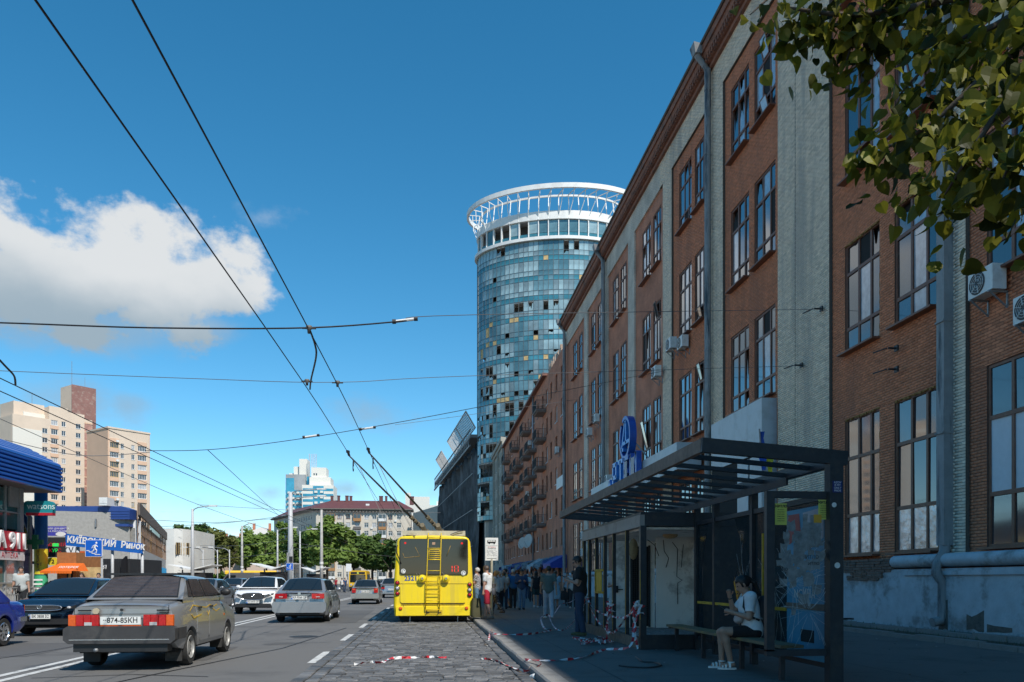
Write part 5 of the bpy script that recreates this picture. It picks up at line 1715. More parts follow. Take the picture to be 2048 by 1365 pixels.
def modern_rear(t, yr, txt, w, z0, zp, lampw=.4, bumper=None, paint_=SIL, P=None):
 for sx in (-1, 1):
  lamp(t, 'tail_lamp', [LRED, LRED], sx * (w - lampw), sx * w, yr + .05, z0, z0 + .17, .16)
  MB().box(sx * (w - .30), sx * (w - .14), yr + .052, yr + .06, z0 + .05, z0 + .075).build('lamp_strip', LWHT, t)
 plate(t, (0, yr - .01, zp), txt)
 MB().box(-.32, .32, yr - .012, yr + .03, zp + .075, zp + .1).build('plate_trim', CHROME, t)
 MB().tube([(0, yr + .045, z0 + .17), (0, yr + .02, z0 + .17)], .05, 14).build('emblem', CHROME, t)
 MB().bar((-w * .75, yr + .025, zp - .09), (w * .75, yr + .025, zp - .09), .008).build('boot_seam', UNDER, t)
 MB().box(-w * .8, w * .8, yr + .10, yr + .3, .26, .34).build('lower_valance', TRIM, t)
modern_rear(son, -2.42, 'КА 9566 ОР', .80, .80, .84)
MB().prism([(-.84, .70), (-.88, .62), (-.86, .40), (-.78, .34), (.78, .34), (.86, .40), (.88, .62), (.84, .70)][::-1], -2.45, -2.2, 'y').build('bumper', SIL, son, 40, fix=True)
# 3 -- white crossover coming towards us
WHP = paint('white_pearl_paint', (.74, .75, .76), 0, .25)
P_maz = dict(L=4.4, rear=-2.2, front=2.2, r=.345, tw=.22, ra=-1.32, fa=1.33, rim='dark', sill=.30, endlow=.34, paint=WHP, zb=1.08, zr=1.555, wb=.80, wr=.60,
 deck=[(-2.2, 1.05), (-1.8, 1.1), (-.5, 1.06), (.9, 1.05), (1.8, .97), (2.2, .80)],
 hw=[(-2.2, .78), (-1.8, .88), (-.8, .90), (1.2, .90), (1.9, .87), (2.2, .76)],
 gh=(-2.0, -1.45, .15, 1.22), lean_r=.16, round_f=.22, lean_f=.12,
 side=[[(-1.45, .15), (-1.05, .1), (-1.0, .82), (-1.35, .7)], [(-.98, .1), (-.15, .1), (-.17, .88), (-.9, .86)], [(-.08, .1), (.92, .1), (.3, .86), (-.09, .88)]],
 doors=[(-1.0, -.14), (-.1, .9)], mirror=(.72, 1.13), mirror_mat=WHP, handle=WHP)
maz, MF = car('white_crossover', 'white crossover with dark oval grille driving towards the camera beside the silver sedan', (-7.2, 36.2, ZRD), PI, P_maz)
def front_kit(t, yf, txt, w, zg, gw, gh_, lampz, zp, body, grille_lines=6, lowtrim=True, logo='wings'):
 n = 16
 pts = [(gw * math.copysign(abs(math.cos(2 * PI * k / n)) ** .6, math.cos(2 * PI * k / n)), zg + gh_ * math.copysign(abs(math.sin(2 * PI * k / n)) ** .7, math.sin(2 * PI * k / n))) for k in range(n)]
 g = MB().prism(pts, yf - .06, yf + .012, 'y').build('grille', TRIM, t, fix=True)
 m = MB().tube([(x, yf + .012, z) for x, z in pts + pts[:1]], .010, 6, cap=False)
 m.build('grille_rim', CHROME, g)
 for k in range(grille_lines):
  z = zg - gh_ * .8 + 1.6 * gh_ * k / (grille_lines - 1)
  MB().bar((-gw * .85, yf + .014, z), (gw * .85, yf + .014, z), .006).build('slat', STEEL, g)
 e = MB().tube([(.06 * math.cos(2 * PI * k / 18), yf + .03, zg + gh_ * .25 + .05 * math.sin(2 * PI * k / 18)) for k in range(19)], .008, 6, cap=False)
 if logo == 'wings': e.bar((-.05, yf + .03, zg + gh_ * .25 + .025), (0, yf + .03, zg + gh_ * .25 - .01), .012).bar((.05, yf + .03, zg + gh_ * .25 + .025), (0, yf + .03, zg + gh_ * .25 - .01), .012)
 else:
  q = zg + gh_ * .25
  for a, b_ in (((-.03, .045), (-.005, .005)), ((.03, .045), (.005, .005)), ((-.048, .02), (-.022, -.045)), ((-.022, -.045), (0, -.005)), ((0, -.005), (.022, -.045)), ((.022, -.045), (.048, .02))):
   e.bar((a[0], yf + .03, q + a[1]), (b_[0], yf + .03, q + b_[1]), .012)
 e.build('emblem', CHROME, t)
 for sx in (-1, 1):
  lo = MB().prism([(sx * (gw + .03), lampz - .01), (sx * (w - .04), lampz + .02), (sx * (w - .01), lampz + .10), (sx * (gw + .10), lampz + .045)], yf - .12, yf + .0, 'y').build('headlight', TRIM, t, fix=True)
  MB().sphere((sx * (w - .15), yf - .0, lampz + .045), (.055, .03, .035), 12, 6).build('lens', LWHT, lo, True)
 plate(t, (0, yf + .03, zp), txt, rz=PI)
 if lowtrim:
  MB().prism([(-w * .9, .30), (w * .9, .30), (w * .82, .44), (-w * .82, .44)], yf - .16, yf - .02, 'y').build('lower_grille', TRIM, t, fix=True)
front_kit(maz, 2.2, 'КА 6475 ОР', .84, .74, .46, .15, .78, .52, WHP, 6)
for sx in (-1, 1): MB().box(sx * .905, sx * .93, -1.7, 1.8, .30, .36).build('sill_cladding', TRIM, maz)
# 4 -- dark blue saloon behind the blue one, oncoming
DBL = paint('deep_blue_paint', (.008, .022, .045), .3, .25)
P_vw = dict(L=4.7, rear=-2.35, front=2.35, r=.325, tw=.21, ra=-1.35, fa=1.36, rim='alloy', sill=.24, endlow=.26, paint=DBL, zb=1.0, zr=1.465, wb=.80, wr=.60,
 deck=[(-2.35, 1.0), (-1.8, 1.03), (-.5, 1.0), (1.0, .985), (2.0, .90), (2.35, .74)],
 hw=[(-2.35, .78), (-2.0, .87), (-1.0, .90), (1.2, .90), (2.0, .87), (2.35, .74)],
 gh=(-1.75, -.95, .25, 1.25), round_f=.2, lean_f=.15,
 side=[[(-.98, .1), (-.12, .1), (-.14, .88), (-.86, .86)], [(-.05, .1), (.95, .1), (.38, .86), (-.06, .88)]],
 doors=[(-1.0, -.12), (-.08, .92)], mirror=(.78, 1.04))
vw, VF = car('dark_blue_sedan', 'dark blue sedan with chrome barred grille facing the camera behind the old silver saloon', (-9.68, 23.5, ZRD), PI, P_vw)
front_kit(vw, 2.35, 'ВК 3858 ІС', .84, .72, .52, .07, .68, .50, DBL, 4, logo='vw')
for z in (.36, .42): MB().bar((-.7, 2.27, z), (.7, 2.27, z), .015).build('grille_bar', STEEL, vw)
# 5 -- bright blue old saloon cut by the left edge, oncoming
BLP = paint('bright_blue_paint', (.012, .035, .30), .2, .2)
P_bl = dict(L=4.1, rear=-2.05, front=2.05, r=.305, tw=.18, ra=-1.15, fa=1.27, rim='alloy', sill=.27, endlow=.40, paint=BLP, zb=.99, zr=1.44, wb=.76, wr=.60,
 deck=[(-2.05, .93), (-1.9, .955), (-1.2, .97), (-.5, .97), (1.0, .95), (1.9, .92), (2.05, .85)],
 hw=[(-2.05, .78), (-1.8, .80), (-.8, .81), (1.0, .81), (1.9, .80), (2.05, .77)],
 gh=(-1.42, -.95, .35, .85), lean_r=.02, lean_f=.02, round_r=.02, round_f=.03,
 side=[[(-.90, .1), (-.16, .1), (-.18, .88), (-.74, .88)], [(-.1, .1), (.66, .1), (.35, .88), (-.1, .88)]],
 doors=[(-.9, -.14), (-.1, .7)], mirror=(.62, 1.08), handle=CHROME)
bl, BF = car('blue_saloon', 'bright blue old saloon with shiny spoked wheel cut off by the left picture edge', (-9.80, 16.98, ZRD), PI, P_bl)
MB().box(-.83, .83, -2.14, -2.02, .50, .60).box(-.83, -.77, -2.1, -1.75, .50, .60).box(.77, .83, -2.1, -1.75, .50, .60).build('bumper', CHROME, bl)
for sx in (-1, 1): MB().box(sx * .6, sx * .78, -1.56, -1.53, .14, .42).build('mudflap', MATS['rubber_flap'], bl)
for sx in (-1, 1): lamp(bl, 'tail_lamp', [LRED, LAMB], sx * .45, sx * .76, -2.06, .66, .86)
# 6 -- beige-silver saloon further on
BSI = paint('champagne_paint', (.36, .35, .32), .5, .3)
P_op = dict(P_son); P_op.update(L=4.25, rear=-2.1, front=2.1, ra=-1.2, fa=1.25, r=.3, paint=BSI, zb=.98, zr=1.425, wb=.78, mirror=(.72, 1.03), mirror_mat=TRIM,
 deck=[(-2.1, .97), (-1.95, 1.0), (-1.4, 1.0), (-.5, .97), (1.0, .93), (1.8, .80), (2.1, .66)], hw=[(-2.1, .74), (-1.8, .83), (-.8, .855), (1.2, .85), (1.9, .80), (2.1, .66)],
 gh=(-1.6, -.9, .30, 1.15), side=[[(-.86, .1), (-.12, .1), (-.14, .88), (-.78, .86)], [(-.05, .1), (.86, .1), (.4, .86), (-.06, .88)]], doors=[(-.88, -.12), (-.08, .8)])
op, _ = car('champagne_sedan', 'small champagne sedan with tall red and amber corner lamps left of the trolleybus', (-3.66, 49.5, ZRD), 0, P_op)
for sx in (-1, 1): lamp(op, 'tail_lamp', [LRED, LRED], sx * .52, sx * .755, -2.07, .68, .94, .10)
for sx in (-1, 1): MB().box(sx * .57, sx * .72, -2.09, -2.072, .84, .90).build('indicator', LAMB, op)
plate(op, (0, -2.115, .76), 'АА 1046 НК')
MB().prism([(-.80, .62), (-.83, .5), (-.78, .34), (.78, .34), (.83, .5), (.80, .62)][::-1], -2.17, -1.95, 'y').build('bumper', BSI, op, 40, fix=True)
# 7.. further cars
def far_car(label, loc, rz, pm, base=P_op, name='parked_car', grp=None, front=False, txt=None):
 P = dict(base); P['paint'] = pm; P['mirror_mat'] = pm
 t, _ = car(name, label, loc, rz, P, grp)
 if front:
  front_kit(t, P['front'], txt or 'АА 2580 ІМ', .76, .66, .35, .07, .66, .48, pm, 3)
 else:
  for sx in (-1, 1): lamp(t, 'tail_lamp', [LRED], sx * .48, sx * .76, P['rear'] + .03, .72, .88, .1)
  plate(t, (0, P['rear'] - .02, .70), txt or 'АА 7310 ОВ')
 return t
GREYP = paint('grey_paint', (.20, .21, .225), .5, .3); BLKP = paint('black_paint', (.012, .013, .015), .2, .25)
far_car('silver hatchback driving between the champagne sedan and the trolleybus', (-2.9, 66, ZRD), 0, SIL, P_maz, 'silver_hatchback')
far_car('black sedan coming up behind the white crossover', (-7.4, 56, ZRD), PI, BLKP, P_son, 'black_sedan', front=True)
far_car('slate grey sedan half hidden behind the roof of the old silver saloon', (-10.3, 38.5, ZRD), PI, GREYP, P_son, 'grey_sedan', front=True)
far_car('grey car with its roof showing between the old saloon and the white crossover', (-14.0, 60, ZRD), PI, GREYP, P_maz, 'grey_crossover', front=True)
for (px, F_, c, lab, rz) in ((648, 118, WHITE, 'small white car parked below the park trees left of the yellow minibus', PI), (615, 120, BLKP, 'black car parked behind the underpass sign under the trees', PI), (630, 140, GREYP, 'grey car parked furthest among the trees behind the white one', PI),
 (752, 120, BLKP, 'black car parked right of the yellow minibus', 0), (768, 130, GREYP, 'grey car parked under the dark trees right of the minibus', 0), (784, 112, BSI, 'pale car parked against the trolleybus outline under the dark trees', 0)):
 p = W(px, HZ, F_)
 far_car(lab, (p.x, p.y, -.02), rz, c, P_op, grp='cars parked beyond the crossing')
 # yellow minibus
MYEL = paint('minibus_yellow', (.70, .42, .012), 0, .4, coat=.3)
p = W(716, HZ, 103)
mbx = thing('yellow_minibus', 'yellow minibus facing the camera beyond the champagne sedan', 'minibus', (p.x, p.y, 0), PI)
prof = [(-1.12, .35), (1.12, .35), (1.16, 1.2), (1.08, 2.5), (.95, 2.68), (-.95, 2.68), (-1.08, 2.5), (-1.16, 1.2)]
MB().prism(prof, -6.2, .2, 'y').build('body', MYEL, mbx, fix=True)
MB().prism([(-1.0, 1.15), (1.0, 1.15), (.97, 2.15), (-.97, 2.15)], .19, .22, 'y').build('windscreen', CARGLASS, mbx, fix=True)
MB().box(-.9, .9, .2, .225, 2.22, 2.5).box(-.12, .12, .225, .235, 2.26, 2.46, 1).build('route_board', [TRIM, mat('route_sign', (.5, .6, .1), .5)], mbx)
for sx in (-1, 1):
 MB().tube([(sx * .85, .19, .85), (sx * .85, .24, .85)], .13, 12).build('headlight', LWHT, mbx)
 MB().box(sx * 1.2, sx * 1.32, .1, .2, 1.5, 1.95).build('mirror', TRIM, mbx)
 for y in (-.9, -4.8): put_wheel(mbx, sx * .98, y, .4, .24, 'steel')
 for k in range(4): MB().box(sx * 1.125, sx * 1.14, -1.9 - k * 1.1, -1.0 - k * 1.1, 1.3, 2.2).build('side_window', CARGLASS, mbx)
MB().box(-1.14, 1.14, .15, .3, .35, .6).build('bumper', TRIM, mbx)
mb2 = dup(mbx, W(455, HZ, 104) * Vector((1, 1, 0)), PI / 2 + .15, 'yellow minibus seen side on behind the fence and the white crossover')
# grey van parked by the dark bus shelter
GV = paint('dull_grey_van_paint', (.16, .16, .165), .2, .4)
p = W(478, HZ, 84)
van = thing('grey_van', 'dull grey van parked behind the fence left of the white crossover', 'van', (p.x, p.y, 0), RD(70))
MB().prism([(-2.4, .4), (2.4, .4), (2.4, 1.0), (1.6, 1.25), (.9, 2.05), (.5, 2.2), (-2.3, 2.2), (-2.4, 2.0)], -.9, .9, 'x').build('body', GV, van, fix=True)
for sx in (-1, 1):
 for y in (-1.5, 1.5): put_wheel(van, sx * .82, y, .32, .2, 'steel')
 MB().prism([(-.2, 1.3), (1.35, 1.3), (.8, 1.95), (-.2, 1.95)], sx * .895, sx * .91, 'x').build('side_window', CARGLASS, van, fix=True)
MB().add([(-.8, 1.55, 1.3), (.8, 1.55, 1.3), (.75, .92, 2.0), (-.75, .92, 2.0)], [(0, 1, 2, 3)]).build('windscreen', CARGLASS, van)

# ------------------------------------------------------------------ trolleybus
BY = 26.15
BYEL = mat('trolleybus_yellow', (.84, .62, .008), .38, var=.05, scale=1.5, coat=.35, dirt=(.50, .38, .07), dscale=2.6, damt=.45, streak=True)
bus = thing('trolleybus', 'yellow trolleybus seen from behind at the stop with ladder and raised poles', 'trolleybus', (.20, BY, 0))
LB = 11.8
def sec(y, z_lo=.27, grow=0.0):
 P_ = [(1.27, z_lo), (1.30, .6), (1.285, 1.4), (1.245, 2.2), (1.20, 2.68), (1.15, 2.79), (1.06, 2.85), (.5, 2.88), (0, 2.89)]
 q = [(x + grow, z) for x, z in P_]
 return [(x, y, z) for x, z in q] + [(-x, y, z) for x, z in q[-2::-1]]
R_ = [sec(y, grow=g_) for y, g_ in ((0, -.10), (.015, -.05), (.05, -.015), (.12, 0), (3, 0), (6, 0), (9, 0), (LB, 0))]
R_[0] = [(x, y, min(z, 2.82)) for x, y, z in R_[0]]
m = MB().grid(R_)
rv = R_[0]; n = len(rv)
for k in range(n // 2): m.add([rv[k], rv[k + 1], rv[n - 2 - k], rv[n - 1 - k]], [(3, 2, 1, 0)])
m.box(-1.25, 1.25, .05, LB, .25, .30)
m.build('body', BYEL, bus, 40)
BGL = mat('bus_rear_glass', (.014, .012, .010), .05, var=0, spec=.7)
def rrect(x0, x1, z0, z1, r, n=5):
 pts = []
 for cx_, cz_, a0 in ((x1 - r, z0 + r, -PI / 2), (x1 - r, z1 - r, 0), (x0 + r, z1 - r, PI / 2), (x0 + r, z0 + r, PI)):
  for k in range(n + 1):
   a = a0 + PI / 2 * k / n
   pts.append((cx_ + r * math.cos(a), cz_ + r * math.sin(a)))
 return pts
MB().prism(rrect(-1.10, 1.12, 1.60, 2.77, .06), -.03, .02, 'y').build('rear_window_seal', TRIM, bus, fix=True)
MB().prism(rrect(-1.075, 1.095, 1.625, 2.745, .05), -.036, -.028, 'y').build('rear_window', BGL, bus, fix=True)
# things seen through the window: yellow grab rails
m = MB().tube([(-.6, -.040, 2.5), (-.45, -.040, 2.2), (-.95, -.040, 2.15), (-1.0, -.040, 2.3)], .012, 6).tube([(.42, -.040, 2.2), (.55, -.040, 2.55)], .012, 6)
m.build('grab_rail', mat('grab_rail_yellow', (.22, .13, .02), .5), bus, True)
p0 = MB().prism(rrect(-1.08, 1.04, .68, 1.29, .07), -.035, .01, 'y').build('engine_cover', BYEL, bus, fix=True)
MB().box(-1.05, 1.01, -.036, -.028, .64, .665).build('cover_lip_shadow', UNDER, p0)  # dark strip painting the shadow under the lip of the cover
MB().bar((-1.2, -.004, 1.275 + .03), (1.2, -.004, 1.305), .012).build('panel_seam', UNDER, bus)
for x in (-.98, .86): MB().bar((x, -.004, .28), (x, -.004, .62), .01).build('panel_seam', UNDER, bus)
MB().box(-1.22, 1.22, -.05, .05, .27, .56).build('rear_bumper', BYEL, bus)
MB().prism(rrect(-.30, .28, .30, .45, .03), -.058, -.048, 'y').build('tow_recess', mat('bus_yellow_dark', (.5, .33, .01), .5), bus, fix=True)
for x in (-.26, .12): MB().tube([(x, -.07, .30), (x + .03, -.07, .36), (x + .12, -.07, .38)], .014, 6).tube([(x + .03, -.07, .36), (x + .03, -.07, .44)], .014, 6).build('tow_hook', TRIM, bus)
# ladder
lad = bpy.data.objects.new('ladder', None); COL.objects.link(lad); lad.parent = bus
def rail_x(z, s_):
 t = (z - .46) / (2.93 - .46)
 return (-.27 + .10 * t) if s_ < 0 else (.18 + .065 * t)
LYEL = mat('ladder_yellow', (.66, .45, .01), .5, var=.1)
for s_ in (-1, 1):
 MB().tube([(rail_x(.46, s_), -.11, .46), (rail_x(1.6, s_), -.13, 1.6), (rail_x(2.8, s_), -.10, 2.8), (rail_x(2.93, s_), -.02, 2.95), (rail_x(2.93, s_), .25, 2.97)], .016, 8).build('rail', LYEL, lad, True)
for cy in (255, 352, 455, 555, 610, 655, 692, 735, 766, 826, 908):
 z = 1.42 + (141 - cy / 4.55) / 61.3
 MB().tube([(rail_x(z, -1), -.12, z), (rail_x(z, 1), -.12, z)], .013, 6).build('rung', LYEL, lad, True)
gz0, gz1 = 2.10, 2.41
m = MB()
for k in range(6): m.tube([(-.14, -.10, gz0 + (gz1 - gz0) * k / 5), (.21, -.10, gz0 + (gz1 - gz0) * k / 5)], .014, 6)
m.tube([(-.15, -.10, gz0), (-.15, -.10, gz1 - .04), (-.12, -.10, gz1), (.18, -.10, gz1), (.21, -.10, gz1 - .04), (.21, -.10, gz0)], .016, 6)
m.build('step_grille', LYEL, lad, True)
# rope reels, lamps
for x in (-.37, .40):
 M_ = Matrix.Translation((x, -.02, 1.48)) @ Matrix.Rotation(RD(90), 4, 'X')
 ro_ = MB().lathe([(0, .19), (.05, .19), (.07, .16), (.11, .15), (.125, .12), (.125, .07), (.10, .05), (.10, .0)], 18, M_).build('rope_reel', BYEL, bus, 40)
 MB().lathe([(0, .197), (.035, .195), (.04, .185)], 10, M_).build('hub', STEEL, ro_)
for s_, zs in ((-1, (1.335, 1.16, .99)), (1, (1.275, 1.10, .94))):
 for z, mm in zip(zs, (LRED, LWHT, LRED)):
  M_ = Matrix.Translation((s_ * 1.175, .0, z)) @ Matrix.Rotation(RD(90), 4, 'X')
  ho = MB().lathe([(.075, 0), (.075, .03), (.06, .034), (.058, .02)], 16, M_).build('lamp_housing', TRIM, bus, 40)
  MB().lathe([(.056, .02), (.05, .035), (.02, .045), (0, .046)], 16, M_).build('tail_lamp', mm, ho, 60)
 M_ = Matrix.Translation((s_ * 1.07, -.05, .50)) @ Matrix.Rotation(RD(90), 4, 'X')
 MB().lathe([(.06, 0), (.058, .02), (.03, .035), (0, .036)], 14, M_).build('fog_lamp', LAMB, bus, 60)
 MB().tube([(s_ * .78 + .02, .2, .3), (s_ * .78, .15, .0)], .018, 6).build('earthing_strap', mat('strap_white', (.6, .6, .58), .7), bus)
 MB().tube([(s_ * .92, -.045, 2.63), (s_ * .92, -.03, 2.63)], .035, 10).build('marker_lamp', mat('red_marker', (.5, .01, .01), .3, emit=(1, .02, .01), es=.35), bus)
MB().box(-.05, .05, -.045, -.03, 2.58, 2.66).build('camera_box', mat('camera_box', (.42, .25, .16), .6), bus)
text('2321', .21, mat('fleet_number_blue', (.02, .07, .30), .5, var=0), bus, (-.74, -.005, 1.475), ext=.002, sx=1.0, bold=.006)
LED = mat('led_red', (.3, .01, .01), .5, var=0, emit=(1, .03, .02), es=1.1)
m = MB()
def seg7(mb, ch, x, z, w, h, y=-.040, t=.022):
 on = {'1': 'BC', '8': 'ABCDEFG'}[ch]
 S = {'A': ((0, h), (w, h)), 'B': ((w, h), (w, h / 2)), 'C': ((w, h / 2), (w, 0)), 'D': ((0, 0), (w, 0)), 'E': ((0, h / 2), (0, 0)), 'F': ((0, h), (0, h / 2)), 'G': ((0, h / 2), (w, h / 2))}
 for s_ in on:
  a, b_ = S[s_]; a, b_ = Vector((x + a[0], y, z + a[1])), Vector((x + b_[0], y, z + b_[1]))
  d = (b_ - a).normalized() * .014
  mb.bar(a + d, b_ - d, t, .004)
seg7(m, '1', .55, 1.69, .05, .21); seg7(m, '8', .68, 1.69, .12, .21)
m.build('route_number', LED, bus)
for x, z in ((-.98, 1.72), (.97, 1.66)):
 st_ = MB().tube([(x, -.036, z), (x, -.041, z)], .075, 18).build('round_sticker', WHITE, bus)
 MB().tube([(x + .045 * math.cos(2 * PI * k / 12), -.043, z + .045 * math.sin(2 * PI * k / 12)) for k in range(10)], .008, 4, cap=False).build('sticker_mark', INK, st_)
MB().tube([(-1.17, -.01, 2.55), (-1.2, -.05, 2.5), (-1.19, -.06, 2.3), (-1.05, -.06, 1.95)], .018, 6).build('rubber_cable', TRIM, bus, True)
# roof rack and pole gear
BRK = mat('roof_gear_brown', (.17, .14, .09), .7, var=.3, scale=6, dirt=(.09, .06, .04), dscale=3)
RKM = mat('roof_rack_pale', (.42, .40, .33), .7, var=.15, dirt=(.25, .2, .12), dscale=2)
MB().box(-1.02, 1.05, .35, .42, 2.90, 3.06).box(-1.02, -.95, .4, 7.5, 2.9, 3.03).box(.98, 1.05, .4, 7.5, 2.9, 3.03).build('roof_rack', RKM, bus)
MB().box(-.75, .75, 4.2, 8.5, 2.88, 3.25).build('equipment_box', RKM, bus)
MB().tube([(.55, .3, 2.93), (.8, .3, 3.03), (.98, .3, 3.06)], .015, 6).tube([(-.9, .3, 2.9), (-.6, -.05, 2.86)], .015, 6).build('roof_hook', TRIM, bus)
for s_ in (-1, 1):
 MB().box(s_ * .30 - .14, s_ * .30 + .14, 5.3, 6.3, 3.2, 3.42).tube([(s_ * .3, 5.2, 3.35), (s_ * .3 - .1, 4.7, 3.55)], .09, 8).build('pole_base', BRK, bus, 40)
def bl_(v): return Vector(v) - Vector((.20, BY, 0))
for (tip, base) in (((-2.70, 28.1, 5.74), (-.10, 32.4, 3.42)), ((-1.97, 27.6, 5.76), (.50, 32.4, 3.42))):
 a, b_ = bl_(tip), bl_(base)
 k = b_ + (a - b_) * .30
 po = MB().tube([b_, k, a], [.055, .042, .024], 8).build('trolley_pole', BLACKM, bus, True)
 d = (a - b_).normalized()
 m = MB()
 for t in (.04, .09, .14, .19): m.tube([b_ + (a - b_) * t, b_ + (a - b_) * (t + .025)], .085, 8)
 m.build('spring', BRK, po)
 hd = MB().bar(a, a + Vector((-.05, -.05, .14)), .07, .05).bar(a + Vector((-.06, -.22, .12)), a + Vector((-.03, .18, .16)), .06, .09)
 ring_ = [a + d * -.25 + Vector((0, 0, -.22)) + Vector((.0, math.cos(2 * PI * q / 12) * .10, math.sin(2 * PI * q / 12) * .18)) for q in range(12)]
 hd.tube(ring_, .018, 5, cap=False)
 hd.build('pole_head', BLACKM, po)
 for (dx, rx) in ((0, -.37 if tip[0] < -2.3 else .40), (.35, (-.37 if tip[0] < -2.3 else .40) - .1)):
  s0 = b_ + (a - b_) * (.90 - dx * .05); e0 = Vector((rx, -.15, 1.5))
  pts = [s0 + (e0 - s0) * q + Vector((0, 0, -.25 * math.sin(PI * q))) for q in [i / 8 for i in range(9)]]
  MB().tube(pts, .007, 4, cap=False).build('rope', mat('rope_grey', (.16, .15, .14), .9), po)
for s_ in (-1, 1):
 for y in (3.2, 9.0): put_wheel(bus, s_ * 1.08, y, .46, .28, 'steel')
 for k in range(6): MB().box(s_ * 1.262, s_ * 1.275, 1.0 + k * 1.7, 2.5 + k * 1.7, 1.45, 2.35).build('side_window', CARGLASS, bus)
MB().box(-1.1, 1.1, .2, 1.2, .12, .27).build('underside', UNDER, bus)
# ------------------------------------------------------------------ people: smooth bodies grown from a posed skeleton
def snet(f, lo, hi, h):
 """surface nets over a signed distance function"""
 lo, hi = np.array(lo, float), np.array(hi, float)
 n = np.maximum(3, np.ceil((hi - lo) / h).astype(int) + 1)
 ax = [lo[i] + h * np.arange(n[i]) for i in range(3)]
 X, Y, Z = np.meshgrid(*ax, indexing='ij')
 D = f(np.stack([X.ravel(), Y.ravel(), Z.ravel()], 1)).reshape(n)
 ins = D < 0
 nc = n - 1
 cnt = np.zeros(nc); acc = np.zeros(tuple(nc) + (3,))
 offs = [(i, j, k) for i in (0, 1) for j in (0, 1) for k in (0, 1)]
 def sub(A, o): return A[o[0]:o[0] + nc[0], o[1]:o[1] + nc[1], o[2]:o[2] + nc[2]]
 for a in offs:
  for d in range(3):
   if a[d]: continue
   b_ = list(a); b_[d] = 1
   da, db = sub(D, a), sub(D, b_)
   cr = (da < 0) != (db < 0)
   t = np.where(cr, da / np.where(cr, da - db, 1), 0)
   for e in range(3):
    acc[..., e] += np.where(cr, a[e] + (t if e == d else 0), 0)
   cnt += cr
 act = cnt > 0
 idx = -np.ones(nc, int); idx[act] = np.arange(act.sum())
 ci = np.argwhere(act)
 V = lo + h * (ci + acc[act] / cnt[act][:, None])
 F = []
 for d in range(3):
  u, v = (d + 1) % 3, (d + 2) % 3
  sl0 = [slice(1, -1)] * 3; sl1 = [slice(1, -1)] * 3
  sl0[d] = slice(0, -1); sl1[d] = slice(1, None)
  A, B = ins[tuple(sl0)], ins[tuple(sl1)]
  for flip in (False, True):
   e = np.argwhere((A & ~B) if not flip else (~A & B))
   if not len(e): continue
   base = e.copy(); base[:, u] += 1; base[:, v] += 1
   q = []
   for du, dv in ((0, 0), (-1, 0), (-1, -1), (0, -1)):
    c = base.copy(); c[:, u] += du; c[:, v] += dv
    q.append(idx[c[:, 0], c[:, 1], c[:, 2]])
   q = np.stack(q, 1)
   if flip: q = q[:, ::-1]
   F.append(q)
 F = np.concatenate(F) if F else np.zeros((0, 4), int)
 F = F[(F >= 0).all(1)]
 return V, F
def np_mesh(name, V, F, m, smooth=True):
 me = bpy.data.meshes.new(name)
 me.from_pydata(V.tolist(), [], F.tolist())
 me.materials.append(m)
 if smooth: me.polygons.foreach_set('use_smooth', [True] * len(me.polygons))
 me.update()
 return me
def caps(P, a, b_, r0, r1):
 a, b_ = np.array(a, float), np.array(b_, float)
 ab = b_ - a
 t = np.clip(((P - a) @ ab) / max(1e-9, ab @ ab), 0, 1)
 return np.linalg.norm(P - (a + t[:, None] * ab), axis=1) - (r0 + (r1 - r0) * t)
def elli(P, c, r, R=None):
 Q = P - np.array(c)
 if R is not None: Q = Q @ np.array(R)
 r = np.array(r)
 return (np.linalg.norm(Q / r, axis=1) - 1) * r.min()
def smin(ds, k):
 r = ds[0]
 for d in ds[1:]:
  h_ = np.clip(.5 + .5 * (d - r) / k, 0, 1)
  r = d + (r - d) * h_ - k * h_ * (1 - h_)
 return r
def nv(v):
 v = np.array(v, float); return v / np.linalg.norm(v)
ARMS = {'down': ((.16, .03, -1), (.10, .16, -1)), 'swingf': ((.14, .28, -1), (.05, .6, -1)), 'swingb': ((.14, -.3, -1), (.1, -.05, -1)), 'phone': ((.18, .12, -1), (-.42, .9, .28)),
 'hip': ((.75, -.25, -.75), (-.75, .35, -.35)), 'chest': ((.15, .2, -1), (-.7, .65, .15)), 'face': ((.05, .6, -.75), (-.35, .25, .95)), 'lap': ((.1, .25, -1), (-.45, .9, .15)), 'up': ((.5, .1, .75), (-.6, .1, .7)), 'carry': ((.18, .0, -1), (.08, .10, -1))}
SKINS = [mat('skin_light', (.38, .215, .15), .55, var=.06), mat('skin_tanned', (.36, .20, .13), .55, var=.06)]
HAIRS = {'dark': mat('hair_dark', (.018, .012, .010), .5, var=.25, scale=30), 'brown': mat('hair_brown', (.065, .04, .025), .5, var=.25, scale=30), 'grey': mat('hair_grey', (.42, .41, .40), .6, var=.15, scale=30), 'blond': mat('hair_blond', (.35, .23, .11), .5, var=.2, scale=30)}
def cloth(name, c, **k): return mat(name, c, .9, 0, var=k.pop('var', .10), scale=k.pop('scale', 8), bump=.25, bscale=30, **k)
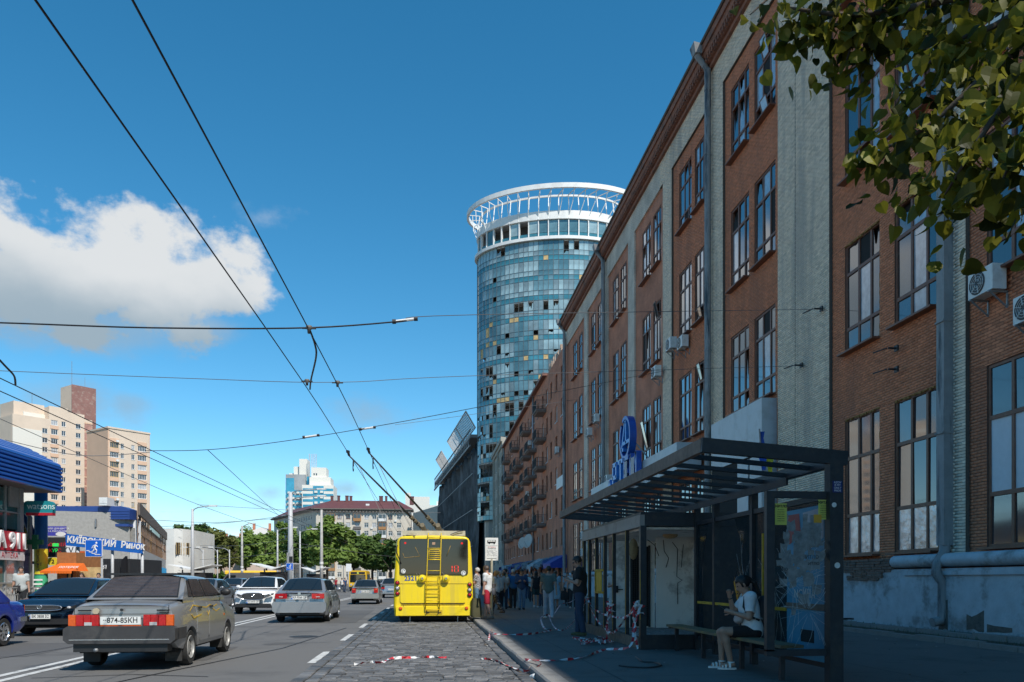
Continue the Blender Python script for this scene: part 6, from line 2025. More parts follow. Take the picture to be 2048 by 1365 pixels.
def person(label, loc, rz, top, bottom, hair='dark', H=1.72, arms=('down', 'down'), walk=0.0, female=False, legs='long', sleeves='short', style='short', skin=0,
 shoes=(.03, .03, .03), sit=None, bend=0.0, h=.022, name='person', grp=None, head=0.0, fat=1.0, dress=None, headyaw=0.0):
 t = thing(name, label, 'person', loc, rz, grp)
 s = H / 1.72
 sh_w, hip_w = (.165 if female else .185) * s, .085 * s
 hipz = .90 * s if sit is None else sit
 tilt = bend
 tor = np.array([0, math.sin(tilt), math.cos(tilt)])
 hipc = np.array([0, 0, hipz])
 chest = hipc + tor * .34 * s; neck = hipc + tor * .52 * s
 shc = hipc + tor * .475 * s
 hd = neck + np.array([0, math.sin(tilt + head) * .14, math.cos(tilt + head) * .14]) * s
 J = {}
 for sx in (-1, 1):
  hip = hipc + np.array([sx * hip_w, 0, -.02])
  if sit is None:
   a = walk * sx
   knee = hip + np.array([sx * .005, math.sin(a + .06) * .43, -math.cos(a + .06) * .43]) * s
   b2 = a - (abs(walk) * (.9 if sx * walk < 0 else .15)) - .06
   ank = knee + np.array([0, math.sin(b2) * .415, -math.cos(b2) * .415]) * s
  else:
   knee = hip + np.array([sx * .012, .42, .02 - .03 * (sx > 0)]) * s
   ank = knee + np.array([-sx * .02, .05 * sx - .06, -.425]) * s
  J[sx] = dict(hip=hip, knee=knee, ank=ank)
  shd = shc + np.array([sx * sh_w, 0, 0])
  A = ARMS[arms[0 if sx < 0 else 1]]
  u = nv((A[0][0] * sx, A[0][1], A[0][2])); f_ = nv((A[1][0] * sx, A[1][1], A[1][2]))
  elb = shd + u * .285 * s; wr = elb + f_ * .245 * s
  J[sx].update(sh=shd, elb=elb, wr=wr, hand=wr + f_ * .085 * s, hdir=f_)
 if sit is None:       # feet on the ground
  dz = min(J[-1]['ank'][2], J[1]['ank'][2]) - .075 * s
 else: dz = min(J[-1]['ank'][2], J[1]['ank'][2]) - .075 * s
 off = np.array([0, 0, -dz])
 for sx in J:
  for k in J[sx]:
   if k != 'hdir': J[sx][k] = J[sx][k] + off
 hipc, chest, neck, shc, hd = hipc + off, chest + off, neck + off, shc + off, hd + off
 cz, sz = math.cos(headyaw), math.sin(headyaw)
 a_ = -(tilt + head)
 Rh = np.array([[cz, -sz, 0], [sz, cz, 0], [0, 0, 1]]) @ np.array([[1, 0, 0], [0, math.cos(a_), -math.sin(a_)], [0, math.sin(a_), math.cos(a_)]])
 def hp(v): return hd + Rh @ (np.array(v) * s)
 Rt = np.array([[1, 0, 0], [0, math.cos(tilt), math.sin(tilt)], [0, -math.sin(tilt), math.cos(tilt)]])
 wx = fat * s
 def torso(P, g=0.0, ztop=None):
  return smin([elli(P, hipc + tor * .02 * s, (.165 * wx + g, .125 * wx + g, .15 * s + g), Rt), elli(P, hipc + tor * .2 * s, ((.135 if female else .155) * wx + g, .115 * wx + g, .2 * s + g), Rt),
   elli(P, chest + (np.array([0, .02, 0]) if female else 0), ((.165 if female else .185) * wx + g, (.12 if female else .12) * wx + g, .17 * s + g), Rt),
   caps(P, J[-1]['sh'], J[1]['sh'], .062 * s + g, .062 * s + g)], .06)
 def leg(P, sx, g=0.0, gc=0.0):
  j = J[sx]
  return smin([caps(P, j['hip'], j['knee'], .085 * wx + g, .055 * s + g), caps(P, j['knee'], j['knee'] * .7 + j['ank'] * .3 + np.array([0, -.012, 0]), .054 * s + g, .054 * s + g + gc * .3),
   caps(P, j['knee'] * .7 + j['ank'] * .3 + np.array([0, -.012, 0]), j['ank'], .053 * s + g, .034 * s + g + gc)], .02)
 def arm(P, sx, g=0.0):
  j = J[sx]
  return smin([caps(P, j['sh'], j['elb'], .05 * s + g, .04 * s + g), caps(P, j['elb'], j['wr'], .040 * s + g, .027 * s + g)], .02)
 def bodyf(P):
  ds = [torso(P), leg(P, -1), leg(P, 1), arm(P, -1), arm(P, 1), caps(P, neck - tor * .06, hd, .052 * s, .05 * s)]
  r = smin(ds, .035)
  hs_ = smin([elli(P, hp((0, -.005, .025)), (.075 * s, .092 * s, .098 * s), Rh), elli(P, hp((0, .028, -.045)), (.055 * s, .065 * s, .072 * s), Rh),
   caps(P, hp((0, .085, .015)), hp((0, .105, -.022)), .009 * s, .015 * s), caps(P, hp((-.022, .075, -.062)), hp((.022, .075, -.062)), .014 * s, .014 * s),
   caps(P, hp((-.078, -.005, .02)), hp((-.076, -.005, -.025)), .013 * s, .011 * s), caps(P, hp((.078, -.005, .02)), hp((.076, -.005, -.025)), .013 * s, .011 * s)], .016)
  r = smin([r, hs_], .02)
  for sx in (-1, 1):
   j = J[sx]
   side = np.cross(j['hdir'], [sx, 0, .001]); side = side / max(1e-6, np.linalg.norm(side))
   r = smin([r, caps(P, j['wr'], j['wr'] + j['hdir'] * .075 * s, .026 * s, .033 * s)], .02)
   fo = j['ank'] + np.array([sx * .02, .12 * s, -.045 * s])
   r = smin([r, caps(P, j['ank'] + np.array([0, -.03, -.03 * s]), fo, .035 * s, .028 * s)], .02)
  return r
 allp = np.array([J[sx][k] for sx in J for k in ('hip', 'knee', 'ank', 'sh', 'elb', 'wr', 'hand')] + [hd, neck, chest])
 lo, hi = allp.min(0) - .22, allp.max(0) + .22
 lo[2] = -.02
 V, F = snet(bodyf, lo, hi, h)
 # fingers: five bent chains rooted in each palm
 mb = MB()
 for sx in (-1, 1):
  j = J[sx]
  d = Vector(j['hdir']); inw = Vector((-sx, .25, 0)); inw = (inw - d * inw.dot(d)).normalized(); acr = d.cross(inw)
  root = Vector(j['wr']) + d * .075 * s
  curl = .9 if arms[0 if sx < 0 else 1] in ('phone', 'hip', 'chest', 'face', 'lap', 'carry') else .45
  for k, (o, ln) in enumerate(((-.026, .062), (-.009, .075), (.009, .078), (.026, .07))):
   p0 = root + acr * o * s - d * .01
   p1 = p0 + (d * math.cos(curl * .5) + inw * math.sin(curl * .5)) * ln * .5 * s
   p2 = p1 + (d * math.cos(curl * 1.4) + inw * math.sin(curl * 1.4)) * ln * .5 * s
   mb.tube([p0, p1, p2], [.0095 * s, .0085 * s, .0065 * s], 6)
  p0 = Vector(j['wr']) + d * .03 * s + acr * .024 * s
  mb.tube([p0, p0 + (d * .5 + acr * .6 + inw * .35) * .04 * s, p0 + (d * .9 + acr * .55 + inw * .6) * .062 * s], [.012 * s, .0105 * s, .008 * s], 6)
 nV = len(V)
 V2 = np.concatenate([V, np.array([tuple(v) for v in mb.v])])
 me = bpy.data.meshes.new('body')
 me.from_pydata(V2.tolist(), [], F.tolist() + [tuple(i + nV for i in f) for f in mb.f])
 me.materials.append(SKINS[skin]); me.polygons.foreach_set('use_smooth', [True] * len(me.polygons)); me.update()
 put('body', me, t)
 # clothing
 hem = hipc[2] - (.10 if not female else .06) * s
 if sit is not None: hem = hipc[2] - .10 * s
 sl = {'short': .55, 'long': .98, 'none': .12}[sleeves]
 def shirt(P):
  ds = [torso(P, .016)]
  for sx in (-1, 1):
   j = J[sx]
   if sl > .2:
    e = j['sh'] + (j['elb'] - j['sh']) * min(1, sl * 1.25)
    ds.append(caps(P, j['sh'], e, .066 * s, .06 * s))
    if sl > .8: ds.append(caps(P, j['elb'], j['elb'] + (j['wr'] - j['elb']) * .92, .052 * s, .042 * s))
  r = smin(ds, .03)
  for sx in (-1, 1):       # clean cuffs
   j = J[sx]
   if .2 < sl < .8:
    e = j['sh'] + (j['elb'] - j['sh']) * .72
    d_ = nv(j['elb'] - j['sh'])
    near = np.linalg.norm(P - (j['sh'] + j['elb']) / 2, axis=1) < .24 * s
    cut = (P - e) @ d_
    far = smin([caps(P, j['sh'], j['elb'], .09 * s, .09 * s)], .01) < 0
    r = np.where(far & (cut > 0), np.maximum(r, cut), r)
  r = np.maximum(r, hem - P[:, 2] if dress is None else dress * s - P[:, 2])
  up = (P - neck) @ tor
  r = np.maximum(r, np.where(np.linalg.norm(P[:, :2] - neck[:2], axis=1) < .12, up + .035, -1))
  return r
 if dress is None:
  V, F = snet(shirt, lo, hi, h)
 else:
  def dressf(P):
   zz = np.clip((hipc[2] + .12 - P[:, 2]) / (hipc[2] - dress * s), 0, 1)
   rad = np.sqrt((P[:, 0] / 1.1) ** 2 + ((P[:, 1] - hipc[1]) / .9) ** 2) - (.13 + .13 * zz) * s
   sk = np.maximum(rad, P[:, 2] - hipc[2] - .15)
   sk = np.maximum(sk, dress * s - P[:, 2])
   return smin([shirt(P), sk], .03)
  V, F = snet(dressf, lo, hi, h)
 put('dress' if dress is not None else 'shirt', np_mesh('shirt', V, F, top), t)
 if dress is None:
  cutz = {'long': .075 * s, 'knee': None, 'short': None}[legs]
  def trous(P):
   ds = [smin([elli(P, hipc + tor * .02 * s, (.172 * wx, .132 * wx, .15 * s), Rt)], .01)]
   for sx in (-1, 1):
    j = J[sx]
    if legs == 'long': ds.append(leg(P, sx, .017, .014))
    else:
     e = j['hip'] + (j['knee'] - j['hip']) * (1.0 if legs == 'knee' else .72)
     ds.append(caps(P, j['hip'], e, .1 * wx, .082 * s))
   r = smin(ds, .025)
   if legs == 'long': r = np.maximum(r, cutz - P[:, 2])
   else:
    for sx in (-1, 1):
     j = J[sx]; e = j['hip'] + (j['knee'] - j['hip']) * (.98 if legs == 'knee' else .70)
     d_ = nv(j['knee'] - j['hip']); cut = (P - e) @ d_
     nr = caps(P, j['hip'], j['knee'], .13, .13) < .02
     r = np.where(nr & (cut > 0), np.maximum(r, cut), r)
   return np.maximum(r, (P - hipc) @ tor - .10 * s)
  V, F = snet(trous, lo, hi, h)
  put('trousers' if legs == 'long' else 'shorts', np_mesh('trousers', V, F, bottom), t)
 def hairf(P):
  big = elli(P, hp((0, -.014, .036)), (.088 * s, .104 * s, .104 * s), Rh)
  Q = (P - hd) @ Rh
  face = np.minimum(Q[:, 1] / s - .035, .062 - Q[:, 2] / s)             # keep the face clear
  r = np.maximum(big, face)
  lowc = -.06 if style != 'short' else -.03
  r = np.maximum(r, lowc * s - Q[:, 2])
  if style == 'pony': r = smin([r, caps(P, hp((0, -.10, .05)), hp((0, -.15, -.06)), .035 * s, .03 * s), caps(P, hp((0, -.15, -.06)), hp((0, -.13, -.24)), .03 * s, .012 * s)], .02)
  if style == 'long': r = smin([r, elli(P, hp((0, -.05, -.10)), (.085 * s, .05 * s, .15 * s), Rh)], .03)
  if style == 'bun': r = smin([r, elli(P, hp((0, -.11, .06)), (.045 * s,) * 3)], .02)
  return r
 if style != 'bald':
  V, F = snet(hairf, hd - .34 * s, hd + .2 * s, min(h, .018))
  put('hair', np_mesh('hair', V, F, HAIRS[hair]), t)
 shm = cloth('shoes_%d_%d_%d' % tuple(int(c * 99) for c in shoes), shoes)
 for sx in (-1, 1):
  j = J[sx]
  fo = j['ank'] + np.array([sx * .02, .125 * s, -.048 * s])
  def shf(P):
   r = smin([caps(P, j['ank'] + np.array([0, -.035, -.035 * s]), fo, .043 * s, .036 * s), caps(P, j['ank'] + np.array([0, 0, .0]), j['ank'] + np.array([0, 0, -.03]), .044 * s, .044 * s)], .02)
   return np.maximum(np.maximum(r, j['ank'][2] - .072 * s - P[:, 2]), P[:, 2] - j['ank'][2] - .02)
  if style == 'girl_sandals': continue
  V, F = snet(shf, np.minimum(j['ank'], fo) - .1, np.maximum(j['ank'], fo) + .1, .014)
  put('shoe', np_mesh('shoe', V, F, shm), t)
 ey = MB()
 for sx in (-1, 1): ey.sphere(hp((sx * .032, .078, .018)), .011 * s, 8, 5)
 ey.build('eyes', mat('eye_dark', (.02, .015, .012), .2, var=0), t, True)
 return t, J, hp
def strap_bag(t, J, m, size=(.26, .09, .2), side=1, z=.95, y=0.0):
 sx = side
 o = MB()
 x = sx * .24
 o.box(x - size[1] / 2, x + size[1] / 2, y - size[0] / 2, y + size[0] / 2, z - size[2], z)
 return o
T_ = dict(white=cloth('white_shirt', (.62, .62, .60)), navy=cloth('navy_shirt', (.02, .05, .12)), blue=cloth('blue_shirt', (.02, .11, .26)), tan=cloth('khaki_shirt', (.34, .27, .14)), black=cloth('black_shirt', (.014, .014, .016)),
 green=cloth('grey_green_shirt', (.095, .12, .105)), jeans=cloth('blue_jeans', (.10, .19, .30)), djeans=cloth('dark_jeans', (.025, .045, .085)), greyp=cloth('pale_grey_trousers', (.36, .38, .42)), red=cloth('red_shorts', (.38, .015, .035)),
 khaki=cloth('khaki_shorts', (.22, .17, .13)), darkp=cloth('dark_trousers', (.018, .02, .025)), teal=cloth('dark_green_shorts', (.02, .05, .05)), lblue=cloth('pale_blue_cloth', (.22, .34, .42), dirt=(.45, .5, .5), dscale=14, damt=.8), pale=cloth('pale_blouse', (.5, .45, .4)),
 grey=cloth('light_grey_shirt', (.40, .43, .43)), flower=cloth('flower_print', (.03, .03, .04), dirt=(.45, .40, .40), dscale=18, damt=.9))
chk = bpy.data.materials.new('checked_shirt'); chk.use_nodes = True
_b = chk.node_tree.nodes['Principled BSDF']; _b.inputs['Roughness'].default_value = .9
_tc = chk.node_tree.nodes.new('ShaderNodeTexCoord'); _ck = chk.node_tree.nodes.new('ShaderNodeTexChecker'); _ck.inputs['Scale'].default_value = 22
_ck.inputs['Color1'].default_value = (.5, .5, .52, 1); _ck.inputs['Color2'].default_value = (.015, .017, .03, 1)
chk.node_tree.links.new(_tc.outputs['Object'], _ck.inputs['Vector']); chk.node_tree.links.new(_ck.outputs['Color'], _b.inputs['Base Color'])
def at_(px, py): return G(px, py, ZP)
BAGD = cloth('dark_bag', (.025, .025, .028)); BAGG = cloth('grey_bag', (.16, .15, .15)); BAGO = cloth('olive_bag', (.07, .065, .03))
def bag(label, loc, rz, m, w, d, hh, handle=True, name='bag', grp=None):
 t = thing(name, label, 'bag', loc, rz, grp)
 mb = MB()
 rows = []
 for k in range(7):
  z = hh * k / 6
  f_ = 1 - .25 * (k / 6) ** 2 if k else .9
  rows.append([(w / 2 * f_ * math.copysign(abs(math.cos(a)) ** .5, math.cos(a)), d / 2 * f_ * math.copysign(abs(math.sin(a)) ** .5, math.sin(a)), z) for a in [2 * PI * i / 16 for i in range(17)]])
 mb.grid(rows).add(rows[0][:-1], [tuple(range(15, -1, -1))]).add(rows[-1][:-1], [tuple(range(16))])
 mb.build('pouch', m, t, 50)
 if handle: MB().tube([(-w * .25, 0, hh - .01), (-w * .2, 0, hh + .12), (0, 0, hh + .16), (w * .2, 0, hh + .12), (w * .25, 0, hh - .01)], .009, 6).build('handle', m, t)
 return t
 # the queue at the trolleybus and the people on the pavement (front to back)
p = at_(975, 1239)
_, J, hp = person('man in white shirt and bright red shorts at the kerb beside the trolleybus', p, RD(60), T_['white'], T_['red'], 'brown', 1.76, ('carry', 'down'), .16, legs='knee', head=.35, skin=0, shoes=(.20, .13, .09))
bag('small grey shoulder bag worn by the man in red shorts', (p.x + .20, p.y - .16, ZP + .80), RD(70), BAGG, .24, .10, .22)
bag('olive sack carried in front of the man in red shorts', (p.x - .36, p.y + .2, ZP + .06), RD(20), BAGO, .36, .24, .62)
person('person in black and white checked shirt next to the trolleybus corner', at_(954, 1226), RD(70), chk, T_['jeans'], 'grey', 1.76, ('chest', 'down'), .1, shoes=(.2, .2, .2))
person('woman in white top and flowered trousers stepping in the queue', at_(992, 1229), RD(60), T_['white'], T_['flower'], 'blond', 1.66, ('down', 'chest'), .3, female=True, style='bun', fat=1.15, shoes=(.1, .06, .04))
person('grey haired person half hidden behind the woman in flowered trousers', at_(1000, 1220), RD(20), T_['grey'], T_['darkp'], 'grey', 1.68, ('down', 'down'), .1, style='short')
person('dark haired woman with white bag strap behind the queue', at_(1008, 1219), RD(-10), T_['pale'], T_['djeans'], 'brown', 1.64, ('down', 'chest'), .1, female=True, style='long')
person('man in khaki shirt and shorts standing with a hand on his hip', at_(1010, 1217), RD(100), T_['tan'], T_['khaki'], 'dark', 1.80, ('hip', 'hip'), .16, legs='knee', shoes=(.02, .02, .02))
person('man with white hair in blue shirt turned away from the camera', at_(1026, 1217), RD(5), T_['blue'], T_['darkp'], 'grey', 1.78, ('down', 'down'), .05, fat=1.12)
person('man in navy shirt and pale jeans looking down at his phone', at_(1043, 1220), PI, T_['navy'], T_['jeans'], 'dark', 1.76, ('phone', 'phone'), .08, head=.5, sleeves='long', fat=1.08)
person('woman in black top and dark green shorts walking away', at_(1072, 1216), RD(-5), T_['black'], T_['teal'], 'dark', 1.70, ('swingb', 'swingf'), .22, female=True, legs='short', sleeves='none', style='long', shoes=(.5, .5, .5))
person('woman in pale blouse walking away behind the woman in green shorts', at_(1083, 1213), RD(0), T_['pale'], T_['djeans'], 'brown', 1.64, ('down', 'swingf'), .15, female=True, style='short', sleeves='long')
person('person in grey green shirt and pale trousers walking away', at_(1097, 1238), RD(-4), T_['green'], T_['greyp'], 'dark', 1.76, ('swingf', 'swingb'), -.26, shoes=(.55, .55, .55))
person('woman in long pale blue patterned dress beside the walker in pale trousers', at_(1111, 1217), RD(-8), T_['lblue'], None, 'brown', 1.70, ('down', 'carry'), .1, female=True, dress=.42, style='bun', fat=1.15, shoes=(.12, .08, .05))
bag('black bag carried by the woman in the blue dress', at_(1129, 1217) + Vector((0, -.1, .38)), 0, BAGD, .42, .2, .42)
person('person in white shirt and dark trousers walking away near the kiosk', at_(1146, 1219), RD(-15), T_['grey'], T_['darkp'], 'dark', 1.72, ('swingb', 'chest'), .3, shoes=(.5, .5, .5))
person('woman in light blue top coming towards the camera behind the kiosk corner', at_(1135, 1212), PI, T_['lblue'], T_['darkp'], 'dark', 1.66, ('chest', 'down'), .12, female=True, style='long')
man_p = at_(1160, 1272)
_, J, hp = person('man in black t-shirt and sunglasses reading his phone by the kiosk corner', man_p, RD(72), T_['black'], T_['djeans'], 'dark', 1.83, ('phone', 'phone'), .07, head=.42, fat=1.15, h=.016, shoes=(.09, .085, .04))
w1, w2 = Vector(J[1]['hand']), Vector(J[-1]['hand'])
t = thing('phone', 'phone held by the man in black t-shirt', 'phone', man_p, RD(72))
c = (w1 + w2) / 2 + Vector((0, .02, .04))
MB().box(-.04, .04, -.006, .006, -.08, .08, 0, Matrix.Translation(c) @ Matrix.Rotation(RD(-50), 4, 'X')).build('case', TRIM, t)
t = thing('sunglasses', 'dark sunglasses on the man in black t-shirt', 'sunglasses', man_p, RD(72))
m = MB()
for sx in (-1, 1): m.sphere(hp((sx * .034, .09, .02)), (.028, .010, .02), 10, 5).bar(hp((sx * .06, .085, .025)), hp((sx * .08, 0, .025)), .006)
m.bar(hp((-.01, .098, .025)), hp((.01, .098, .025)), .006).build('lenses', TRIM, t)
person('woman in pale dress adjusting her hair behind the kiosk glass', W(1232, HZ, 22.5) * Vector((1, 1, 0)) + Vector((0, 0, ZP)), PI * .8, T_['pale'], None, 'brown', 1.66, ('up', 'chest'), .05, female=True, dress=.38, style='bun', shoes=(.1, .05, .03))
for (px, py, f_, top, bt, hr_, lab) in ((1034, 1206, 0, 'navy', 'djeans', 'dark', 'dark figure far behind the man with white hair'), (1063, 1204, PI, 'grey', 'darkp', 'brown', 'distant person in light shirt left of the woman in green shorts'),
 (1055, 1198, 0, 'black', 'djeans', 'grey', 'distant person in black deep in the shadow of the awnings'), (1020, 1200, PI, 'white', 'jeans', 'dark', 'distant person in white near the bus stop post'),
 (1104, 1200, .3, 'black', 'darkp', 'dark', 'distant person in black beyond the walker in pale trousers'), (985, 1208, 1, 'blue', 'djeans', 'dark', 'person in blue at the far end of the queue')):
 person(lab, at_(px, py), f_, T_[top], T_[bt], hr_, 1.70, ('down', 'chest'), .1, h=.03)
 # far people crossing beyond the cars, and the man by the shop
for (px, F_, top, hr_, lab) in ((690, 92, 'navy', 'dark', 'dark clothed pedestrian at the crossing left of the yellow minibus'), (684, 95, 'white', 'dark', 'pedestrian in white at the crossing beside the minibus'), (672, 98, 'red', 'brown', 'pedestrian in red far beyond the silver sedan'),
 (742, 92, 'pale', 'brown', 'pedestrian in pale top right of the yellow minibus'), (664, 104, 'grey', 'dark', 'pedestrian in grey far beyond the silver sedan roof')):
 q = W(px, HZ, F_); q.z = 0
 person(lab, q, rng.uniform(0, 6), T_[top], T_['djeans'], hr_, 1.72, ('down', 'swingf'), .25, h=.035, grp='pedestrians beyond the cars')
lm = W(42, HZ, 29.3); lm.z = ZP
person('man in pale grey t-shirt with crossbody strap by the pharmacy window', lm, RD(200), T_['grey'], T_['darkp'], 'dark', 1.76, ('down', 'down'), .08, fat=1.12)
t = thing('crossbody_bag', 'small black crossbody bag on the man in pale grey t-shirt', 'bag', lm, RD(200))
MB().bar((-.17, .08, 1.42), (.12, .16, 1.05), .03, .008).bar((-.17, -.02, 1.42), (-.17, .08, 1.42), .03, .01).build('strap', BAGD, t); MB().box(.0, .24, .13, .20, .88, 1.08).build('pouch', BAGD, t)
for (px, F_, top, lab) in ((197, 34.5, 'black', 'dark haired person behind the roof of the old silver saloon near the kiosk'), (163, 35.5, 'pale', 'red haired person under the orange awning')):
 q = W(px, HZ, F_); q.z = ZP - .1
 person(lab, q, PI, T_[top], T_['djeans'], 'dark' if px > 180 else 'brown', 1.68, ('down', 'down'), .05, h=.03)
 # ------------------------------------------------------------------ shops on the far side of the street
def toX(t): return (RD(90), 0, RD(90))
BLUR = mat('blue_roof_sheet', (.012, .10, .42), .38, metal=.1, var=.08, scale=2, coat=.2)
pav = thing('corner_pavilion', 'glass shop pavilion under a bright blue ribbed metal roof edge', 'shop', (-17.5, 30, ZP))
prof = [(-16.88, 5.45 + .172 * k) for k in range(8)] + [(-16.92 - .24 * k, 6.70 + .14 * k) for k in range(1, 6)]
RY0, RY1 = 6.0, 38.9
for i, (x, z) in enumerate(prof[:-1]):
 x2, z2 = prof[i + 1]
 m = MB()
 dx, dz = x2 - x, z2 - z
 nx, nz = dz, -dx
 L_ = math.hypot(nx, nz); nx, nz = nx / L_ * .07, nz / L_ * .07
 cut = max(0, (z - 6.7)) * .9
 m.prism([(x, z), (x2, z2), (x2 - dx * .18, z2 - dz * .18), (x + dx * .72 + nx, z + dz * .72 + nz), (x + dx * .25 + nx, z + dz * .25 + nz)], RY0, RY1 - cut, 'y')
 wb(m, 'roof_slat', BLUR, pav, fix=True)
wb(MB().prism([(-16.9, 5.45), (-16.95, 6.6), (-18.0, 7.3), (-30, 7.4), (-30, 5.45)], RY0, RY1 - .02, 'y'), 'roof', mat('pavilion_soffit', (.10, .10, .105), .7), pav, fix=True)
TEAL = mat('teal_shop_glass', (.03, .10, .105), .06, var=.35, scale=1.2, spec=.8)
ALU = mat('aluminium_frame', (.38, .40, .41), .4, metal=.5, var=.1)
wb(MB().box(-29, -17.95, RY0, 37.2, ZP, 5.45), 'interior_block', DARK, pav)
y = RY0 + .2
while y < 37:
 y2 = min(y + 1.75, 37.2)
 for (za, zb_) in ((.45, 1.3), (1.3, 2.55), (3.6, 4.35), (4.35, 5.4)):
  wb(MB().box(-17.92, -17.88, y + .04, y2 - .04, za + .03, zb_ - .03), 'shop_pane', TEAL if za > 3 else rng.choice([TEAL, GLASS2, GLASSW]), pav)
 wb(MB().box(-17.94, -17.82, y - .05, y + .05, ZP, 5.45), 'mullion', ALU, pav)
 y = y2
wb(MB().box(-17.93, -17.8, RY0, 37.2, 1.27, 1.33).box(-17.93, -17.8, RY0, 37.2, 4.32, 4.38).box(-17.93, -17.8, RY0, 37.2, ZP, .45), 'transom', ALU, pav)
wb(MB().box(-17.95, -17.75, 37.0, 37.3, ZP, 5.45).box(-18.0, -17.8, 36.2, 37.3, 4.6, 5.45), 'corner_post', mat('grey_panel', (.30, .31, .32), .6), pav)
L0 = Vector(pav.location)
SRED = mat('sign_crimson', (.42, .012, .03), .5, var=.1); SWHT = mat('sign_letter_white', (.75, .75, .75), .5, var=0)
sgn = thing('pharmacy_sign', 'crimson pharmacy sign with raised white letters on the glass front', 'sign', (-17.7, 33, 3.0))
MB().box(-.1, .08, -4.2, 4.15, -.32, .5).build('board', SRED, sgn); MB().box(-.1, .06, -4.2, 4.15, -.72, -.34).build('lower_board', mat('sign_white_board', (.6, .55, .55), .5), sgn)
text('АПТЕКА 911', .95, SWHT, sgn, (.11, 1.35, .08), (RD(90), 0, RD(90)), ext=.05, sx=1.05, bold=.02)
text('ВЕТЕРИНАРНА АПТЕКА', .34, SRED, sgn, (.065, 1.6, -.53), (RD(90), 0, RD(90)), ext=.004)
ws = thing('teal_drugstore_sign', 'teal projecting shop sign with pale rounded lettering and a red lower edge', 'sign', (-17.5, 37.75, 5.0))
F_ = FD(-17.3, 37.75); s_ = FPX / F_
x0, x1 = W(52, HZ, F_).x + 17.5, W(107, HZ, F_).x + 17.5
za, zb_ = zat(1031, F_) - 5.0, zat(1003, F_) - 5.0
MB().prism(rrect(x0, x1, za, zb_, .16), -.15, .15, 'y').build('panel', mat('teal_sign', (.012, .22, .26), .45, var=.06), ws, fix=True)
MB().box(x0 + .1, x1 - .01, -.155, .155, za - .01, za + .10).build('red_edge', SRED, ws)
text('watsons', .40, mat('sign_pale_teal', (.55, .70, .70), .5, var=0), ws, ((x0 + x1) / 2 + .13, -.16, (za + zb_) / 2 + .07), ext=.008, sx=.90)
def board(name, label, px0, px1, py0, py1, F, m, cat='sign', txts=(), t=.06, extra=None):
 """flat board facing the street corner, standing at its own distance, lettering raised on it"""
 a, b_ = W(px0, py1, F), W(px1, py0, F)
 a2 = W(px0, py0, F)
 o = thing(name, label, cat, (a.x, a.y, a.z), -TH)
 w_ = (px1 - px0) / FPX * F; h_ = (py1 - py0) / FPX * F
 MB().box(0, w_, 0, t, 0, h_).build('panel', m, o)
 for (s, fx, fz, size, mm) in txts:
  text(s, size * h_, mm, o, (w_ * fx, -.008, h_ * fz), ext=.004)
 return o, w_, h_
YSG = mat('sign_yellow_board', (.62, .45, .08), .6, var=.08)
INKB = mat('dark_blue_ink', (.02, .03, .09), .6, var=0)
o, w_, h_ = board('shoe_shop_sign', 'tall yellow sign with vertical dark lettering beside the glass corner', 45, 61, 1026, 1098, 37.6, YSG)
for i, ch in enumerate('ВЗУТТЯ'): text(ch, .27, INKB, o, (w_ * .28, -.008, h_ * (.93 - .155 * i)), ext=.004, sx=.9)
for i, ch in enumerate('ЛЮБЛЮ'): text(ch, .2, INKB, o, (w_ * .72, -.008, h_ * (.9 - .15 * i)), ext=.004)
o, w_, h_ = board('green_cross', 'green pharmacy cross hanging by the blue column', 53, 85, 1070, 1099, 36.8, mat('green_cross', (.03, .17, .08), .5, var=.1))
bpy.data.objects.remove(o.children[0])
MB().box(0, w_, 0, .12, h_ * .33, h_ * .67).box(w_ * .33, w_ * .67, .001, .119, 0, h_ * .33).box(w_ * .33, w_ * .67, .001, .119, h_ * .67, h_).build('cross', mat('green_cross', (.03, .17, .08), .5), o)
GRNW = mat('sign_green', (.03, .22, .14), .6); o, *_ = board('small_shop_board', 'column of small violet and green notices under the yellow shoe sign', 43, 57, 1100, 1152, 37.0, mat('notice_violet', (.30, .24, .36), .6, var=.3, scale=6), txts=(('ЦІНИ', .5, .8, .16, INKB),))
# blue tubular column with pasted advertising
col = thing('blue_column', 'fat blue tubular roof column plastered with yellow and green adverts', 'column', (W(82, HZ, 37.6).x, W(82, HZ, 37.6).y, ZP))
BCO = mat('column_blue', (.015, .09, .25), .45, var=.1)
MB().tube([(0, 0, -.02), (0, 0, 5.4)], .28, 16).build('shaft', BCO, col, True)
MB().tube([(-.1, 0, 2.6), (-1.1, 0, 5.4)], .16, 10).tube([(-.1, 0, 2.1), (-1.2, 0, 2.1)], .07, 8).build('strut', BCO, col, True)
ADY, ADG = mat('advert_yellow', (.65, .55, .03), .6, var=.1), mat('advert_green', (.05, .38, .20), .6, var=.1)
MB().lathe([(.29, 1.55), (.29, 2.75)], 16).build('yellow_advert', ADY, col, True); MB().lathe([(.291, .5), (.291, 1.5)], 16).build('green_advert', ADG, col, True); MB().lathe([(.292, .05), (.292, .45)], 16).build('lower_advert', ADY, col, True)
for k, s in enumerate(('НОВИНКИ', 'ТУТ')): text(s, .26 - .06 * k, INKB, col, (0, -.295, 2.5 - .5 * k), (RD(90), RD(90) if k == 0 else 0, 0), ext=.003) if k else [text(c, .19, INKB, col, (0, -.30, 2.62 - .15 * i), ext=.003) for i, c in enumerate('НОВИНКИ')]
MB().box(-.2, .2, -.297, -.29, 1.25, 1.33).box(-.2, .2, -.297, -.29, 1.05, 1.13).box(-.2, .2, -.297, -.29, .85, .93).box(-.2, .2, -.297, -.29, .65, .73).build('advert_print', SWHT, col)
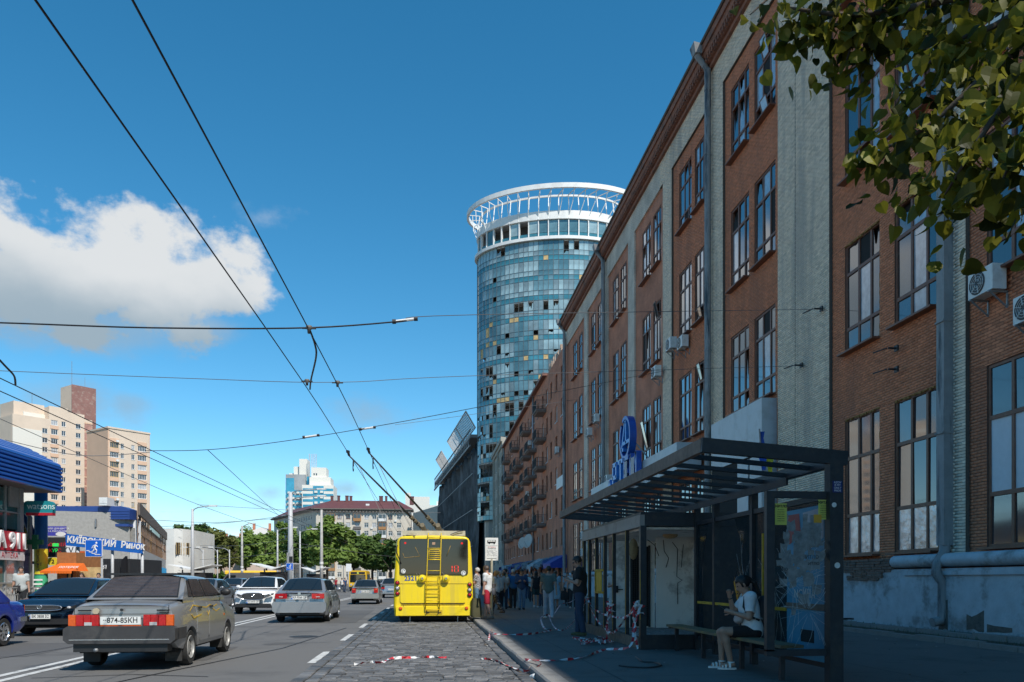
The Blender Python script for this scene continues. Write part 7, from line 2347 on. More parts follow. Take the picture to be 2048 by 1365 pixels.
pip = thing('grey_pipe', 'grey standing pipe between the shoe sign and the blue column', 'pipe', (W(60, HZ, 37.1).x, W(60, HZ, 37.1).y, ZP))
MB().tube([(0, 0, -.02), (0, 0, 4.2), (-.3, 0, 4.6)], .10, 10).build('pipe', STEEL, pip, True)
PURP = mat('sign_violet_blue', (.06, .06, .40), .5, var=.06)
o, w_, h_ = board('sewing_shop_sign', 'violet blue sign of a sewing goods shop above the electronic board', 91, 132, 1053, 1072, 40, PURP, txts=(('ТОВАРИ ДЛЯ ШИТТЯ', .52, .74, .26, SWHT), ('ТА РУКОДІЛЛЯ', .58, .45, .26, SWHT)))
MB().lathe([(.0, 0), (.26, 0), (.26, .01), (0, .01)], 14, Matrix.Translation((w_ * .75, -.005, h_ * .18)) @ Matrix.Rotation(RD(90), 4, 'X') @ Matrix.Scale(.4, 4, (0, 1, 0))).build('oval', SWHT, o)
LEDB = mat('led_board', (.03, .03, .033), .5, var=.3, scale=40)
LEDG = mat('led_green', (.02, .2, .05), .5, var=0, emit=(.03, 1, .15), es=.55); LEDR = mat('led_dim_red', (.2, .01, .02), .5, var=0, emit=(.8, .03, .05), es=.35)
o, w_, h_ = board('electronic_board', 'black electronic board with green and red lettering over the passage', 91, 130, 1075, 1115, 39.5, LEDB)
text('СЬОГ', .23, LEDR, o, (w_ * .18, -.008, h_ * .62), ext=.002); text('НІЙ', .23, LEDR, o, (w_ * .83, -.008, h_ * .62), ext=.002); MB().box(w_ * .36, w_ * .68, -.01, 0, h_ * .54, h_ * .70).build('lit_field', LEDG, o)
text('К', .24, LEDR, o, (w_ * .26, -.008, h_ * .33), ext=.002); text('У', .24, LEDG, o, (w_ * .42, -.008, h_ * .33), ext=.002); text('Р', .24, LEDG, o, (w_ * .57, -.008, h_ * .33), ext=.002); text('С', .24, LEDR, o, (w_ * .73, -.008, h_ * .33), ext=.002)
key = thing('key_sign', 'yellow key shaped sign with a black figure two hanging over the passage', 'sign', tuple(W(104, 1123, 38.5)), -TH)
KY_ = mat('key_yellow', (.68, .52, .03), .5, var=.05)
k_ = 38.5 / FPX
MB().prism(rrect(-8 * k_, 9 * k_, -8 * k_, 7.5 * k_, 4 * k_), 0, .06, 'y').prism([(9 * k_, -2 * k_), (11 * k_, -4 * k_), (26 * k_, -3.5 * k_), (31 * k_, -.5 * k_), (27 * k_, 2 * k_), (24 * k_, 3.2 * k_), (21 * k_, 2 * k_), (18 * k_, 3.2 * k_), (15 * k_, 2 * k_), (9 * k_, 3.5 * k_)], 0, .06, 'y').build('key', KY_, key, fix=True)
text('2', .26, INK, key, (2 * k_, -.008, -.02), ext=.004, bold=.01)
# kiosk with an orange awning, dark shop front and boarded windows
kz = thing('awning_kiosk', 'small boarded kiosk with an orange folding awning', 'kiosk', (W(140, HZ, 38).x, W(140, HZ, 38).y, ZP), -TH)
OSBM = MATS['osb_board']
k_ = 38.0 / FPX
MB().box(-26 * k_, 12 * k_, 0, 2.5, 0, 2.6).build('wall', mat('kiosk_orange_brown', (.33, .14, .05), .7, var=.2), kz)
MB().box(14 * k_, 58 * k_, .3, .4, 0, 1.9).build('plywood', OSBM, kz); MB().box(-6 * k_, 6 * k_, -.02, .02, .2, 1.75).build('opening', DARK, kz); MB().bar((-6 * k_, -.05, .1), (2 * k_, -.05, 1.8), .1, .03).build('plank', OSBM, kz)
ORA = mat('awning_orange', (.72, .14, .01), .7, var=.06)
za_, zb2 = zat(1143, 38) - ZP, zat(1127, 38) - ZP
m = MB().quad((-25 * k_, -1.4, za_), (5 * k_, -1.4, za_), (9 * k_, 0, zb2), (-20 * k_, 0, zb2)).quad((5 * k_, -1.4, za_), (37 * k_, -1.4, za_), (28 * k_, 0, zb2), (9 * k_, 0, zb2)).add([(37 * k_, -1.4, za_), (37 * k_, 0, za_), (28 * k_, 0, zb2)], [(0, 1, 2)]).add([(-25 * k_, -1.4, za_), (-20 * k_, 0, zb2), (-25 * k_, 0, za_)], [(0, 1, 2)])
for k in range(12): m.quad(((-25 + 5.1 * k) * k_, -1.41, za_ - .12), ((-20.5 + 5.1 * k) * k_, -1.41, za_ - .12), ((-20 + 5.1 * k) * k_, -1.41, za_), ((-25 + 5.1 * k) * k_, -1.41, za_))
m.build('awning', ORA, kz)
text('ЛОТЕРЕЯ', .2, SWHT, kz, (20 * k_, -1.0, (za_ + zb2) / 2 - .02), (RD(40), 0, 0), ext=.004)
ds = thing('dark_shop', 'dark fronted shop row with plywood in its windows under the market hall', 'shop', (W(200, HZ, 44).x, W(200, HZ, 44).y, ZP), -TH)
k_ = 44.0 / FPX
DSH = mat('anthracite_sheet', (.028, .03, .034), .5, var=.15, scale=4)
z1_ = zat(1118, 44) - ZP
MB().box(-72 * k_, 60 * k_, 0, 4, 1.2, z1_).box(-72 * k_, 60 * k_, .15, 4, 0, 1.2).build('wall', DSH, ds)
for k in range(10): MB().box((10 + 5 * k) * k_, (11 + 5 * k) * k_, -.04, -.001, 1.4, z1_ - .1).build('rib', DSH, ds)
MB().box(4 * k_, 44 * k_, -.05, .0, .1, 1.1).build('plywood', OSBM, ds)
text('пекарня', .42, SWHT, ds, (-16 * k_, -.02, z1_ - .45), ext=.01); MB().box(-66 * k_, -46 * k_, -.06, 0, z1_ + .1, z1_ + .75).build('white_board', SWHT, ds)
text('КУЛ', .5, INK, ds, (-56 * k_, -.07, z1_ + .43), ext=.005)
MB().box(-44 * k_, -30 * k_, -.06, 0, z1_ + .15, z1_ + .42).build('red_board', mat('sign_red_orange', (.6, .1, .02), .5), ds)
MB().prism([(44 * k_, .9), (58 * k_, 1.0), (56 * k_, 2.6), (48 * k_, z1_ - .1)], -.3, -.05, 'y').build('black_tarpaulin', mat('black_tarp', (.015, .015, .017), .4, bump=.5, bscale=4), ds, fix=True)

# market hall: blue fascia, white panels, rusty scaffold side
F_ = 56.0
hx0, hx1 = W(88, HZ, F_), W(266, HZ, F_)
mh = thing('market_hall', 'market hall with dark blue sheet fascia, white panels and a scaffolded side', 'building', (hx0.x, hx0.y, ZP), -TH)
k_ = F_ / FPX
WD = 178 * k_
zz = lambda py: zat(py, F_) - ZP
HBL = mat('hall_blue', (.02, .055, .22), .5, var=.12, scale=1.5, coat=.1)
MB().box(0, WD, .3, 1.2, 0, zz(1040)).build('wall', mat('hall_white', (.80, .80, .80), .7, var=.08, scale=2, dirt=(.45, .45, .45), dscale=1), mh)
m = MB().box(-.5, WD, -.5, .6, zz(1040), zz(1020)).prism([(-.5, zz(1020)), (WD, zz(1020)), (WD - .6, zz(1014)), (0, zz(1014))], -.5, .6, 'y')
m.build('fascia', HBL, mh, fix=True)
for k in range(4): MB().box(-.5, WD, -.53, -.5, zz(1040) + k * .18, zz(1040) + k * .18 + .02).build('fascia_joint', HBL, mh)
MB().box(0, WD * .70, -.45, -.2, zz(1048), zz(1044)).build('light_blue_tube', mat('tube_blue', (.08, .32, .55), .4), mh)
for k in range(5): MB().box(WD * .05 + k * WD * .15, WD * .05 + k * WD * .15 + .08, -.95, .3, zz(1056), zz(1040)).build('bracket', STEEL, mh)
MB().box(-.2, WD * .98, -.4, .32, zz(1054), zz(1049)).build('lower_fascia', HBL, mh)
MB().box(WD * .74, WD * .86, .26, .30, zz(1085), zz(1056)).build('plywood', OSBM, mh); MB().box(WD * .93, WD, .22, .30, zz(1105), zz(1056)).build('corrugated_panel', mat('tin_panel', (.32, .31, .29), .5, metal=.3, var=.2, streak=True, dirt=(.2, .15, .1)), mh)
MB().box(WD * .12, WD * .42, .24, .30, zz(1100), zz(1072)).build('blue_panel', mat('hall_blue_panel', (.015, .07, .30), .5), mh)
MB().box(WD * .70, WD * .79, -1.0, 0, zz(1014), zz(998)).box(WD * .705, WD * .785, -1.02, -1.0, zz(1010), zz(1001)).build('roof_unit', PLASTW, mh)
# receding side: parapet lattice, boards, blue doors
p0 = W(266, HZ, F_); p1 = W(326, HZ, 92)
d = Vector((p1.x - p0.x, p1.y - p0.y, 0)); LS_ = d.length
sd = Face(mh, (p0.x, p0.y, ZP), math.atan2(d.y, d.x))
def fadd(mb, name, m):
 me = mb.mesh(name, m); o_ = put(name, me, mh);
 o_.matrix_basis = (Matrix.Translation(mh.location) @ Matrix.Rotation(-TH, 4, 'Z')).inverted() @ sd.M
 return o_
fadd(MB().box(0, LS_, .2, 10, 0, 6.0), 'side_wall', mat('hall_grey', (.30, .29, .27), .8, var=.15))
fadd(MB().box(-.1, LS_, -.3, .2, 2.6, 3.6), 'concrete_band', mat('hall_concrete_band', (.45, .45, .44), .8))
for k in range(11): fadd(MB().box(.6 + k * LS_ / 11, .9 + k * LS_ / 11, -.5, -.2, 0, 2.6), 'blue_pier', mat('pier_blue', (.02, .22, .45), .5))
m = MB()
for k in range(30):
 u = LS_ * k / 29
 m.bar((u, -.3, 3.6), (u, -.3, 6.6), .05)
for z in (4.6, 5.4, 6.0, 6.6): m.bar((0, -.3, z), (LS_, -.3, z), .05)
fadd(m, 'scaffold', mat('rusty_scaffold', (.16, .09, .05), .8, var=.3))
for k in range(24):
 u = rng.uniform(0, LS_ - 1); z = rng.choice([3.7, 4.4, 5.0])
 fadd(MB().box(u, u + rng.uniform(.2, .9), -.26, -.2, z, z + rng.uniform(.6, 1.4)), 'hung_board', rng.choice([OSBM, MATS['rusty_scaffold'], PLASTW, ALU]))
fadd(MB().box(0, LS_, -.45, -.30, 5.9, 6.75), 'side_parapet', mat('brown_lattice', (.14, .11, .09), .8, var=.4, scale=6))
# curved white building at the end of the market
wc = thing('curved_white_hall', 'tall curved white stone faced hall with a long window behind the market', 'building', (W(345, HZ, 96).x, W(345, HZ, 96).y, ZP))
STW = mat('white_stone_tiles', (.62, .61, .57), .8, var=.08, scale=1.5, dirt=(.5, .48, .44), dscale=.4)
m = MB(); k_ = 96 / FPX
rows = []
top, bot = zat(1058, 96) - ZP, 0
arc = [(-23 * k_, 0), (-10 * k_, -.2), (4 * k_, -.2), (18 * k_, .3), (26 * k_, 1.2), (29 * k_, 2.6), (30 * k_, 5), (30 * k_, 12)]
for z in (0, zat(1128, 96), zat(1112, 96), zat(1086, 96), top): rows.append([(x, y, z) for x, y in arc])
m.grid(rows); m.build('wall', STW, wc, 30)
m = MB()
for k in range(10): m.bar((-23 * k_, -.21, k * 1.0 + .5), (18 * k_, -.21 + .3, k * 1.0 + .5), .02)
m.build('tile_joint', mat('joint_grey', (.42, .41, .39), .8), wc)
MB().quad((8 * k_, -.35, zat(1112, 96)), (27 * k_, 1.2, zat(1112, 96)), (27 * k_, 1.2, zat(1088, 96)), (8 * k_, -.35, zat(1088, 96))).build('long_window', mat('brown_glass', (.06, .045, .03), .2), wc)
for k in range(6): MB().box((9 + 3.6 * k) * k_, (9.6 + 3.6 * k) * k_, -.4 + .26 * k, -.3 + .26 * k, zat(1112, 96), zat(1088, 96)).build('window_bar', OSBM, wc)

# blue market sign on two posts
F_ = 41.0; k_ = F_ / FPX
ms = thing('market_sign', 'long blue sign on grey posts with white market lettering partly behind the underpass sign', 'sign', (W(200, HZ, F_).x, W(200, HZ, F_).y, ZP), -TH)
z0_, z1_ = zat(1096, F_) - ZP, zat(1072, F_) - ZP
MB().prism([(-70 * k_, z0_ + .12), (84 * k_, z0_ - .30), (84 * k_, z1_ - .40), (-70 * k_, z1_ + .12)], 0, .10, 'y').build('panel', mat('market_sign_blue', (.012, .12, .46), .45, var=.05), ms, fix=True)
text('КИЇВСЬКИЙ  Ринок', .46, SWHT, ms, (12 * k_, -.012, (z0_ + z1_) / 2 - .08), (RD(90), RD(5.5), 0), ext=.006, bold=.014, sx=.92)
for x in (-48, 21, 81): MB().tube([(x * k_, .2, -.02), (x * k_, .2, z0_ + .2)], .075, 10).build('post', mat('post_light_grey', (.45, .46, .47), .5, var=.08), ms, True)
# underpass signs: blue square with a figure walking down stairs
def underpass(label, px, py0, py1, F, zbot=0.0):
 k = F / FPX; s = (py1 - py0) * k
 p = W(px, HZ, F)
 t = thing('underpass_sign', label, 'road sign', (p.x, p.y, zbot), -TH)
 z0 = zat(py1, F) - zbot
 MB().prism(rrect(-s / 2, s / 2, z0, z0 + s, s * .05), -.02, .02, 'y').build('border', SWHT, t, fix=True)
 MB().prism(rrect(-s * .475, s * .475, z0 + s * .025, z0 + s * .975, s * .04), -.026, -.02, 'y').build('panel', mat('road_sign_blue', (.008, .11, .52), .4, var=0), t, fix=True)
 m = MB()
 f = lambda u, v: (u * s, v * s + z0)
 st = [(-.40, .38), (-.22, .38), (-.22, .31), (-.04, .31), (-.04, .24), (.14, .24), (.14, .17), (.40, .17), (.40, .10), (-.40, .10)]
 outl = [(-.42, .36), (-.26, .36), (-.26, .28), (-.10, .28), (-.10, .20), (.08, .20), (.08, .13), (.40, .13)]
 for a, b_ in zip(outl, outl[1:]): m.bar((a[0] * s, -.03, a[1] * s + z0), (b_[0] * s, -.03, b_[1] * s + z0), s * .035, .006, up=(0, 1, 0)) if False else m.bar((a[0] * s, -.03, a[1] * s + z0), (b_[0] * s, -.03, b_[1] * s + z0), .006, s * .04, up=(0, 0, 1) if abs(a[1] - b_[1]) < .001 else (1, 0, 0))
 def limb(a, b_, w):
  p, q = Vector((a[0] * s, -.031, a[1] * s + z0)), Vector((b_[0] * s, -.031, b_[1] * s + z0))
  m.tube([p, q], w * s / 2, 6)
 limb((.10, .70), (.06, .50), .13); limb((.06, .50), (.18, .38), .075); limb((.18, .38), (.14, .20), .06); limb((.05, .50), (.0, .36), .075); limb((0, .36), (-.10, .30), .06)
 limb((.12, .70), (.24, .58), .05); limb((.08, .70), (-.06, .60), .05); limb((-.06, .6), (-.10, .50), .045)
 m.sphere((.16 * s, -.031, .81 * s + z0), (.06 * s, .01, .065 * s), 10, 6)
 m.build('walking_figure', SWHT, t)
 MB().tube([(s * .42, .06, -.02 if zbot == 0 else 0), (s * .42, .06, z0 + s)], .045, 8).build('post', MATS['post_light_grey'], t)
 return t
underpass('big blue underpass sign standing in front of the market sign', 188, 1080, 1114, 32.0)
underpass('small blue underpass sign on the pole beside the silver sedan roof', 579.5, 1127, 1141, 61.0)
# iron railing along the far pavement
rl = thing('street_railing', 'grey iron railing with curled ornaments along the far pavement', 'railing', (-14.9, 30, ZP))
RLG = mat('railing_grey', (.30, .30, .29), .6, var=.2, dirt=(.2, .12, .07), dscale=6)
y = 8.0
while y < 62:
 wb(MB().box(-14.93, -14.87, y - .03, y + .03, ZP - .02, ZP + 1.05), 'post', RLG, rl)
 m = MB().bar((-14.9, y, ZP + 1.0), (-14.9, y + 2, ZP + 1.0), .04).bar((-14.9, y, ZP + .75), (-14.9, y + 2, ZP + .75), .025).bar((-14.9, y, ZP + .12), (-14.9, y + 2, ZP + .12), .03)
 for k in range(1, 14): m.bar((-14.9, y + k * .143, ZP + .12), (-14.9, y + k * .143, ZP + .75), .016)
 for k in range(6):
  c = Vector((-14.9, y + .2 + k * .32, ZP + .87)); m.tube([c + Vector((0, .10 * math.cos(2 * PI * q / 10), .10 * math.sin(2 * PI * q / 10))) for q in range(11)], .012, 4, cap=False)
 wb(m, 'railing_panel', RLG, rl)
 y += 2.0
 # dark netted stops with white wing roofs
def wing_stop(px, F, w, label):
 p = W(px, HZ, F)
 t = thing('wing_roof_stop', label, 'bus shelter', (p.x, p.y, 0), -TH)
 MB().box(-w / 2, w / 2, 0, 2.2, .1, 2.15).build('netted_box', mat('black_netting', (.02, .02, .022), .9, var=.4, scale=3), t)
 for sx in (-1, 1): MB().add([(0, -.4, 2.35), (sx * w * .8, -.4, 2.85), (sx * w * .8, 2.4, 2.85), (0, 2.4, 2.35), (0, -.4, 2.47), (sx * w * .8, -.4, 2.93), (sx * w * .8, 2.4, 2.93), (0, 2.4, 2.47)], [(0, 1, 2, 3), (7, 6, 5, 4), (0, 4, 5, 1), (1, 5, 6, 2), (2, 6, 7, 3), (3, 7, 4, 0)]).build('wing', WHITE, t, fix=True)
 for x in (-w * .4, w * .4): MB().box(x - .05, x + .05, .5, .6, 0, 2.45).build('post', STEEL, t)
wing_stop(546, 70, 2.3, 'dark netted bus stop with white wing roof left of the small underpass sign')
wing_stop(628, 92, 1.7, 'dark bus stop with wing roof below the big bright tree')
wing_stop(382, 76, 2.6, 'wing roofed stop right of the curved white hall')

# ------------------------------------------------------------------ poles and street lamps
def lamp_pole(px, ytop, F, label, r=.12, arm=1.6, arms=1, m=CONC, side=1, grp='street poles', extra=None):
 p = W(px, HZ, F)
 t = thing('street_pole', label, 'pole', (p.x, p.y, 0), -TH, grp)
 zt = zat(ytop, F)
 MB().tube([(0, 0, -.05), (0, 0, zt * .5), (0, 0, zt)], [r, r * .85, r * .62], 10).build('shaft', m, t, True)
 for a in range(arms):
  z = zt - .55 * a
  o = MB().tube([(0, 0, z - .4), (side * .15, 0, z - .05), (side * .5, 0, z + .12), (side * arm, 0, z + .25)], .045, 6).build('arm', STEEL, t, True)
  MB().box(side * arm - .1, side * arm + .6 * side, -.12, .12, z + .20, z + .32).build('lamp_head', PLASTW, o)
 if extra: extra(t, zt)
 return t
def boxes(t, zt):
 MB().box(-.22, .05, -.25, -.1, 2.6, 3.6).build('control_box', mat('control_box', (.3, .3, .3), .6), t); MB().box(-.02, .2, -.3, -.12, 2.9, 3.3).build('traffic_lamp', TRIM, t)
def bands(t, zt):
 for z in (2.4, 2.75): MB().tube([(0, 0, z), (0, 0, z + .2)], .16, 8).build('clamp', PLASTW, t)
 MB().tube([(0, 0, .5), (0, 0, 1.6)], .135, 10).build('painted_band', mat('band_yellow', (.6, .5, .08), .6), t)
GRP_ = MATS['post_light_grey']
lamp_pole(581, 985, 63, 'thick tall grey pole with two lamp arms beside the small underpass sign', .24, 2.2, 2, GRP_, extra=boxes)
lamp_pole(385, 1018, 72, 'tall grey pole with lamp arm right of the curved white hall', .17, 1.6, 1, GRP_)
lamp_pole(484, 1052, 86, 'concrete pole with white clamps in the middle of the trees', .15, .8, 1, CONC, extra=bands)
lamp_pole(643, 1020, 66, 'concrete pole with yellow foot in front of the red roofed block', .15, .01, 0, CONC, extra=bands)
lamp_pole(555, 1060, 88, 'slim grey lamp post left of the thick tall pole', .12, 1.6, 1, GRP_)
lamp_pole(600, 1063, 90, 'slim grey lamp post right of the thick tall pole', .12, 1.4, 1, GRP_, side=1)
for px, n_ in ((406, 'first'), (435, 'second'), (459, 'third')): lamp_pole(px, 1100, 80, 'short curved lamp post, ' + n_ + ' from the white hall among the trees', .07, 1.5, 1, GRP_, side=-1, grp='short curved lamp posts')
lamp_pole(697, 1133, 98, 'low pole with a white board near the yellow minibus', .06, .01, 0, GRP_, extra=lambda t, z: MB().box(-.3, .35, -.04, .04, z - .6, z + .3).build('white_board', SWHT, t))

# ------------------------------------------------------------------ overhead wires
WIRE = mat('wire_dark', (.02, .02, .022), .5, var=0); WIREG = mat('wire_grey', (.11, .11, .115), .5, var=0)
def wire(label, pts, r=.010, m=WIRE, n=6, grp='overhead wires'):
 q = spline(pts, n) if len(pts) > 2 else [Vector(p) for p in pts]
 mb = MB()
 mb.tube(q, r, 6)
 o = mb.build('overhead_wire', m)
 tag(o, label, 'wire', grp)
 return o
wire('left wire of the trolley pair running over the near lane', [(-3.05, 1.5, 5.82), (-2.95, 6, 5.8), (-2.72, 18.2, 5.78), (-2.70, 27.9, 5.78), (-2.70, 60, 5.8), (-2.8, 120, 5.8)], .011, n=3)
wire('right wire of the trolley pair running over the near lane', [(-2.35, 1.5, 5.82), (-2.22, 6, 5.8), (-2.0, 17.6, 5.78), (-1.97, 27.4, 5.78), (-2.0, 60, 5.8), (-2.1, 120, 5.8)], .011, n=3)
wire('upper left wire of the far trolley pair', [(-9.25, 4, 5.85), (-9.3, 40, 5.8), (-9.3, 70, 5.8), (-8.8, 110, 5.8)], .012, n=3)
wire('lower left wire of the far trolley pair', [(-9.9, 4, 5.85), (-9.9, 40, 5.8), (-9.9, 70, 5.8), (-9.5, 110, 5.8)], .012, n=3)
wire('nearest span cable sagging from the left edge to the factory wall', [W(-260, 640, 13.6), W(0, 646, 13.8), W(300, 656, 13.8), W(618, 656, 13.8), W(825, 641, 15.2)], .014)
wire('thin end of the nearest span cable running on to the factory hook', [W(825, 641, 15.2), W(950, 630, 16.4), W(1640, 619, 26.6)], .007, WIREG)
wire('second span wire crossing under the nearest cable', [W(-260, 730, 16), W(0, 742, 16.6), W(400, 758, 17.2), W(675, 765, 17.6), W(950, 752, 19.6), W(1600, 732, 28)], .007, WIREG)
wire('third span wire rising right towards the tower', [W(290, 902, 22.6), W(415, 900, 22.8), W(560, 884, 23), W(735, 856, 23.4), W(950, 816, 25.5), W(1330, 742, 42)], .010)
wire('lower branch of the third span wire', [W(790, 850, 23.8), W(925, 832, 25), W(1150, 800, 30)], .006, WIREG)
wire('pull off wire dropping from the third span towards the lamp pole', [W(415, 900, 22.8), W(480, 960, 32), W(556, 1030, 58)], .010)
wire('curved feeder cable between span cable and left trolley wire', [W(618, 656, 13.8), W(630, 690, 14.6), W(632, 715, 15.3), W(622, 760, 17), W(620, 779, 18.2)], .018)
wire('thick feeder loop at the left picture edge', [W(-20, 700, 15), W(10, 732, 15.5), W(28, 752, 16), W(31, 770, 16.5)], .02)
for i, (a, b_, F0, F1, lab) in enumerate((((0, 838), (545, 1062), 27, 60, 'long slanted wire above the blue roof'), ((300, 905), (10, 880), 22.6, 21, 'slanting tail of the third span to the left edge'), ((395, 1010), (881, 1026), 72, 75, 'far span wire in front of the red roofed block'),
 ((300, 1055), (640, 1022), 70, 66, 'far span wire between the lamp poles'), ((545, 1038), (300, 1040), 62, 60, 'low far span left of the thick pole'), ((581, 1078), (400, 1092), 63, 80, 'lowest far span among the trees'), ((581, 1085), (880, 1120), 63, 90, 'far span dropping right across the dark trees'), ((640, 1090), (400, 1120), 66, 78, 'far wire across the green trees'))):
 P0, P1 = W(a[0], a[1], F0), W(b_[0], b_[1], F1)
 mid = (P0 + P1) / 2 + Vector((0, 0, -.25))
 wire(lab, [P0, mid, P1], .011 if F0 < 40 else .018, WIREG)
for (px, py, F_, lab) in ((810, 641, 15.1, 'white insulator on the nearest span cable'), (735, 857, 23.4, 'pale spacer on the third span left of the right trolley wire'), (622, 873, 23.1, 'pale spacer on the third span over the white high rise')):
 p = W(px, py, F_)
 t = thing('insulator', lab, 'insulator', p, 0, 'span insulators')
 MB().tube([(-.18, 0, -.03), (.18, 0, .03)], .03, 8).build('rod', PLASTW, t); MB().tube([(-.24, 0, -.035), (-.17, 0, -.03)], .045, 8).tube([(.17, 0, .03), (.24, 0, .035)], .04, 8).build('cap', WIRE, t)
for (px, py, F_, lab) in ((618, 657, 13.8, 'wire clamp where the feeder leaves the span cable'), (614, 763, 17.5, 'hanger clamp on the left trolley wire'), (675, 766, 17.6, 'hanger clamp on the right trolley wire')):
 p = W(px, py, F_)
 t = thing('wire_clamp', lab, 'clamp', p, 0, 'wire clamps')
 MB().lathe([(.0, .05), (.05, .04), (.06, .0), (.03, -.03), (.025, -.09), (0, -.09)], 10).build('bell', mat('clamp_grey', (.12, .11, .10), .6), t, True); MB().bar((-.12, 0, .0), (.12, 0, 0), .025).build('arm', WIRE, t)

 # ------------------------------------------------------------------ trees
def leafmat(name, c, c2):
 m = bpy.data.materials.new(name); m.use_nodes = True
 t = m.node_tree; b = t.nodes['Principled BSDF']; out = t.nodes['Material Output']
 b.inputs['Roughness'].default_value = .5; b.inputs['Specular IOR Level'].default_value = .2
 a = t.nodes.new('ShaderNodeAttribute'); a.attribute_name = 'tone'
 x = t.nodes.new('ShaderNodeMix'); x.data_type = 'RGBA'; t.links.new(a.outputs['Fac'], x.inputs['Factor'])
 x.inputs['A'].default_value = tuple(c) + (1,); x.inputs['B'].default_value = tuple(c2) + (1,)
 t.links.new(x.outputs['Result'], b.inputs['Base Color'])
 tr = t.nodes.new('ShaderNodeBsdfTranslucent'); t.links.new(x.outputs['Result'], tr.inputs[0])
 ms_ = t.nodes.new('ShaderNodeMixShader'); ms_.inputs[0].default_value = .42
 t.links.new(b.outputs[0], ms_.inputs[1]); t.links.new(tr.outputs[0], ms_.inputs[2]); t.links.new(ms_.outputs[0], out.inputs[0])
 return m
LM = [leafmat('leaf_mid', (.11, .185, .04), (.26, .36, .085)), leafmat('leaf_dark', (.058, .11, .032), (.14, .22, .055)), leafmat('leaf_olive', (.10, .115, .03), (.20, .215, .065)), leafmat('leaf_bright', (.06, .12, .015), (.12, .20, .03))]
BARK = mat('bark', (.07, .055, .042), .95, var=.3, scale=8, bump=.6, bscale=15)
def leaf_cloud(cent, rad, n, size, r):
 """leaf blades spread through overlapping clumps"""
 cl = []
 for k in range(int(26 + rad[0] * 4)):
  v = Vector((r.gauss(0, 1), r.gauss(0, 1), r.gauss(0, 1))).normalized() * r.uniform(.35, 1.0)
  if v.z < -.55: v.z *= .5
  cl.append((Vector((v.x * rad[0], v.y * rad[1], v.z * rad[2])), r.uniform(.16, .40) * min(rad[0], rad[2]), r.uniform(-.25, .25)))
 V = np.zeros((n, 4, 3)); tone = np.zeros(n)
 for i in range(n):
  c, q, tt = cl[r.randrange(len(cl))]
  d = Vector((r.gauss(0, 1), r.gauss(0, 1), r.gauss(0, 1))).normalized()
  p = Vector(cent) + c + d * q * (r.random() ** .4)
  u = Vector((r.gauss(0, 1), r.gauss(0, 1), r.gauss(0, .6))).normalized()
  w_ = u.cross(d + Vector((0, 0, .8))); w_ = w_.normalized() if w_.length > .01 else Vector((1, 0, 0))
  s_ = size * r.uniform(.6, 1.4)
  a, b_ = u * s_, w_ * s_ * .6
  for j, pt in enumerate((p - a, p + b_, p + a, p - b_)): V[i, j] = pt
  tone[i] = min(1, max(0, .5 + tt + r.uniform(-.25, .25)))
 return V, tone
def quad_mesh(name, V, tone, m):
 n = len(V)
 me = bpy.data.meshes.new(name)
 me.vertices.add(n * 4); me.vertices.foreach_set('co', V.reshape(-1))
 me.loops.add(n * 4); me.loops.foreach_set('vertex_index', np.arange(n * 4, dtype=np.int32))
 me.polygons.add(n); me.polygons.foreach_set('loop_start', np.arange(0, n * 4, 4, dtype=np.int32))
 me.update(calc_edges=True); me.materials.append(m)
 tone_attr(me, tone.astype(np.float32))
 return me
def tree(px, F, ytop, wpx, label, lm=0, n=3200, trunk=True, name='park_tree', grp='trees in the square', low=.16):
 r = random.Random(int(px * 7 + F))
 if trunk and low > .1: ytop -= 28; wpx *= 1.25
 p = W(px, HZ, F); zt = zat(ytop, F); w = wpx / FPX * F
 t = thing(name, label, 'tree', (p.x, p.y, 0), 0, grp)
 zc = zt * (1 + low) / 2; rz_ = zt * (1 - low) / 2
 V, tn = leaf_cloud((0, 0, zc), (w / 2 * .8, w / 2 * .8, rz_ * .82), n, .42 if F > 95 else .26, r)
 put('crown', quad_mesh('crown', V, tn, LM[lm]), t)
 m = MB().tube([(0, 0, -.05), (r.uniform(-.1, .1), 0, zt * .3), (r.uniform(-.3, .3), 0, zt * .75)], [.22, .17, .05], 8)
 for k in range(6):
  a = r.uniform(0, 6.28); z = zt * r.uniform(.28, .5)
  m.tube([(0, 0, z), (math.cos(a) * w * .15, math.sin(a) * w * .15, z + zt * .14), (math.cos(a) * w * .33, math.sin(a) * w * .33, z + zt * .24)], [.09, .06, .02], 5)
 m.build('trunk', BARK, t, True)
for a in ((352, 118, 1052, 40, 'dark tree rising behind the curved white hall', 1, 1800), (400, 135, 1056, 74, 'dark tall tree directly right of the curved white hall', 1, 4200), (442, 120, 1078, 78, 'olive tree behind the short lamp posts', 2, 4200), (492, 128, 1072, 76, 'broad green tree around the clamped concrete pole', 0, 4200),
 (533, 150, 1084, 66, 'middle green tree below the tin roofed house', 0, 3600), (566, 170, 1050, 62, 'tree reaching up to the dark side of the red roofed block', 0, 3600), (604, 135, 1078, 72, 'dark green tree behind the slim lamp post', 1, 3800),
 (655, 118, 1050, 104, 'biggest bright green tree in front of the red roofed block', 0, 6500), (706, 126, 1080, 70, 'green tree above the yellow minibus', 0, 3800), (745, 122, 1086, 66, 'dark tree right of the yellow minibus', 1, 3800), (782, 118, 1092, 56, 'dark tree partly behind the trolleybus', 1, 3000)):
 tree(*a)
tree(441, 88, 1145, 38, 'low bright green bush behind the fence by the grey van', 3, 1600, name='bush', grp='bushes', low=.05)

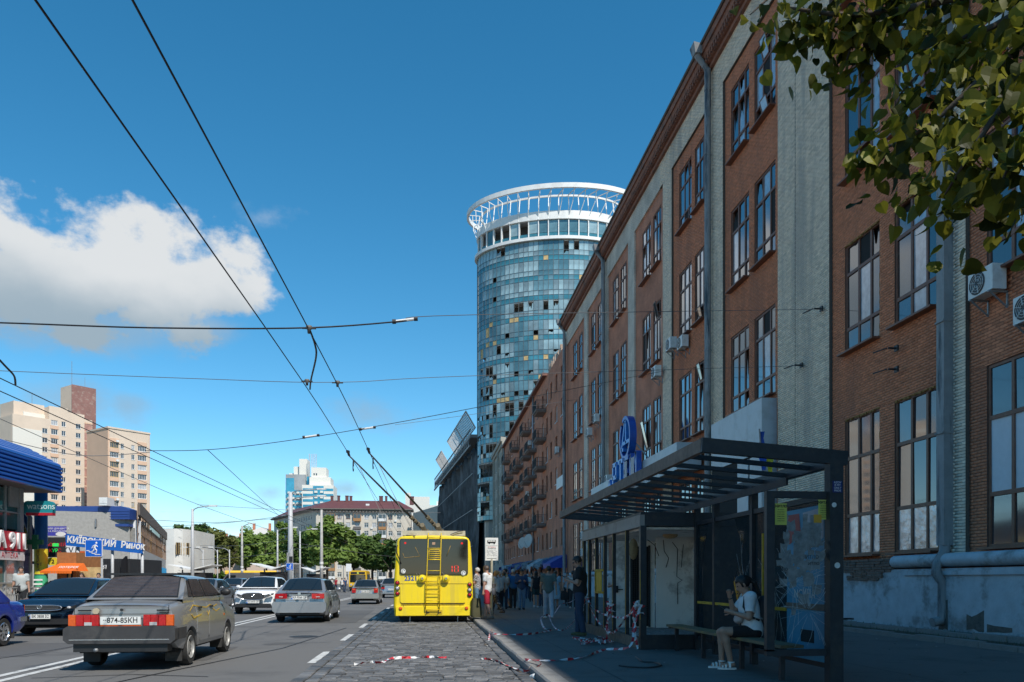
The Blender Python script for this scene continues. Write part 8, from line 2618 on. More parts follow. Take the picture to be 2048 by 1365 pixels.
# overhanging linden at the upper right: trunk out of the frame beside the camera, branches hanging into view
lin = thing('linden_tree', 'linden branches with broad dark and sunlit yellow green leaves hanging into the upper right corner', 'tree', (5.6, .4, ZP))
r = random.Random(21)
TIPS = []
def br(pts, r0=.02):
 q = spline([W(*p) for p in pts], 6)
 wb(MB().tube(q, [r0 * (1 - .8 * i / (len(q) - 1)) for i in range(len(q))], 6), 'branch', BARK, lin, True)
 return q
twigs = [br(p, r0) for p, r0 in (([(2300, -250, 3.8), (2060, -60, 3.8), (1850, 10, 3.9), (1700, 30, 4.0), (1570, 15, 4.1)], .03), ([(2250, -80, 3.4), (2080, 60, 3.4), (1960, 160, 3.4), (1860, 250, 3.5), (1765, 300, 3.6)], .025),
 ([(2250, 60, 3.1), (2090, 130, 3.1), (2000, 220, 3.1), (1940, 310, 3.1), (1890, 390, 3.2)], .022), ([(2000, -120, 4.0), (1800, -20, 4.1), (1720, 60, 4.1), (1690, 130, 4.1)], .02),
 ([(2250, 180, 2.9), (2110, 230, 2.9), (2040, 300, 2.9), (2000, 370, 2.9)], .018), ([(2200, -100, 3.6), (2010, 40, 3.6), (1900, 90, 3.6), (1790, 200, 3.7)], .02), ([(1700, -120, 4.3), (1570, -30, 4.4), (1500, 30, 4.4)], .014), ([(2300, 300, 3.0), (2120, 380, 3.0), (2050, 400, 3.0)], .014))]
LVM = leafmat('linden_leaf', (.012, .022, .004), (.22, .21, .02))
def leaf_mesh(k):
 rr = random.Random(k)
 half_ = [(0, 0), (.30, -.06), (.48, .14), (.46, .42), (.30, .72), (.06, 1.0)]
 f_ = .22 + rr.uniform(-.1, .2); cu = rr.uniform(.1, .35)
 mb = MB()
 ctr = [(0, y, -cu * y * y) for _, y in ((0, 0), (0, .1), (0, .3), (0, .5), (0, .78), (0, 1.08))]
 for sx in (-1, 1):
  e = [(sx * x, y, f_ * x - cu * y * y + rr.uniform(-.03, .03)) for x, y in half_]
  for i in range(5): mb.add([ctr[i], e[i], e[i + 1], ctr[i + 1]], [(0, 1, 2, 3) if sx > 0 else (3, 2, 1, 0)])
 mb.tube([(0, 0, 0), (0, -.25, .05), (0, -.45, .15)], .012, 4)
 me = mb.mesh('leaf', LVM, True)
 tone_attr(me, [min(1, max(0, rr.uniform(0, 1)))] * len(me.polygons))
 return me
LEAVES = [leaf_mesh(k) for k in range(9)]
spots = []
for ti, q in enumerate(twigs):
 lenq = sum((b_ - a).length for a, b_ in zip(q, q[1:]))
 nl = int(lenq * (190 if ti not in (6, 8) else 10))
 for k in range(nl):
  i = r.randrange(max(0, int(len(q) * .25)), len(q))
  p = q[i] + Vector((r.gauss(.02, .08), r.gauss(0, .14), r.gauss(-.02, .08)))
  spots.append(p)
def leaf_mat(p):
 s_ = r.uniform(.042, .084)
 e = Euler((RD(-90 + r.gauss(0, 38)), r.gauss(0, .5), r.uniform(0, 6.28)))
 return Matrix.Translation(p) @ e.to_matrix().to_4x4() @ Matrix.Scale(s_, 4)
r.shuffle(spots)
for p in spots[:300]:
 o = put('leaf', LEAVES[r.randrange(9)], lin)
 o.matrix_basis = Matrix.Translation(-Vector(lin.location)) @ leaf_mat(p)
m_ = MB(); tn = []
def add_leaf(p, sc=1.0):
 me = LEAVES[r.randrange(9)]; M_ = leaf_mat(p) @ Matrix.Scale(sc, 4)
 vs = [M_ @ v.co for v in me.vertices]
 fs = [tuple(pp.vertices) for pp in me.polygons][:10]
 m_.add(vs, fs); tn.extend([r.random()] * len(fs))
for p in spots[300:]: add_leaf(p)
# the crown goes on unseen over the frame, placed to shade the branches below
for k in range(3600):
 d = Vector((r.gauss(0, 1), r.gauss(0, 1), r.gauss(0, .7)))
 p = Vector((3.9, .4, 7.2)) + Vector((d.x * 1.5, d.y * 1.6, d.z * .9))
 fz = FD(p.x, p.y)
 if fz > .3 and (CAMH - p.z) / fz * FPX + HZ > -80: continue
 q_ = p - SUN * ((p.z - 3.1) / SUN.z)
 if ((q_.x - 2.1) / .65) ** 2 + ((q_.y - 2.85) / .8) ** 2 < 1: continue      # leaves left out on purpose so the sun reaches the lower branch
 add_leaf(p, 1.5)
me = m_.mesh('leaves', LVM, True); tone_attr(me, tn)
stuff(put('leaves', me, lin, -Vector(lin.location)))
wb(MB().tube([(5.6, .4, ZP - .05), (5.5, .5, 2.5), (5.2, .7, 5.0), (4.4, .7, 7.5)], [.2, .17, .12, .05], 10).tube([(5.45, .5, 3.0), (4.6, 1.2, 4.4), (3.6, 2.2, 5.0)], [.08, .06, .03], 8).tube([(5.3, .6, 4), (4.4, 1.0, 6), (3.8, 1.6, 6.8)], [.07, .05, .02], 8), 'trunk', BARK, lin, True)
# ------------------------------------------------------------------ bus stop shelter with kiosk, bench and the girl on it
SHM = mat('shelter_steel', (.030, .033, .038), .5, metal=.2, var=.2, scale=12, dirt=(.07, .06, .05), dscale=4, damt=.45)
RUSTE = mat('worn_edge', (.19, .135, .10), .75, var=.3, scale=8)
YW = mat('worn_yellow', (.55, .33, .02), .6, var=.25, scale=8, dirt=(.12, .09, .04), dscale=5)
sY0, sY1 = 9.2, 19.4
she = thing('bus_shelter', 'dark steel bus shelter with open slatted roof and smashed glass on the pavement', 'bus shelter', (4, 9, ZP))
XFE, XBE = 3.27, 5.0           # front and back edge of the roof
ZF, ZB = 3.03, 2.90
def rz_(x): return ZF + (ZB - ZF) * (x - XFE) / (XBE - XFE)
wb(MB().bar((XFE, sY0, ZF), (XFE, sY1, ZF), .07, .16), 'front_beam', RUSTE, she)
wb(MB().bar((XBE, sY0, ZB), (XBE, sY1, ZB), .10, .14), 'back_beam', SHM, she)
wb(MB().bar((XFE - .03, sY0 - .005, ZF), (XBE + .06, sY0 - .005, ZB), .08, .17), 'end_beam', SHM, she)
wb(MB().bar((XFE - .03, sY1, ZF), (XBE + .06, sY1, ZB), .08, .17), 'end_beam', SHM, she)
k = 0
y = sY0 + .72
while y < sY1 - .3:
 wb(MB().bar((XFE + .05, y, ZF - .02), (XBE - .06, y, ZB - .02), .07, .055), 'rafter', SHM, she)
 y += .72
wb(MB().bar((XBE - .22, sY0 + 1.0, ZB - .16), (XBE - .22, sY1, ZB - .16), .03, .10), 'gutter_rail', SHM, she)
# posts
XP = 4.93
wb(MB().box(XP - .10, XP + .07, sY0 - .05, sY0 + .09, ZP - .1, 2.86), 'corner_post', SHM, she)
for y in (11.6, 13.2, 14.15): wb(MB().box(XP - .05, XP + .05, y, y + .09, ZP - .02, 2.84), 'post', SHM, she)
wb(MB().bar((XP, sY0, 2.46), (XP, 14.1, 2.46), .06, .07).bar((XP, sY0, .36), (XP, 14.1, .36), .05, .06), 'glazing_rail', SHM, she)
wb(MB().bar((XP - .02, 10.5, 1.02), (XP - .02, 14.1, 1.02), .03, .045), 'middle_rail', YW, she)
wb(MB().bar((XP - .06, 11.7, 1.3), (XP - .06, 11.7, .9), .03, .03).bar((XP - .06, 11.15, 2.1), (XP - .06, 11.15, 1.0), .05, .03), 'yellow_strip', YW, she)
def crack_glass(name, base, tint, crackcol, scale, cov):
 """dirty safety glass: see-through, with procedural crack lines and paper scraps stuck on it"""
 m = bpy.data.materials.new(name); m.use_nodes = True
 t = m.node_tree; b = t.nodes['Principled BSDF']; out = t.nodes['Material Output']
 tcn = t.nodes.new('ShaderNodeTexCoord')
 b.inputs['Base Color'].default_value = tint + (1,); b.inputs['Roughness'].default_value = .06
 tr = t.nodes.new('ShaderNodeBsdfTransparent'); tr.inputs[0].default_value = base + (1,)
 fr = t.nodes.new('ShaderNodeFresnel'); fr.inputs[0].default_value = 1.5
 mxs = t.nodes.new('ShaderNodeMixShader')
 ad = t.nodes.new('ShaderNodeMath'); ad.operation = 'ADD'; ad.inputs[1].default_value = cov; ad.use_clamp = True
 t.links.new(fr.outputs[0], ad.inputs[0]); t.links.new(ad.outputs[0], mxs.inputs[0]); t.links.new(tr.outputs[0], mxs.inputs[1]); t.links.new(b.outputs[0], mxs.inputs[2])
 t.links.new(mxs.outputs[0], out.inputs[0])
 return m
SG = crack_glass('shelter_glass', (.93, .965, .97), (.05, .07, .08), (1, 1, 1), 4, .02)
CRK = mat('glass_crack', (.34, .42, .45), .3, var=.3, scale=20)
def cracks(parent, cy, cz, x, ymin, ymax, zmin, zmax, n, seed, plane='x'):
 r = random.Random(seed); mb = MB()
 for k in range(n):
  a = r.uniform(0, 2 * PI); d = r.uniform(.02, .1); L_ = r.uniform(.25, 1.3)
  pts = [(cy + math.cos(a) * d, cz + math.sin(a) * d)]
  while L_ > 0:
   st = r.uniform(.05, .16); a += r.uniform(-.25, .25)
   q = (pts[-1][0] + math.cos(a) * st, pts[-1][1] + math.sin(a) * st)
   if not (ymin < q[0] < ymax and zmin < q[1] < zmax): break
   pts.append(q); L_ -= st
  for p, q in zip(pts, pts[1:]):
   w_ = r.uniform(.0012, .0034)
   P = [(x, *p), (x, *q)] if plane == 'x' else [(p[0], x, p[1]), (q[0], x, q[1])]
   mb.bar(P[0], P[1], w_, w_)
 return wb(mb, 'glass_crack', CRK, parent)
for i, (a, b_) in enumerate(((sY0 + .12, 11.6), (11.7, 13.2), (13.3, 14.15))):
 if i == 0: pts = [(a, .40), (b_, .40), (b_, 2.42), (a, 2.42)]
 elif i == 1: pts = [(a, .40), (a + .6, .4), (a + .5, .9), (a + .75, 1.4), (a + .35, 1.9), (a + .7, 2.42), (a, 2.42)]
 else: pts = [(b_ - .3, .4), (b_, .4), (b_, 2.42), (b_ - .5, 2.42), (b_ - .2, 1.6)]
 wb(MB().prism(pts, XP - .004, XP + .004, 'x'), 'back_pane', SG, she, fix=True)
cracks(she, 10.9, 1.3, XP - .012, 10.4, 11.55, .42, 2.3, 18, 2); cracks(she, 12.0, 1.3, XP - .012, 11.72, 12.3, .42, 2.3, 12, 3)
# poster panel standing across the near end
YPAN = 9.28; DX = .27
wb(MB().box(3.80 + DX, 3.90 + DX, YPAN - .05, YPAN + .03, .56, 2.42).box(3.80 + DX, 4.60 + DX, YPAN - .05, YPAN + .03, 2.42, 2.50).box(3.80 + DX, 4.60 + DX, YPAN - .05, YPAN + .03, .50, .58), 'panel_frame', SHM, she)
wb(MB().box(3.90 + DX, 4.62 + DX, YPAN - .012, YPAN - .004, .58, 2.42), 'panel_glass', SG, she)
cracks(she, 4.15 + DX, 1.38, YPAN - .018, 3.92 + DX, 4.6 + DX, .6, 1.9, 34, 5, 'y'); cracks(she, 4.35 + DX, 1.05, YPAN - .018, 3.92 + DX, 4.6 + DX, .6, 1.6, 26, 7, 'y')
# torn paper and the glued notices
r_ = random.Random(4)
PAPER = mat('torn_paper', (.20, .21, .21), .9, var=.35, scale=14, dirt=(.13, .14, .15), dscale=6, damt=.8)
mb = MB()
for k in range(70):
 x, z = r_.uniform(3.96, 4.5) + DX, r_.gauss(1.78, .25)
 if not (.9 < z < 2.2): continue
 w_, hh = r_.uniform(.02, .07), r_.uniform(.02, .09)
 yq = YPAN - .014 - k * .0003
 n = 7
 mb.add([(min(4.6 + DX, max(3.92 + DX, x + cx * w_ + r_.uniform(-.012, .012))), yq, z + cz * hh + r_.uniform(-.02, .02)) for cx, cz in ((-1, -1), (.2, -1.1), (1, -1), (1.05, .1), (1, 1), (-.1, .9), (-1, 1))], [tuple(range(7))])
stuff(wb(mb, 'paper_scraps', PAPER, she))
NOTE = mat('yellow_notice', (.50, .50, .10), .85, var=.08)
for (x, z, w_, hh) in ((3.985 + DX, 2.22, .15, .26), (4.53 + DX, 2.28, .14, .24)):
 no = wb(MB().box(x - w_ / 2, x + w_ / 2, YPAN - .034, YPAN - .03, z - hh / 2, z + hh / 2), 'yellow_notice', NOTE, she)
 L0 = -Vector(she.location)
 text('ЖИТЛО', .042, INK, no, (x, YPAN - .036, z + hh / 2 - .035), ext=.0006, sx=.95, bold=.002)
 for k in range(6): text('063 150 04 04' if k == 0 else 'оренда кімнат', .018, INK, no, (x, YPAN - .036, z + hh / 2 - .075 - k * .027), ext=.0005, sx=.75)
wb(MB().box(4.40 + DX, 4.50 + DX, YPAN - .038, YPAN - .034, 2.12, 2.22, 0), 'orange_notice', mat('orange_notice', (.55, .28, .03), .85), she)
for (x, z, s_) in ((4.67, 1.62, .05), (4.65, 1.70, .06), (4.27, 1.55, .05)): text('ИТЛО', s_, INK, she, Vector((x, YPAN - .035, z)) - Vector(she.location), ext=.0006)
for (x, z, w_) in ((4.88, 2.33, .05), (4.92, 1.60, .06)):
 if w_: wb(MB().tube([(x, sY0 - .055, z), (x, sY0 - .052, z)], w_ * .6, 12), 'post_sticker', PLASTW, she)
st = wb(MB().box(4.86, 4.98, sY0 - .056, sY0 - .051, 2.48, 2.62), 'blue_sticker', mat('sticker_blue', (.01, .02, .14), .5), she)
for k, w_ in enumerate(('AZOV', 'IS MY', 'ONLY', 'PRIDE')): text(w_, .034, PLASTW, st, (4.92, sY0 - .058, 2.60 - k * .033), ext=.0005)
CHALK = mat('graffiti_pale', (.45, .48, .5), .8, var=.2)
m = MB()
for pts in (((5.02, 1.98), (4.90, 2.03), (4.86, 1.96), (4.99, 1.90), (4.97, 1.82), (4.84, 1.86)), ((4.93, 2.10), (4.95, 1.76)), ((5.07, 1.9), (5.13, 1.98), (5.16, 1.86)), ((4.90, 1.72), (5.15, 1.75)), ((4.9, 1.4), (5.0, 1.46), (5.04, 1.36)), ((5.06, 1.48), (5.14, 1.36)), ((5.12, 1.3), (5.06, 1.24), (5.13, 1.18), (5.17, 1.26))):
 for a, b_ in zip(pts, pts[1:]): m.bar((a[0], 14.235, a[1]), (b_[0], 14.235, b_[1]), .012, .006)
graf = m
# bench
bench = thing('bench', 'narrow worn wooden bench running along the back of the bus shelter', 'bench', (4.5, 11, ZP))
WOOD = mat('worn_bench_wood', (.20, .14, .08), .8, var=.25, scale=5, dirt=(.4, .26, .05), dscale=3, damt=.5)
for i, x in enumerate((4.42, 4.57)): wb(MB().box(x - .075, x + .075, 9.45, 14.2, .575, .615), 'plank', WOOD, bench)
for y in (9.7, 11.0, 12.6, 14.0): wb(MB().box(4.46, 4.52, y, y + .06, ZP - .02, .55).box(4.34, 4.64, y, y + .06, .55, .574), 'leg', SHM, bench)
# blue advertising board behind the near glass
ab = thing('advert_board', 'light blue printed board leaning behind the cracked glass of the shelter', 'board', (5.3, 9.4, ZP))
wb(MB().box(4.880, 4.920, 9.36, 10.42, .40, 2.36), 'board', mat('board_blue', (.05, .27, .42), .5, var=.12, scale=3, dirt=(.12, .3, .4), dscale=2), ab)
wb(MB().box(4.865, 4.880, 9.36, 10.42, 1.04, 1.12), 'rail', RUSTE, ab)
wb(MB().box(4.873, 4.880, 9.65, 10.0, .62, .78), 'dark_patch', DARK, ab)
wb(MB().quad((4.876, 9.4, 1.95), (4.876, 9.8, 1.8), (4.876, 9.95, 2.3), (4.876, 9.4, 2.33)).quad((4.876, 10.0, 2.0), (4.876, 10.35, 1.9), (4.876, 10.4, 2.3), (4.876, 10.05, 2.3), 1), 'printed_picture', [mat('print_pale', (.45, .42, .45), .5), mat('print_red', (.35, .05, .05), .5)], ab)
text('NCИНА', .16, PLASTW, ab, Vector((4.873, 9.9, 1.24)) - Vector(ab.location), (RD(90), 0, RD(-90)), ext=.001)

# ------------------------------------------------------------------ the gutted kiosk under the far half of the roof
kio = thing('gutted_kiosk', 'gutted glass kiosk with dark frame under the shelter roof wrapped in barrier tape', 'kiosk', (4.5, 16, ZP))
KX0, KX1, KY0, KY1 = 3.88, 5.95, 14.25, 19.7
KZ = 2.62
PANW = mat('kiosk_inner_panel', (.78, .75, .69), .7, var=.06, scale=1.5, dirt=(.18, .15, .12), dscale=1.5, damt=.6)
FASC = mat('kiosk_fascia', (.30, .27, .24), .6, var=.15, scale=3, dirt=(.14, .12, .10), dscale=2)
wb(MB().box(KX0, KX1, KY0, KY1, ZP - .02, .36), 'base', SHM, kio)
wb(MB().box(KX0 - .012, KX0, KY0 + .1, KY1, ZP, .36), 'base_board', RUSTE, kio)
wb(MB().box(KX0 - .02, KX0 + .07, KY0 - .02, KY1, KZ - .22, KZ), 'fascia', FASC, kio)
wb(MB().box(KX0 + .07, KX1, KY0 - .02, KY0 + .06, KZ - .2, KZ), 'front_fascia', SHM, kio)
wb(MB().box(KX0, KX1, KY0, KY1, KZ, KZ + .05), 'roof', SHM, kio)
wb(MB().box(KX0 + .1, KX1 - .1, KY0 + .08, KY1 - .1, KZ - .26, KZ - .22), 'ceiling', PANW, kio)
wb(MB().box(KX0 + .08, KX1 - .05, KY0 + .06, KY1 - .08, .36, .385), 'floor', mat('kiosk_floor', (.2, .19, .18), .9, var=.3, scale=10, dirt=(.45, .48, .48), dscale=12, damt=.7), kio)
wb(MB().box(KX0 - .01, KX0 + .10, KY0 - .03, KY0 + .08, .36, KZ - .2), 'corner_post', SHM, kio)
for y in (15.35, 16.45, 17.3, 18.2, 19.0, KY1 - .05):
 po = wb(MB().box(KX0, KX0 + .07, y, y + .07, .36, KZ - .2), 'post', SHM, kio)
 wb(MB().box(KX0 - .004, KX0, y, y + .012, .36, KZ - .2), 'yellow_edge', YW, kio)
wb(MB().box(KX0 - .016, KX0 - .011, KY0 - .03, KY0 - .01, .7, 1.6), 'yellow_edge', YW, kio)
wb(MB().box(KX0 - .02, KX0 + .05, 17.37, 18.2, 1.62, 1.67).box(KX0 - .02, KX0 + .05, 17.37, 18.2, 1.12, 1.17).box(KX0 - .02, KX0 + .05, 18.15, 18.2, 1.17, 1.62), 'hatch_frame', YW, kio)
wb(MB().box(KX0 + .0, KX0 + .02, 17.6, 18.15, 1.17, 1.62), 'hatch', mat('hatch_yellow', (.60, .40, .03), .5, var=.1), kio)
wb(MB().box(5.20, KX1, KY0 - .01, KY0 + .05, .36, KZ - .2).box(5.05, 5.2, KY0 - .025, KY0 + .04, .36, KZ - .2), 'side_panel', SHM, kio)
wb(graf, 'graffiti', CHALK, kio)
wb(MB().box(KX0 + .1, 5.05, KY0 - .015, KY0 + .04, .36, .42), 'door_sill', SHM, kio)
# inner room: back wall, door with grated glass, cables
wb(MB().box(KX1 - .10, KX1 - .05, KY0 + .1, KY1, .385, KZ - .26), 'inner_wall', PANW, kio)
wb(MB().box(4.95, KX1 - .1, 16.9, 16.94, .385, KZ - .26), 'partition', PANW, kio)
kd = wb(MB().box(4.02, 4.95, 17.02, 17.06, .385, 2.28), 'inner_door', PANW, kio)
dg = wb(MB().box(4.44, 4.80, 17.0, 17.02, .42, 2.16), 'door_glass', DARK, kio)
m = MB()
for k in range(9): m.bar((4.44 + .045 * k, 16.99, .42), (4.44 + .045 * k, 16.99, 2.16), .006)
for k in range(39): m.bar((4.44, 16.99, .42 + .045 * k), (4.80, 16.99, .42 + .045 * k), .006)
m.box(4.40, 4.44, 16.97, 17.02, .4, 2.18).box(4.80, 4.84, 16.97, 17.02, .4, 2.18)
wb(m, 'door_grate', SHM, kio)
wb(MB().box(4.05, 4.12, 16.96, 17.02, 1.15, 1.3).bar((4.08, 16.95, 1.22), (4.22, 16.95, 1.22), .02), 'door_handle', TRIM, kio)
m = MB()
for pts in (((5.1, 16.88, 2.3), (5.12, 16.88, 2.05), (5.22, 16.88, 1.9), (5.16, 16.88, 1.7)), ((5.3, 16.88, 2.25), (5.42, 16.88, 2.1), (5.4, 16.88, 1.5), (5.52, 16.88, 1.42), (5.42, 16.88, 1.36), (5.42, 16.88, .9)), ((4.75, 16.9, 2.3), (4.9, 16.85, 2.18), (5.0, 16.88, 1.95)), ((5.55, 16.88, 2.2), (5.5, 16.88, 1.7))):
 m.tube(pts, .008, 5)
wb(m, 'torn_cable', TRIM, kio)
wb(MB().sphere((4.95, 15.9, 2.34), (.16, .16, .07), 14, 6), 'ceiling_lamp', mat('yellowed_lamp', (.50, .33, .15), .5), kio, True)
wb(MB().sphere((4.15, 15.8, 2.05), (.10, .10, .22), 10, 6), 'torn_insulation', mat('foam_insulation', (.35, .24, .12), .95, var=.4, bump=.8), kio, True)
m = MB()
for k in range(160):
 x, y = r_.uniform(3.95, 5.0), r_.uniform(14.1, 15.6); z = .388 if y > 14.3 else ZP + .004
 if y < 14.3: x = r_.uniform(3.9, 5.6); y = r_.uniform(13.9, 14.22)
 s_ = r_.uniform(.01, .045); a = r_.uniform(0, 6)
 m.add([(x + s_ * math.cos(a + i * 2.1), y + s_ * math.sin(a + i * 2.1), z + r_.uniform(0, .015)) for i in range(3)], [(0, 1, 2)])
stuff(tag(wb(m, 'glass_shards', mat('shard_glass', (.42, .48, .48), .15, var=.3), None), 'broken glass shards scattered on the kiosk floor and along its front', 'glass shards'))

# ------------------------------------------------------------------ girl on the bench
gp = Vector((4.62, 10.95, 0))
GTOP = cloth('white_tshirt', (.66, .67, .68)); GSH = cloth('black_shorts', (.010, .010, .011))
girl, J, hp = person('girl in white t-shirt and black shorts sitting on the shelter bench looking at her phone', (gp.x, gp.y, ZP), RD(78), GTOP, GSH, 'dark', 1.78, ('phone', 'face'), sit=.56, female=True, legs='short', style='pony', head=.42, bend=.12, h=.0105, fat=1.04, shoes=(.7, .7, .7))
for o in [o for o in girl.children if o.name.startswith('shoe')]: bpy.data.objects.remove(o)
SAND = mat('white_sandal', (.70, .70, .68), .6, var=.05)
for sx in (-1, 1):
 a = J[sx]['ank']; m = MB()
 n = 14
 sole = [(a[0] + sx * .012 + .042 * math.cos(2 * PI * k / n) * (1.08 if math.sin(2 * PI * k / n) > 0 else .85), a[1] + .055 + .135 * math.sin(2 * PI * k / n)) for k in range(n)]
 m.prism(sole, .002, .028, 'z')
 for (yy, zt, w_) in ((.02, .085, .03), (.075, .062, .026), (.12, .05, .022)):
  pts = [(a[0] + sx * .012 + .046 * math.cos(q), a[1] + yy, .025 + zt * math.sin(q)) for q in [PI * k / 8 for k in range(9)]]
  for p, q in zip(pts, pts[1:]): m.bar(p, q, w_, .008, up=(0, 1, 0)) if False else m.bar(p, q, .008, w_, up=(0, 1, 0))
 pts = [(a[0] + .042 * math.cos(q), a[1] - .005 + .042 * math.sin(q), .105) for q in [2 * PI * k / 12 for k in range(13)]]
 m.tube(pts, .011, 6, cap=False)
 m.build('sandal', SAND, girl, fix=True)
ph = thing('phone', 'dark phone held by the girl on the bench', 'phone', (gp.x, gp.y, ZP), RD(78))
hnd = Vector(J[-1]['hand'])
MB().box(-.037, .037, -.005, .005, -.075, .075, 0, Matrix.Translation(hnd + Vector((.02, .03, .035))) @ Matrix.Rotation(RD(-55), 4, 'X')).build('case', TRIM, ph)
bp_ = thing('backpack', 'black backpack on the back of the girl in white t-shirt', 'backpack', (gp.x, gp.y, ZP), RD(78))
ch = (J[1]['sh'] + J[-1]['sh']) / 2
def bpf(P): return smin([elli(P, ch + np.array([0, -.20, -.20]), (.15, .09, .22)), elli(P, ch + np.array([0, -.24, -.28]), (.12, .06, .13))], .04)
V, F = snet(bpf, ch + np.array([-.25, -.45, -.55]), ch + np.array([.25, .1, .15]), .014)
put('pack', np_mesh('pack', V, F, BAGD), bp_)
m = MB()
for sx in (-1, 1):
 s_ = Vector(J[sx]['sh'])
 m.tube([s_ + Vector((-sx * .04, -.14, .02)), s_ + Vector((-sx * .045, -.02, .075)), s_ + Vector((-sx * .04, .08, .0)), s_ + Vector((-sx * .01, .10, -.14)), s_ + Vector((sx * .02, .03, -.27)), s_ + Vector((sx * -.02, -.12, -.33))], .016, 6)
m.build('strap', BAGD, bp_, True)
wb_ = thing('waist_bag', 'pale beige waist bag slung across the girl in white t-shirt', 'bag', (gp.x, gp.y, ZP), RD(78))
hc = (J[1]['hip'] + J[-1]['hip']) / 2
def wbf(P): return smin([elli(P, hc + np.array([.0, .19, .20]), (.14, .06, .075)), elli(P, hc + np.array([0, .22, .18]), (.10, .045, .05))], .03)
V, F = snet(wbf, hc + np.array([-.25, .02, .02]), hc + np.array([.25, .4, .4]), .012)
put('pouch', np_mesh('pouch', V, F, cloth('pale_beige_bag', (.48, .42, .40))), wb_)
MB().tube([Vector(hc) + Vector((.12, .16, .22)), Vector(hc) + Vector((.17, .0, .16)), Vector(hc) + Vector((.12, -.14, .10))], .015, 6).tube([Vector(hc) + Vector((-.12, .16, .22)), Vector(hc) + Vector((-.17, 0, .2)), Vector(hc) + Vector((-.1, -.13, .2))], .015, 6).build('belt', cloth('pale_beige_bag', (.48, .42, .40)), wb_, True)
wr = Vector(J[1]['wr']); d = Vector(J[1]['hdir'])
t = thing('bracelet', 'dark bracelet on the raised wrist of the girl on the bench', 'bracelet', (gp.x, gp.y, ZP), RD(78))
MB().tube([wr - d * .035, wr - d * .02], .034, 12).build('band', BAGD, t)

# ------------------------------------------------------------------ red and white barrier tape tied round the kiosk and trailing to the kerb
def stripe_mat():
 m = bpy.data.materials.new('barrier_tape'); m.use_nodes = True
 t = m.node_tree; b = t.nodes['Principled BSDF']; b.inputs['Roughness'].default_value = .45
 a = t.nodes.new('ShaderNodeAttribute'); a.attribute_name = 'run'
 mm_ = t.nodes.new('ShaderNodeMath'); mm_.operation = 'FRACT'; t.links.new(a.outputs['Fac'], mm_.inputs[0])
 g = t.nodes.new('ShaderNodeMath'); g.operation = 'GREATER_THAN'; g.inputs[1].default_value = .5; t.links.new(mm_.outputs[0], g.inputs[0])
 x = t.nodes.new('ShaderNodeMix'); x.data_type = 'RGBA'; t.links.new(g.outputs[0], x.inputs['Factor'])
 x.inputs['A'].default_value = (.62, .62, .62, 1); x.inputs['B'].default_value = (.48, .018, .03, 1)
 t.links.new(x.outputs['Result'], b.inputs['Base Color'])
 return m
TAPE = stripe_mat()
def tape(label, pts, w=.045, twist=.9, seed=1, n=8):
 r = random.Random(seed)
 q = spline(pts, n); rows = []; run = []; s_ = 0; a = r.uniform(0, 2)
 for i, p in enumerate(q):
  d = (q[min(i + 1, len(q) - 1)] - q[max(0, i - 1)]); d = d.normalized() if d.length > 1e-6 else Vector((1, 0, 0))
  u = d.cross(Vector((0, 0, 1))); u = u.normalized() if u.length > .05 else Vector((1, 0, 0))
  v = u.cross(d)
  a += r.uniform(-twist, twist)
  o = (u * math.cos(a) + v * math.sin(a)) * w / 2
  if i: s_ += (p - q[i - 1]).length
  rows.append([p - o, p + o]); run += [s_ / .34] * 2
 mb = MB().grid([[tuple(x) for x in row] for row in rows])
 me = mb.mesh('barrier_tape', TAPE)
 at = me.attributes.new('run', 'FLOAT', 'POINT'); at.data.foreach_set('value', run)
 o = put('barrier_tape', me)
 tag(o, label, 'barrier tape', 'barrier tapes')
 return o
g_ = lambda px, py, dz=.02, z=ZP: tuple(G(px, py, z) + Vector((0, 0, dz)))
tape('long tape strand trailing from the kiosk corner over the kerb onto the cobbles', [(3.86, 14.2, .95), (3.7, 14.0, .6), (3.45, 13.4, .28), g_(1210, 1303, .03), g_(1160, 1318, .02), g_(1100, 1324, .02), g_(1050, 1323, .03), (1.66, 11.6, .20), (1.42, 11.8, .07), g_(990, 1328, .06, 0), g_(960, 1325, .06, 0)], seed=3)
tape('loose twisted tape lying across the cobbles in front of the trolleybus', [g_(708, 1337, .07, 0), g_(742, 1332, .06, 0), g_(765, 1333, .07, 0), g_(785, 1325, .07, 0), g_(835, 1322, .06, 0), g_(862, 1321, .06, 0), g_(893, 1322, .055, 0)], w=.05, seed=5)
tape('flat tape strand crossing the pavement to the kerb near the bus queue', [g_(977, 1287, .06, 0), g_(983, 1272, .17, 0), g_(988, 1270, .025), g_(1040, 1272, .03), g_(1080, 1268, .03), g_(1103, 1263, .04), g_(1088, 1266, .12), g_(1082, 1248, .18), g_(1095, 1243, .2), g_(1105, 1246, .2), g_(1122, 1228, .35), g_(1140, 1225, .4), g_(1162, 1214, .5), (3.80, 18.9, .85)], seed=7)
tape('thin slack loop of tape hanging between the post and the pavement', [g_(1098, 1246, .2), g_(1108, 1262, .1), g_(1125, 1265, .05), g_(1145, 1255, .12), g_(1165, 1235, .3), (3.82, 19.0, 1.0)], w=.03, seed=9)
tape('tape tied along the kiosk front posts', [(3.84, 14.2, .98), (3.80, 15.0, .72), (3.84, 16.4, .66), (3.83, 17.4, .70), (3.80, 18.2, .80), (3.84, 19.1, 1.05)], seed=11)
tape('second tape sagging lower along the kiosk front', [(3.82, 14.3, 1.02), (3.7, 15.2, .5), (3.76, 16.2, .34), (3.7, 17.2, .55), (3.82, 19.0, .95)], w=.04, seed=13)
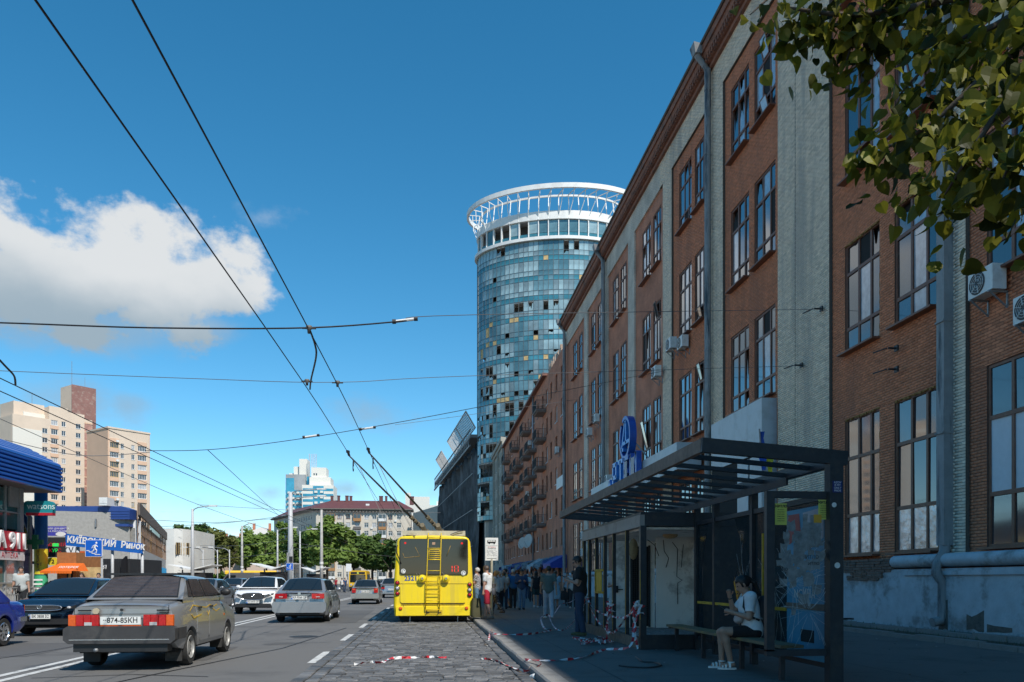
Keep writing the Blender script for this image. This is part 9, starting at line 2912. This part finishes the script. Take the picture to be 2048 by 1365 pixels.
for i, (y, z0_, lab) in enumerate(((14.25, 1.05, 'nearest'), (16.5, 1.0, 'middle'), (19.05, 1.1, 'farthest'))):
 for j in range(3):
  pts = [(3.84 + rng.uniform(-.03, .03), y + rng.uniform(-.05, .05), z0_ - .0), (3.80 + rng.uniform(-.08, .02), y - .05 + rng.uniform(-.15, .1), z0_ - .25), (3.78 + rng.uniform(-.1, .02), y + rng.uniform(-.2, .1), z0_ - .55), (3.75, y + rng.uniform(-.3, .1), ZP + .04 + .1 * j)]
  tape(('knotted', 'loose', 'torn')[j] + ' tape end hanging from the ' + lab + ' kiosk post', pts, w=.045, twist=1.4, seed=20 + i * 3 + j)
 k_ = [(3.86 + .10 * math.cos(a), y + .03 + .10 * math.sin(a), z0_ - .02 * a) for a in [i_ * .7 for i_ in range(18)]]
 tape('coil of tape wound round the ' + lab + ' kiosk post', k_, w=.05, twist=.3, seed=40 + i)
pts = [(3.35 + rng.uniform(-.35, .35), 15.9 + rng.uniform(-.7, .7), ZP + rng.uniform(.01, .10)) for _ in range(26)]
tape('tangled heap of tape lying on the pavement at the kiosk base', pts, w=.035, twist=1.5, seed=51, n=6)
cb = MB().tube(spline([g_(1238, 1333, .012), g_(1262, 1336, .012), g_(1300, 1337, .012), g_(1322, 1333, .015), g_(1310, 1328, .02), g_(1285, 1325, .015), g_(1272, 1320, .05)], 8), .012, 6)
tag(cb.build('black_cable', TRIM), 'short black cable lying on the pavement in front of the kiosk', 'cable')

# bus stop sign on a post
bs = thing('bus_stop_sign', 'white bus stop sign with bus symbol and timetable on a round post', 'sign', (2.33, 29.0, ZP))
MB().tube([(0, 0, -.1), (0, 0, 2.05)], .045, 10).build('post', mat('post_grey_yellow', (.42, .39, .30), .6, var=.15), bs)
bd = MB().box(-.235, .235, -.03, .03, 1.99, 2.82).build('panel', WHITE, bs)
sg = [(-.15, 2.62), (.13, 2.62), (.15, 2.66), (.15, 2.74), (-.15, 2.74), (-.165, 2.68)]
MB().prism(sg, -.036, -.03, 'y').tube([(-.09, -.036, 2.615), (-.09, -.03, 2.615)], .028, 10).tube([(.09, -.036, 2.615), (.09, -.03, 2.615)], .028, 10).build('bus_symbol', INK, bd, fix=True)
MB().box(-.14, -.06, -.038, -.036, 2.68, 2.725).box(-.05, .03, -.038, -.036, 2.68, 2.725).box(.04, .13, -.038, -.036, 2.68, 2.725).build('symbol_window', WHITE, bd)
MB().box(-.22, .22, -.034, -.03, 2.53, 2.535).build('rule', INK, bd)
text('ЗУПИНКА', .06, mat('sign_red_ink', (.5, .03, .03), .6, var=0), bd, (0, -.033, 2.475), ext=.001); text('Лук\'янівська', .05, INK, bd, (0, -.033, 2.425), ext=.001)
m = MB()
for r in range(9):
 for c in range(8):
  if rng.random() < .8: m.box(-.17 + c * .045, -.14 + c * .045, -.033, -.03, 2.36 - r * .026, 2.372 - r * .026)
m.build('timetable', mat('grey_ink', (.25, .25, .26), .6, var=0), bd)
MB().box(-.18, -.02, -.033, -.03, 2.06, 2.075).box(.02, .17, -.033, -.03, 2.06, 2.075).box(-.01, .01, -.033, -.03, 2.06, 2.09).build('footer_print', INK, bd)
# flag on the factory portal
fl = thing('blue_yellow_flag', 'blue and yellow flag hanging above the shelter roof at the factory portal', 'flag', (12.5, 28.6, 5.4))
MB().tube([(0, 0, -.6), (-.35, -.4, 1.6)], .03, 6).build('staff', STEEL, fl)
FB, FY = cloth('flag_blue', (.02, .07, .32)), cloth('flag_yellow', (.50, .42, .03))
rows = [[(-.33 + .05 * i + .06 * math.sin(j * 1.3 + i), -.35 + .12 * math.sin(j * .9) - .03 * i, 1.5 - .24 * j) for i in range(5)] for j in range(7)]
MB().grid(rows).build('blue_half', FB, fl, True)
MB().grid([[(x + .2 + .04, y - .02, z - .1) for x, y, z in r] for r in rows[2:]]).build('yellow_half', FY, fl, True)

# fallen leaves, paper bits and glass grit on the pavement and along the kerb
m = MB()
for k in range(420):
 if k < 160: x, y, z = rng.uniform(1.2, 1.5), rng.uniform(7, 26), .05
 else: x, y, z = rng.uniform(1.8, 10), rng.uniform(7.5, 26), ZP + .004
 s_ = rng.uniform(.008, .035); a = rng.uniform(0, 6)
 m.add([(x + s_ * math.cos(a + i * 1.57) * rng.uniform(.5, 1), y + s_ * math.sin(a + i * 1.57), z + rng.uniform(0, .012)) for i in range(4)], [(0, 1, 2, 3)], rng.choice((0, 0, 1, 2)))
stuff(tag(m.build('litter', [mat('dry_leaf', (.16, .10, .04), .9), mat('paper_bit', (.5, .5, .48), .9), mat('dark_grit', (.05, .045, .04), .9)]), 'dry leaves and paper bits scattered over the pavement and gutter', 'litter'))
cup = thing('crushed_cup', 'crushed white paper cup lying in the gutter by the kerb', 'cup', G(1070, 1362, 0) + Vector((-.02, 0, .06)), .6)
MB().lathe([(.03, -.06), (.04, 0), (.046, .06), (.04, .055)], 10, Matrix.Rotation(RD(80), 4, 'X') @ Matrix.Scale(.75, 4, (1, 0, 0))).build('cup', PLASTW, cup, True)
# ------------------------------------------------------------------ lettering becomes plain mesh
bpy.context.view_layer.update()
_dg = bpy.context.evaluated_depsgraph_get()
for o in [o for o in COL.objects if o.type == 'FONT']:
 me = bpy.data.meshes.new_from_object(o.evaluated_get(_dg))
 c = bpy.data.objects.new('lettering', me)
 COL.objects.link(c)
 c.parent = o.parent
 c.matrix_basis = o.matrix_basis.copy()
 bpy.data.objects.remove(o)
